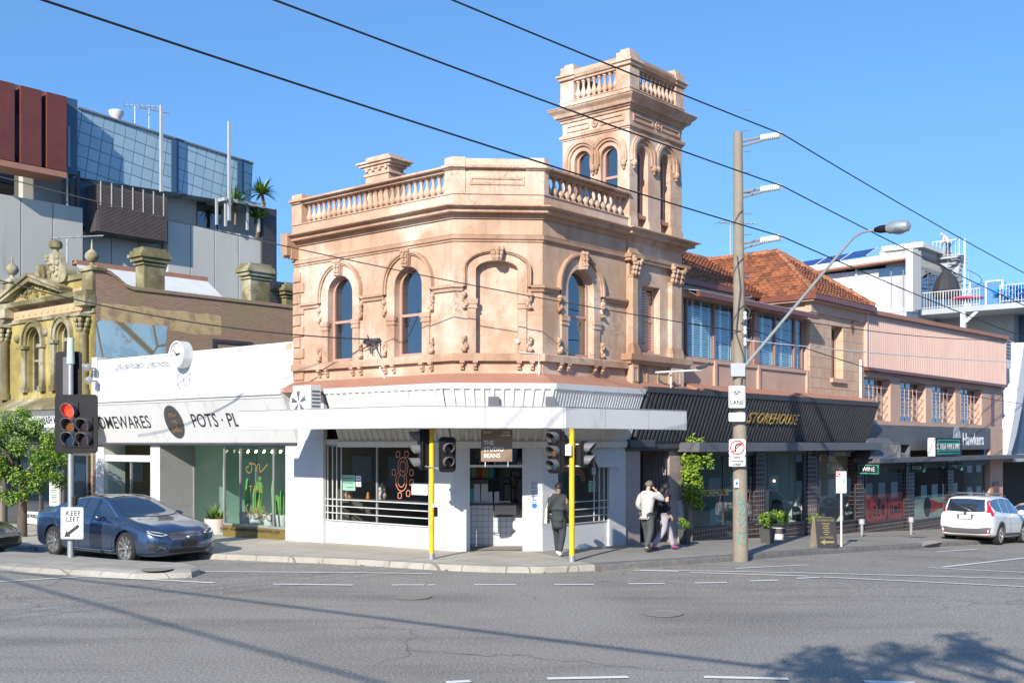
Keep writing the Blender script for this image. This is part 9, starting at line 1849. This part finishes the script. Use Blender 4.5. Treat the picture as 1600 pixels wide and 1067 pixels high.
def skin(name, pts, edges, mat, par, base, rz, sub=2, boxes=None):
 """one continuous surface grown over a skeleton: pts = {key: (x,y,z,r)} in the person's own frame"""
 ks = list(pts); me = bpy.data.meshes.new(name); me.from_pydata([pts[k][:3] for k in ks], [(ks.index(a), ks.index(b)) for a, b in edges], []); o = bpy.data.objects.new(name, me); COL.objects.link(o); o.modifiers.new('s', 'SKIN'); o.modifiers['s'].use_smooth_shade = True; o.modifiers['s'].branch_smoothing = .3
 for i, k in enumerate(ks):
  r = pts[k][3]; r = r if isinstance(r, tuple) else (r, r); me.skin_vertices[0].data[i].radius = r; me.skin_vertices[0].data[i].use_root = i == 0
 sb = o.modifiers.new('u', 'SUBSURF'); sb.levels = sub; sb.render_levels = sub; bpy.context.view_layer.update(); dg = bpy.context.evaluated_depsgraph_get(); fin = bpy.data.meshes.new_from_object(o.evaluated_get(dg)); bpy.data.objects.remove(o); fin.materials.clear(); fin.materials.append(MT[mat])
 for p in fin.polygons: p.use_smooth = True; p.material_index = 0
 q = bpy.data.objects.new(name, fin); COL.objects.link(q); q.parent = par; return q
def person(loc, rz, J, top, bottom, shoe, hair, skin_m, label, long_hair=False, coat=None, H=1.75, fingers=True):
 """J: joint positions; body, then hair, clothes and shoes as children. Local frame: +x = facing direction, y = left."""
 E = empty('person', loc, label, 'person', None, rz); V = {k: Vector(v) for k, v in J.items()}
 P_ = {'pelvis': (*V['pelvis'], (.13, .10)), 'waist': (*((V['pelvis']+V['chest'])/2), (.12, .09)), 'chest': (*V['chest'], (.15, .11)), 'neck': (*V['neck'], .05)}
 hd_ = V['head']; up = (hd_-V['neck']).normalized(); P_['jaw'] = (*(V['neck']+up*.07), .06); P_['head'] = (*hd_, (.082, .092)); P_['crown'] = (*(hd_+up*.09), .06)
 f = V['look'].normalized(); P_['nose'] = (*(hd_+f*.10-up*.015), .014); ed = [('pelvis', 'waist'), ('waist', 'chest'), ('chest', 'neck'), ('neck', 'jaw'), ('jaw', 'head'), ('head', 'crown'), ('head', 'nose')]
 for s in 'lr':
  P_['sh'+s] = (*V['sh'+s], .058); P_['el'+s] = (*V['el'+s], .042); P_['wr'+s] = (*V['wr'+s], .028); hnd = V['wr'+s]+(V['wr'+s]-V['el'+s]).normalized()*.06; P_['ha'+s] = (*hnd, (.036, .02)); ed += [('chest', 'sh'+s), ('sh'+s, 'el'+s), ('el'+s, 'wr'+s), ('wr'+s, 'ha'+s)]
  P_['hp'+s] = (*V['hp'+s], .095); P_['kn'+s] = (*V['kn'+s], .058); P_['an'+s] = (*V['an'+s], .04); P_['to'+s] = (*V['to'+s], .035); ed += [('pelvis', 'hp'+s), ('hp'+s, 'kn'+s), ('kn'+s, 'an'+s), ('an'+s, 'to'+s)]
  d = (hnd-V['wr'+s]).normalized(); sd_ = d.cross(Vector((0, 1 if s == 'l' else -1, .2))).normalized(); pl = d.cross(sd_)
  if fingers:
   for i in range(4):
    o_ = hnd+sd_*(.024-.016*i)+d*.02; L = (.068, .078, .072, .056)[i]; P_['f%d%sa' % (i, s)] = (*(o_+d*L*.55), .009); P_['f%d%sb' % (i, s)] = (*(o_+d*L*.95+pl*.02), .0075); ed += [('ha'+s, 'f%d%sa' % (i, s)), ('f%d%sa' % (i, s), 'f%d%sb' % (i, s))]
   P_['t'+s] = (*(V['wr'+s]+d*.03+sd_*.045), .011); P_['t2'+s] = (*(V['wr'+s]+d*.06+sd_*.06+pl*.01), .009); ed += [('wr'+s, 't'+s), ('t'+s, 't2'+s)]
 skin('body', P_, ed, skin_m, E, loc, rz)
 sdv = up.cross(f).normalized(); m = MB(); n = 14
 for i in range(9):
  for k in range(n):
   pass
 vs = []; rows = 9
 for i in range(rows+1):
  t = radians(102)*i/rows
  for k in range(n):
   a = 2*pi*k/n; d = up*cos(t)+(f*cos(a)+sdv*sin(a))*sin(t); fr_ = max(0, d.dot(f)); lim = 1.0
   if fr_ > .35 and d.dot(up) < .45: d = (d-up*(d.dot(up)-.45)).normalized()
   R_h = .103 if not long_hair else .112; vs.append(hd_+up*.022+d*(R_h+.005*sin(k*3+i*2)+.004*sin(k*7.3)))
 m.add(vs, [(i*n+k, i*n+(k+1) % n, (i+1)*n+(k+1) % n, (i+1)*n+k) for i in range(rows) for k in range(n)])
 if long_hair: m.tube([hd_-f*.06, hd_-f*.09-up*.10, hd_-f*.10-up*.20], [.09, .085, .05], 10)
 me = bpy.data.meshes.new('hair'); me.from_pydata([tuple(v) for v in m.v], [], m.f); me.materials.append(MT[hair]); [setattr(p, 'use_smooth', True) for p in me.polygons]; h_ = bpy.data.objects.new('hair', me); COL.objects.link(h_); h_.parent = E
 g = .022
 T_ = {'pelvis': (*(V['pelvis']+Vector((0, 0, .02))), (.17, .13)), 'waist': (*((V['pelvis']+V['chest'])/2), (.18, .14)), 'chest': (*V['chest'], (.205, .155)), 'upper': (*(V['chest']*.35+V['neck']*.65), (.15, .11)), 'col': (*(V['neck']+up*.01), .075), 'low': (*(V['pelvis']-Vector((0, 0, .10))), (.19, .15))}; ed = [('low', 'pelvis'), ('pelvis', 'waist'), ('waist', 'chest'), ('chest', 'upper'), ('upper', 'col')]
 for s in 'lr': T_['sh'+s] = (*V['sh'+s], .098); T_['el'+s] = (*V['el'+s], .075); T_['wr'+s] = (*(V['wr'+s]+(V['el'+s]-V['wr'+s])*.02), .052); ed += [('upper', 'sh'+s), ('sh'+s, 'el'+s), ('el'+s, 'wr'+s)]
 if coat: c_ = (V['hpl']+V['hpr'])/2; T_['hem'] = (*(c_+Vector((-.02, 0, -.03-coat*.5))), (.20, .17)); T_['hem2'] = (*(c_+Vector((-.03, 0, -coat))), (.21, .18)); ed += [('low', 'hem'), ('hem', 'hem2')]
 skin('coat' if coat else 'jumper', T_, ed, top, E, loc, rz)
 B_ = {'pelvis': (*V['pelvis'], (.15, .12))}; ed = []
 for s in 'lr': B_['hp'+s] = (*V['hp'+s], .125); B_['kn'+s] = (*V['kn'+s], .088); B_['an'+s] = (*(V['an'+s]-(V['kn'+s]-V['an'+s])*.02), .068); ed += [('pelvis', 'hp'+s), ('hp'+s, 'kn'+s), ('kn'+s, 'an'+s)]
 skin('trousers', B_, ed, bottom, E, loc, rz)
 for s in 'lr':
  a, b = V['an'+s], V['to'+s]; d = (b-a); d = Vector((d.x, d.y, 0 if abs(d.z) < .09 else d.z)).normalized(); S_ = {'heel': (*(b-(b-a)*1.15+Vector((0, 0, 0)) if 0 else Vector((a.x, a.y, min(a.z, b.z+.03)))-d*.05), .045), 'mid': (*((a+b)/2+Vector((0, 0, -.01))), .05), 'toe': (*(b+d*.04), .038)}; skin('shoe', S_, [('heel', 'mid'), ('mid', 'toe')], shoe, E, loc, rz, 2)
 return E
def stand(lean=.0, step=.25, h=1.0, arms=None, look=(1, 0, 0), knee=(.0, .0), toeup=0):
 J = dict(pelvis=(0, 0, .95), chest=(lean*.5, 0, 1.30), neck=(lean*.8, 0, 1.50), head=(lean*1.1+.02, 0, 1.64), look=look, shl=(lean*.7, .18, 1.42), shr=(lean*.7, -.18, 1.42), hpl=(0, .09, .90), hpr=(0, -.09, .90))
 J.update(knl=(step*.55+.05, .10, .50), anl=(step, .10, .09), tol=(step+.14, .11, .045), knr=(-step*.25+.04, -.10, .50), anr=(-step, -.10, .13+toeup), tor=(-step+.13, -.11, .045))
 J.update(ell=(lean*.7-.06, .24, 1.14), wrl=(lean*.7+.04, .24, .92), elr=(lean*.7-.06, -.24, 1.14), wrr=(lean*.7+.06, -.24, .93))
 if arms: J.update(arms)
 return {k: tuple(c*h for c in v) if k != 'look' else v for k, v in J.items()}
g_ = gpt(1011, 862, KH); az = atan2(.72, .55)
person(g_, az, stand(.06, .20, 1.0, dict(elr=(.24, -.33, 1.27), wrr=(.12, -.20, 1.49), ell=(-.02, .26, 1.15), wrl=(.12, .20, 1.02)), (1, -.1, 0)), 'knit_grey', 'trouser_grey', 'shoe_dark', 'hair_grey', 'skin', 'man in light grey jumper holding a phone to his ear, walking past the porch')
ph = Matrix.Translation(g_) @ Matrix.Rotation(az, 4, 'Z'); tag(lbox(MB(), ph @ Matrix.Translation((.10, -.125, 1.615)), -.01, .01, -.005, .005, -.07, .07).build('mobile_phone', 'letter_black', None), 'dark mobile phone held at the ear of the man in the grey jumper', 'phone')
g_ = gpt(1036, 859, KH); person(g_, atan2(.35, 1), stand(.05, .34, .96, None, (1, .2, -.1)), 'navy', 'legging', 'shoe_purple', 'hair_black', 'skin', 'woman in dark jacket, pale leggings and purple shoes walking beside the granite porch', long_hair=True, coat=.08)
g_ = gpt(873, 868, KH); az = atan2(1, .35); person(g_, az, stand(-.02, .24, .97, dict(ell=(-.02, .25, 1.15), wrl=(.16, .20, 1.02), elr=(-.02, -.25, 1.14), wrr=(.14, -.20, 1.0)), (1, 0, -.05)), 'coat_dark', 'coat_dark', 'shoe_white', 'hair_black', 'skin_brown', 'person in long dark coat and white shoes with a tote bag, beside the yellow pole', coat=.26)
Mp = Matrix.Translation(g_) @ Matrix.Rotation(az, 4, 'Z'); E = empty('tote_bag', g_+Vector((-.2, 0, .8)), 'cream canvas tote bag hanging from the shoulder of the person in the long coat', 'bag'); m = MB(); m.hexa([Mp @ Vector(v) for v in ((-.16, .24, .74), (.16, .26, .74), (.16, .32, .76), (-.16, .32, .76), (-.12, .24, 1.12), (.12, .25, 1.12), (.12, .30, 1.12), (-.12, .30, 1.12))]); m.build('bag', 'canvas_bag', E, bevel=.03); MB().tube([Mp @ Vector(v) for v in ((-.1, .27, 1.1), (-.06, .24, 1.30), (-.02, .17, 1.43), (.06, .24, 1.30), (.1, .27, 1.1))], .012, 5).build('strap', 'canvas_bag', E)
g_ = LAND; person(g_, atan2(dL.y, dL.x)+.1, stand(.30, .06, .98, dict(ell=(.30, .22, 1.12), wrl=(.42, .22, .92), elr=(.30, -.22, 1.12), wrr=(.44, -.22, .93), head=(.42, 0, 1.58)), (1, 0, -.7)), 'shirt_pink', 'trouser_grey', 'shoe_dark', 'hair_white', 'skin', 'white-haired man in pale pink shirt leaning on the rail of the stair landing')
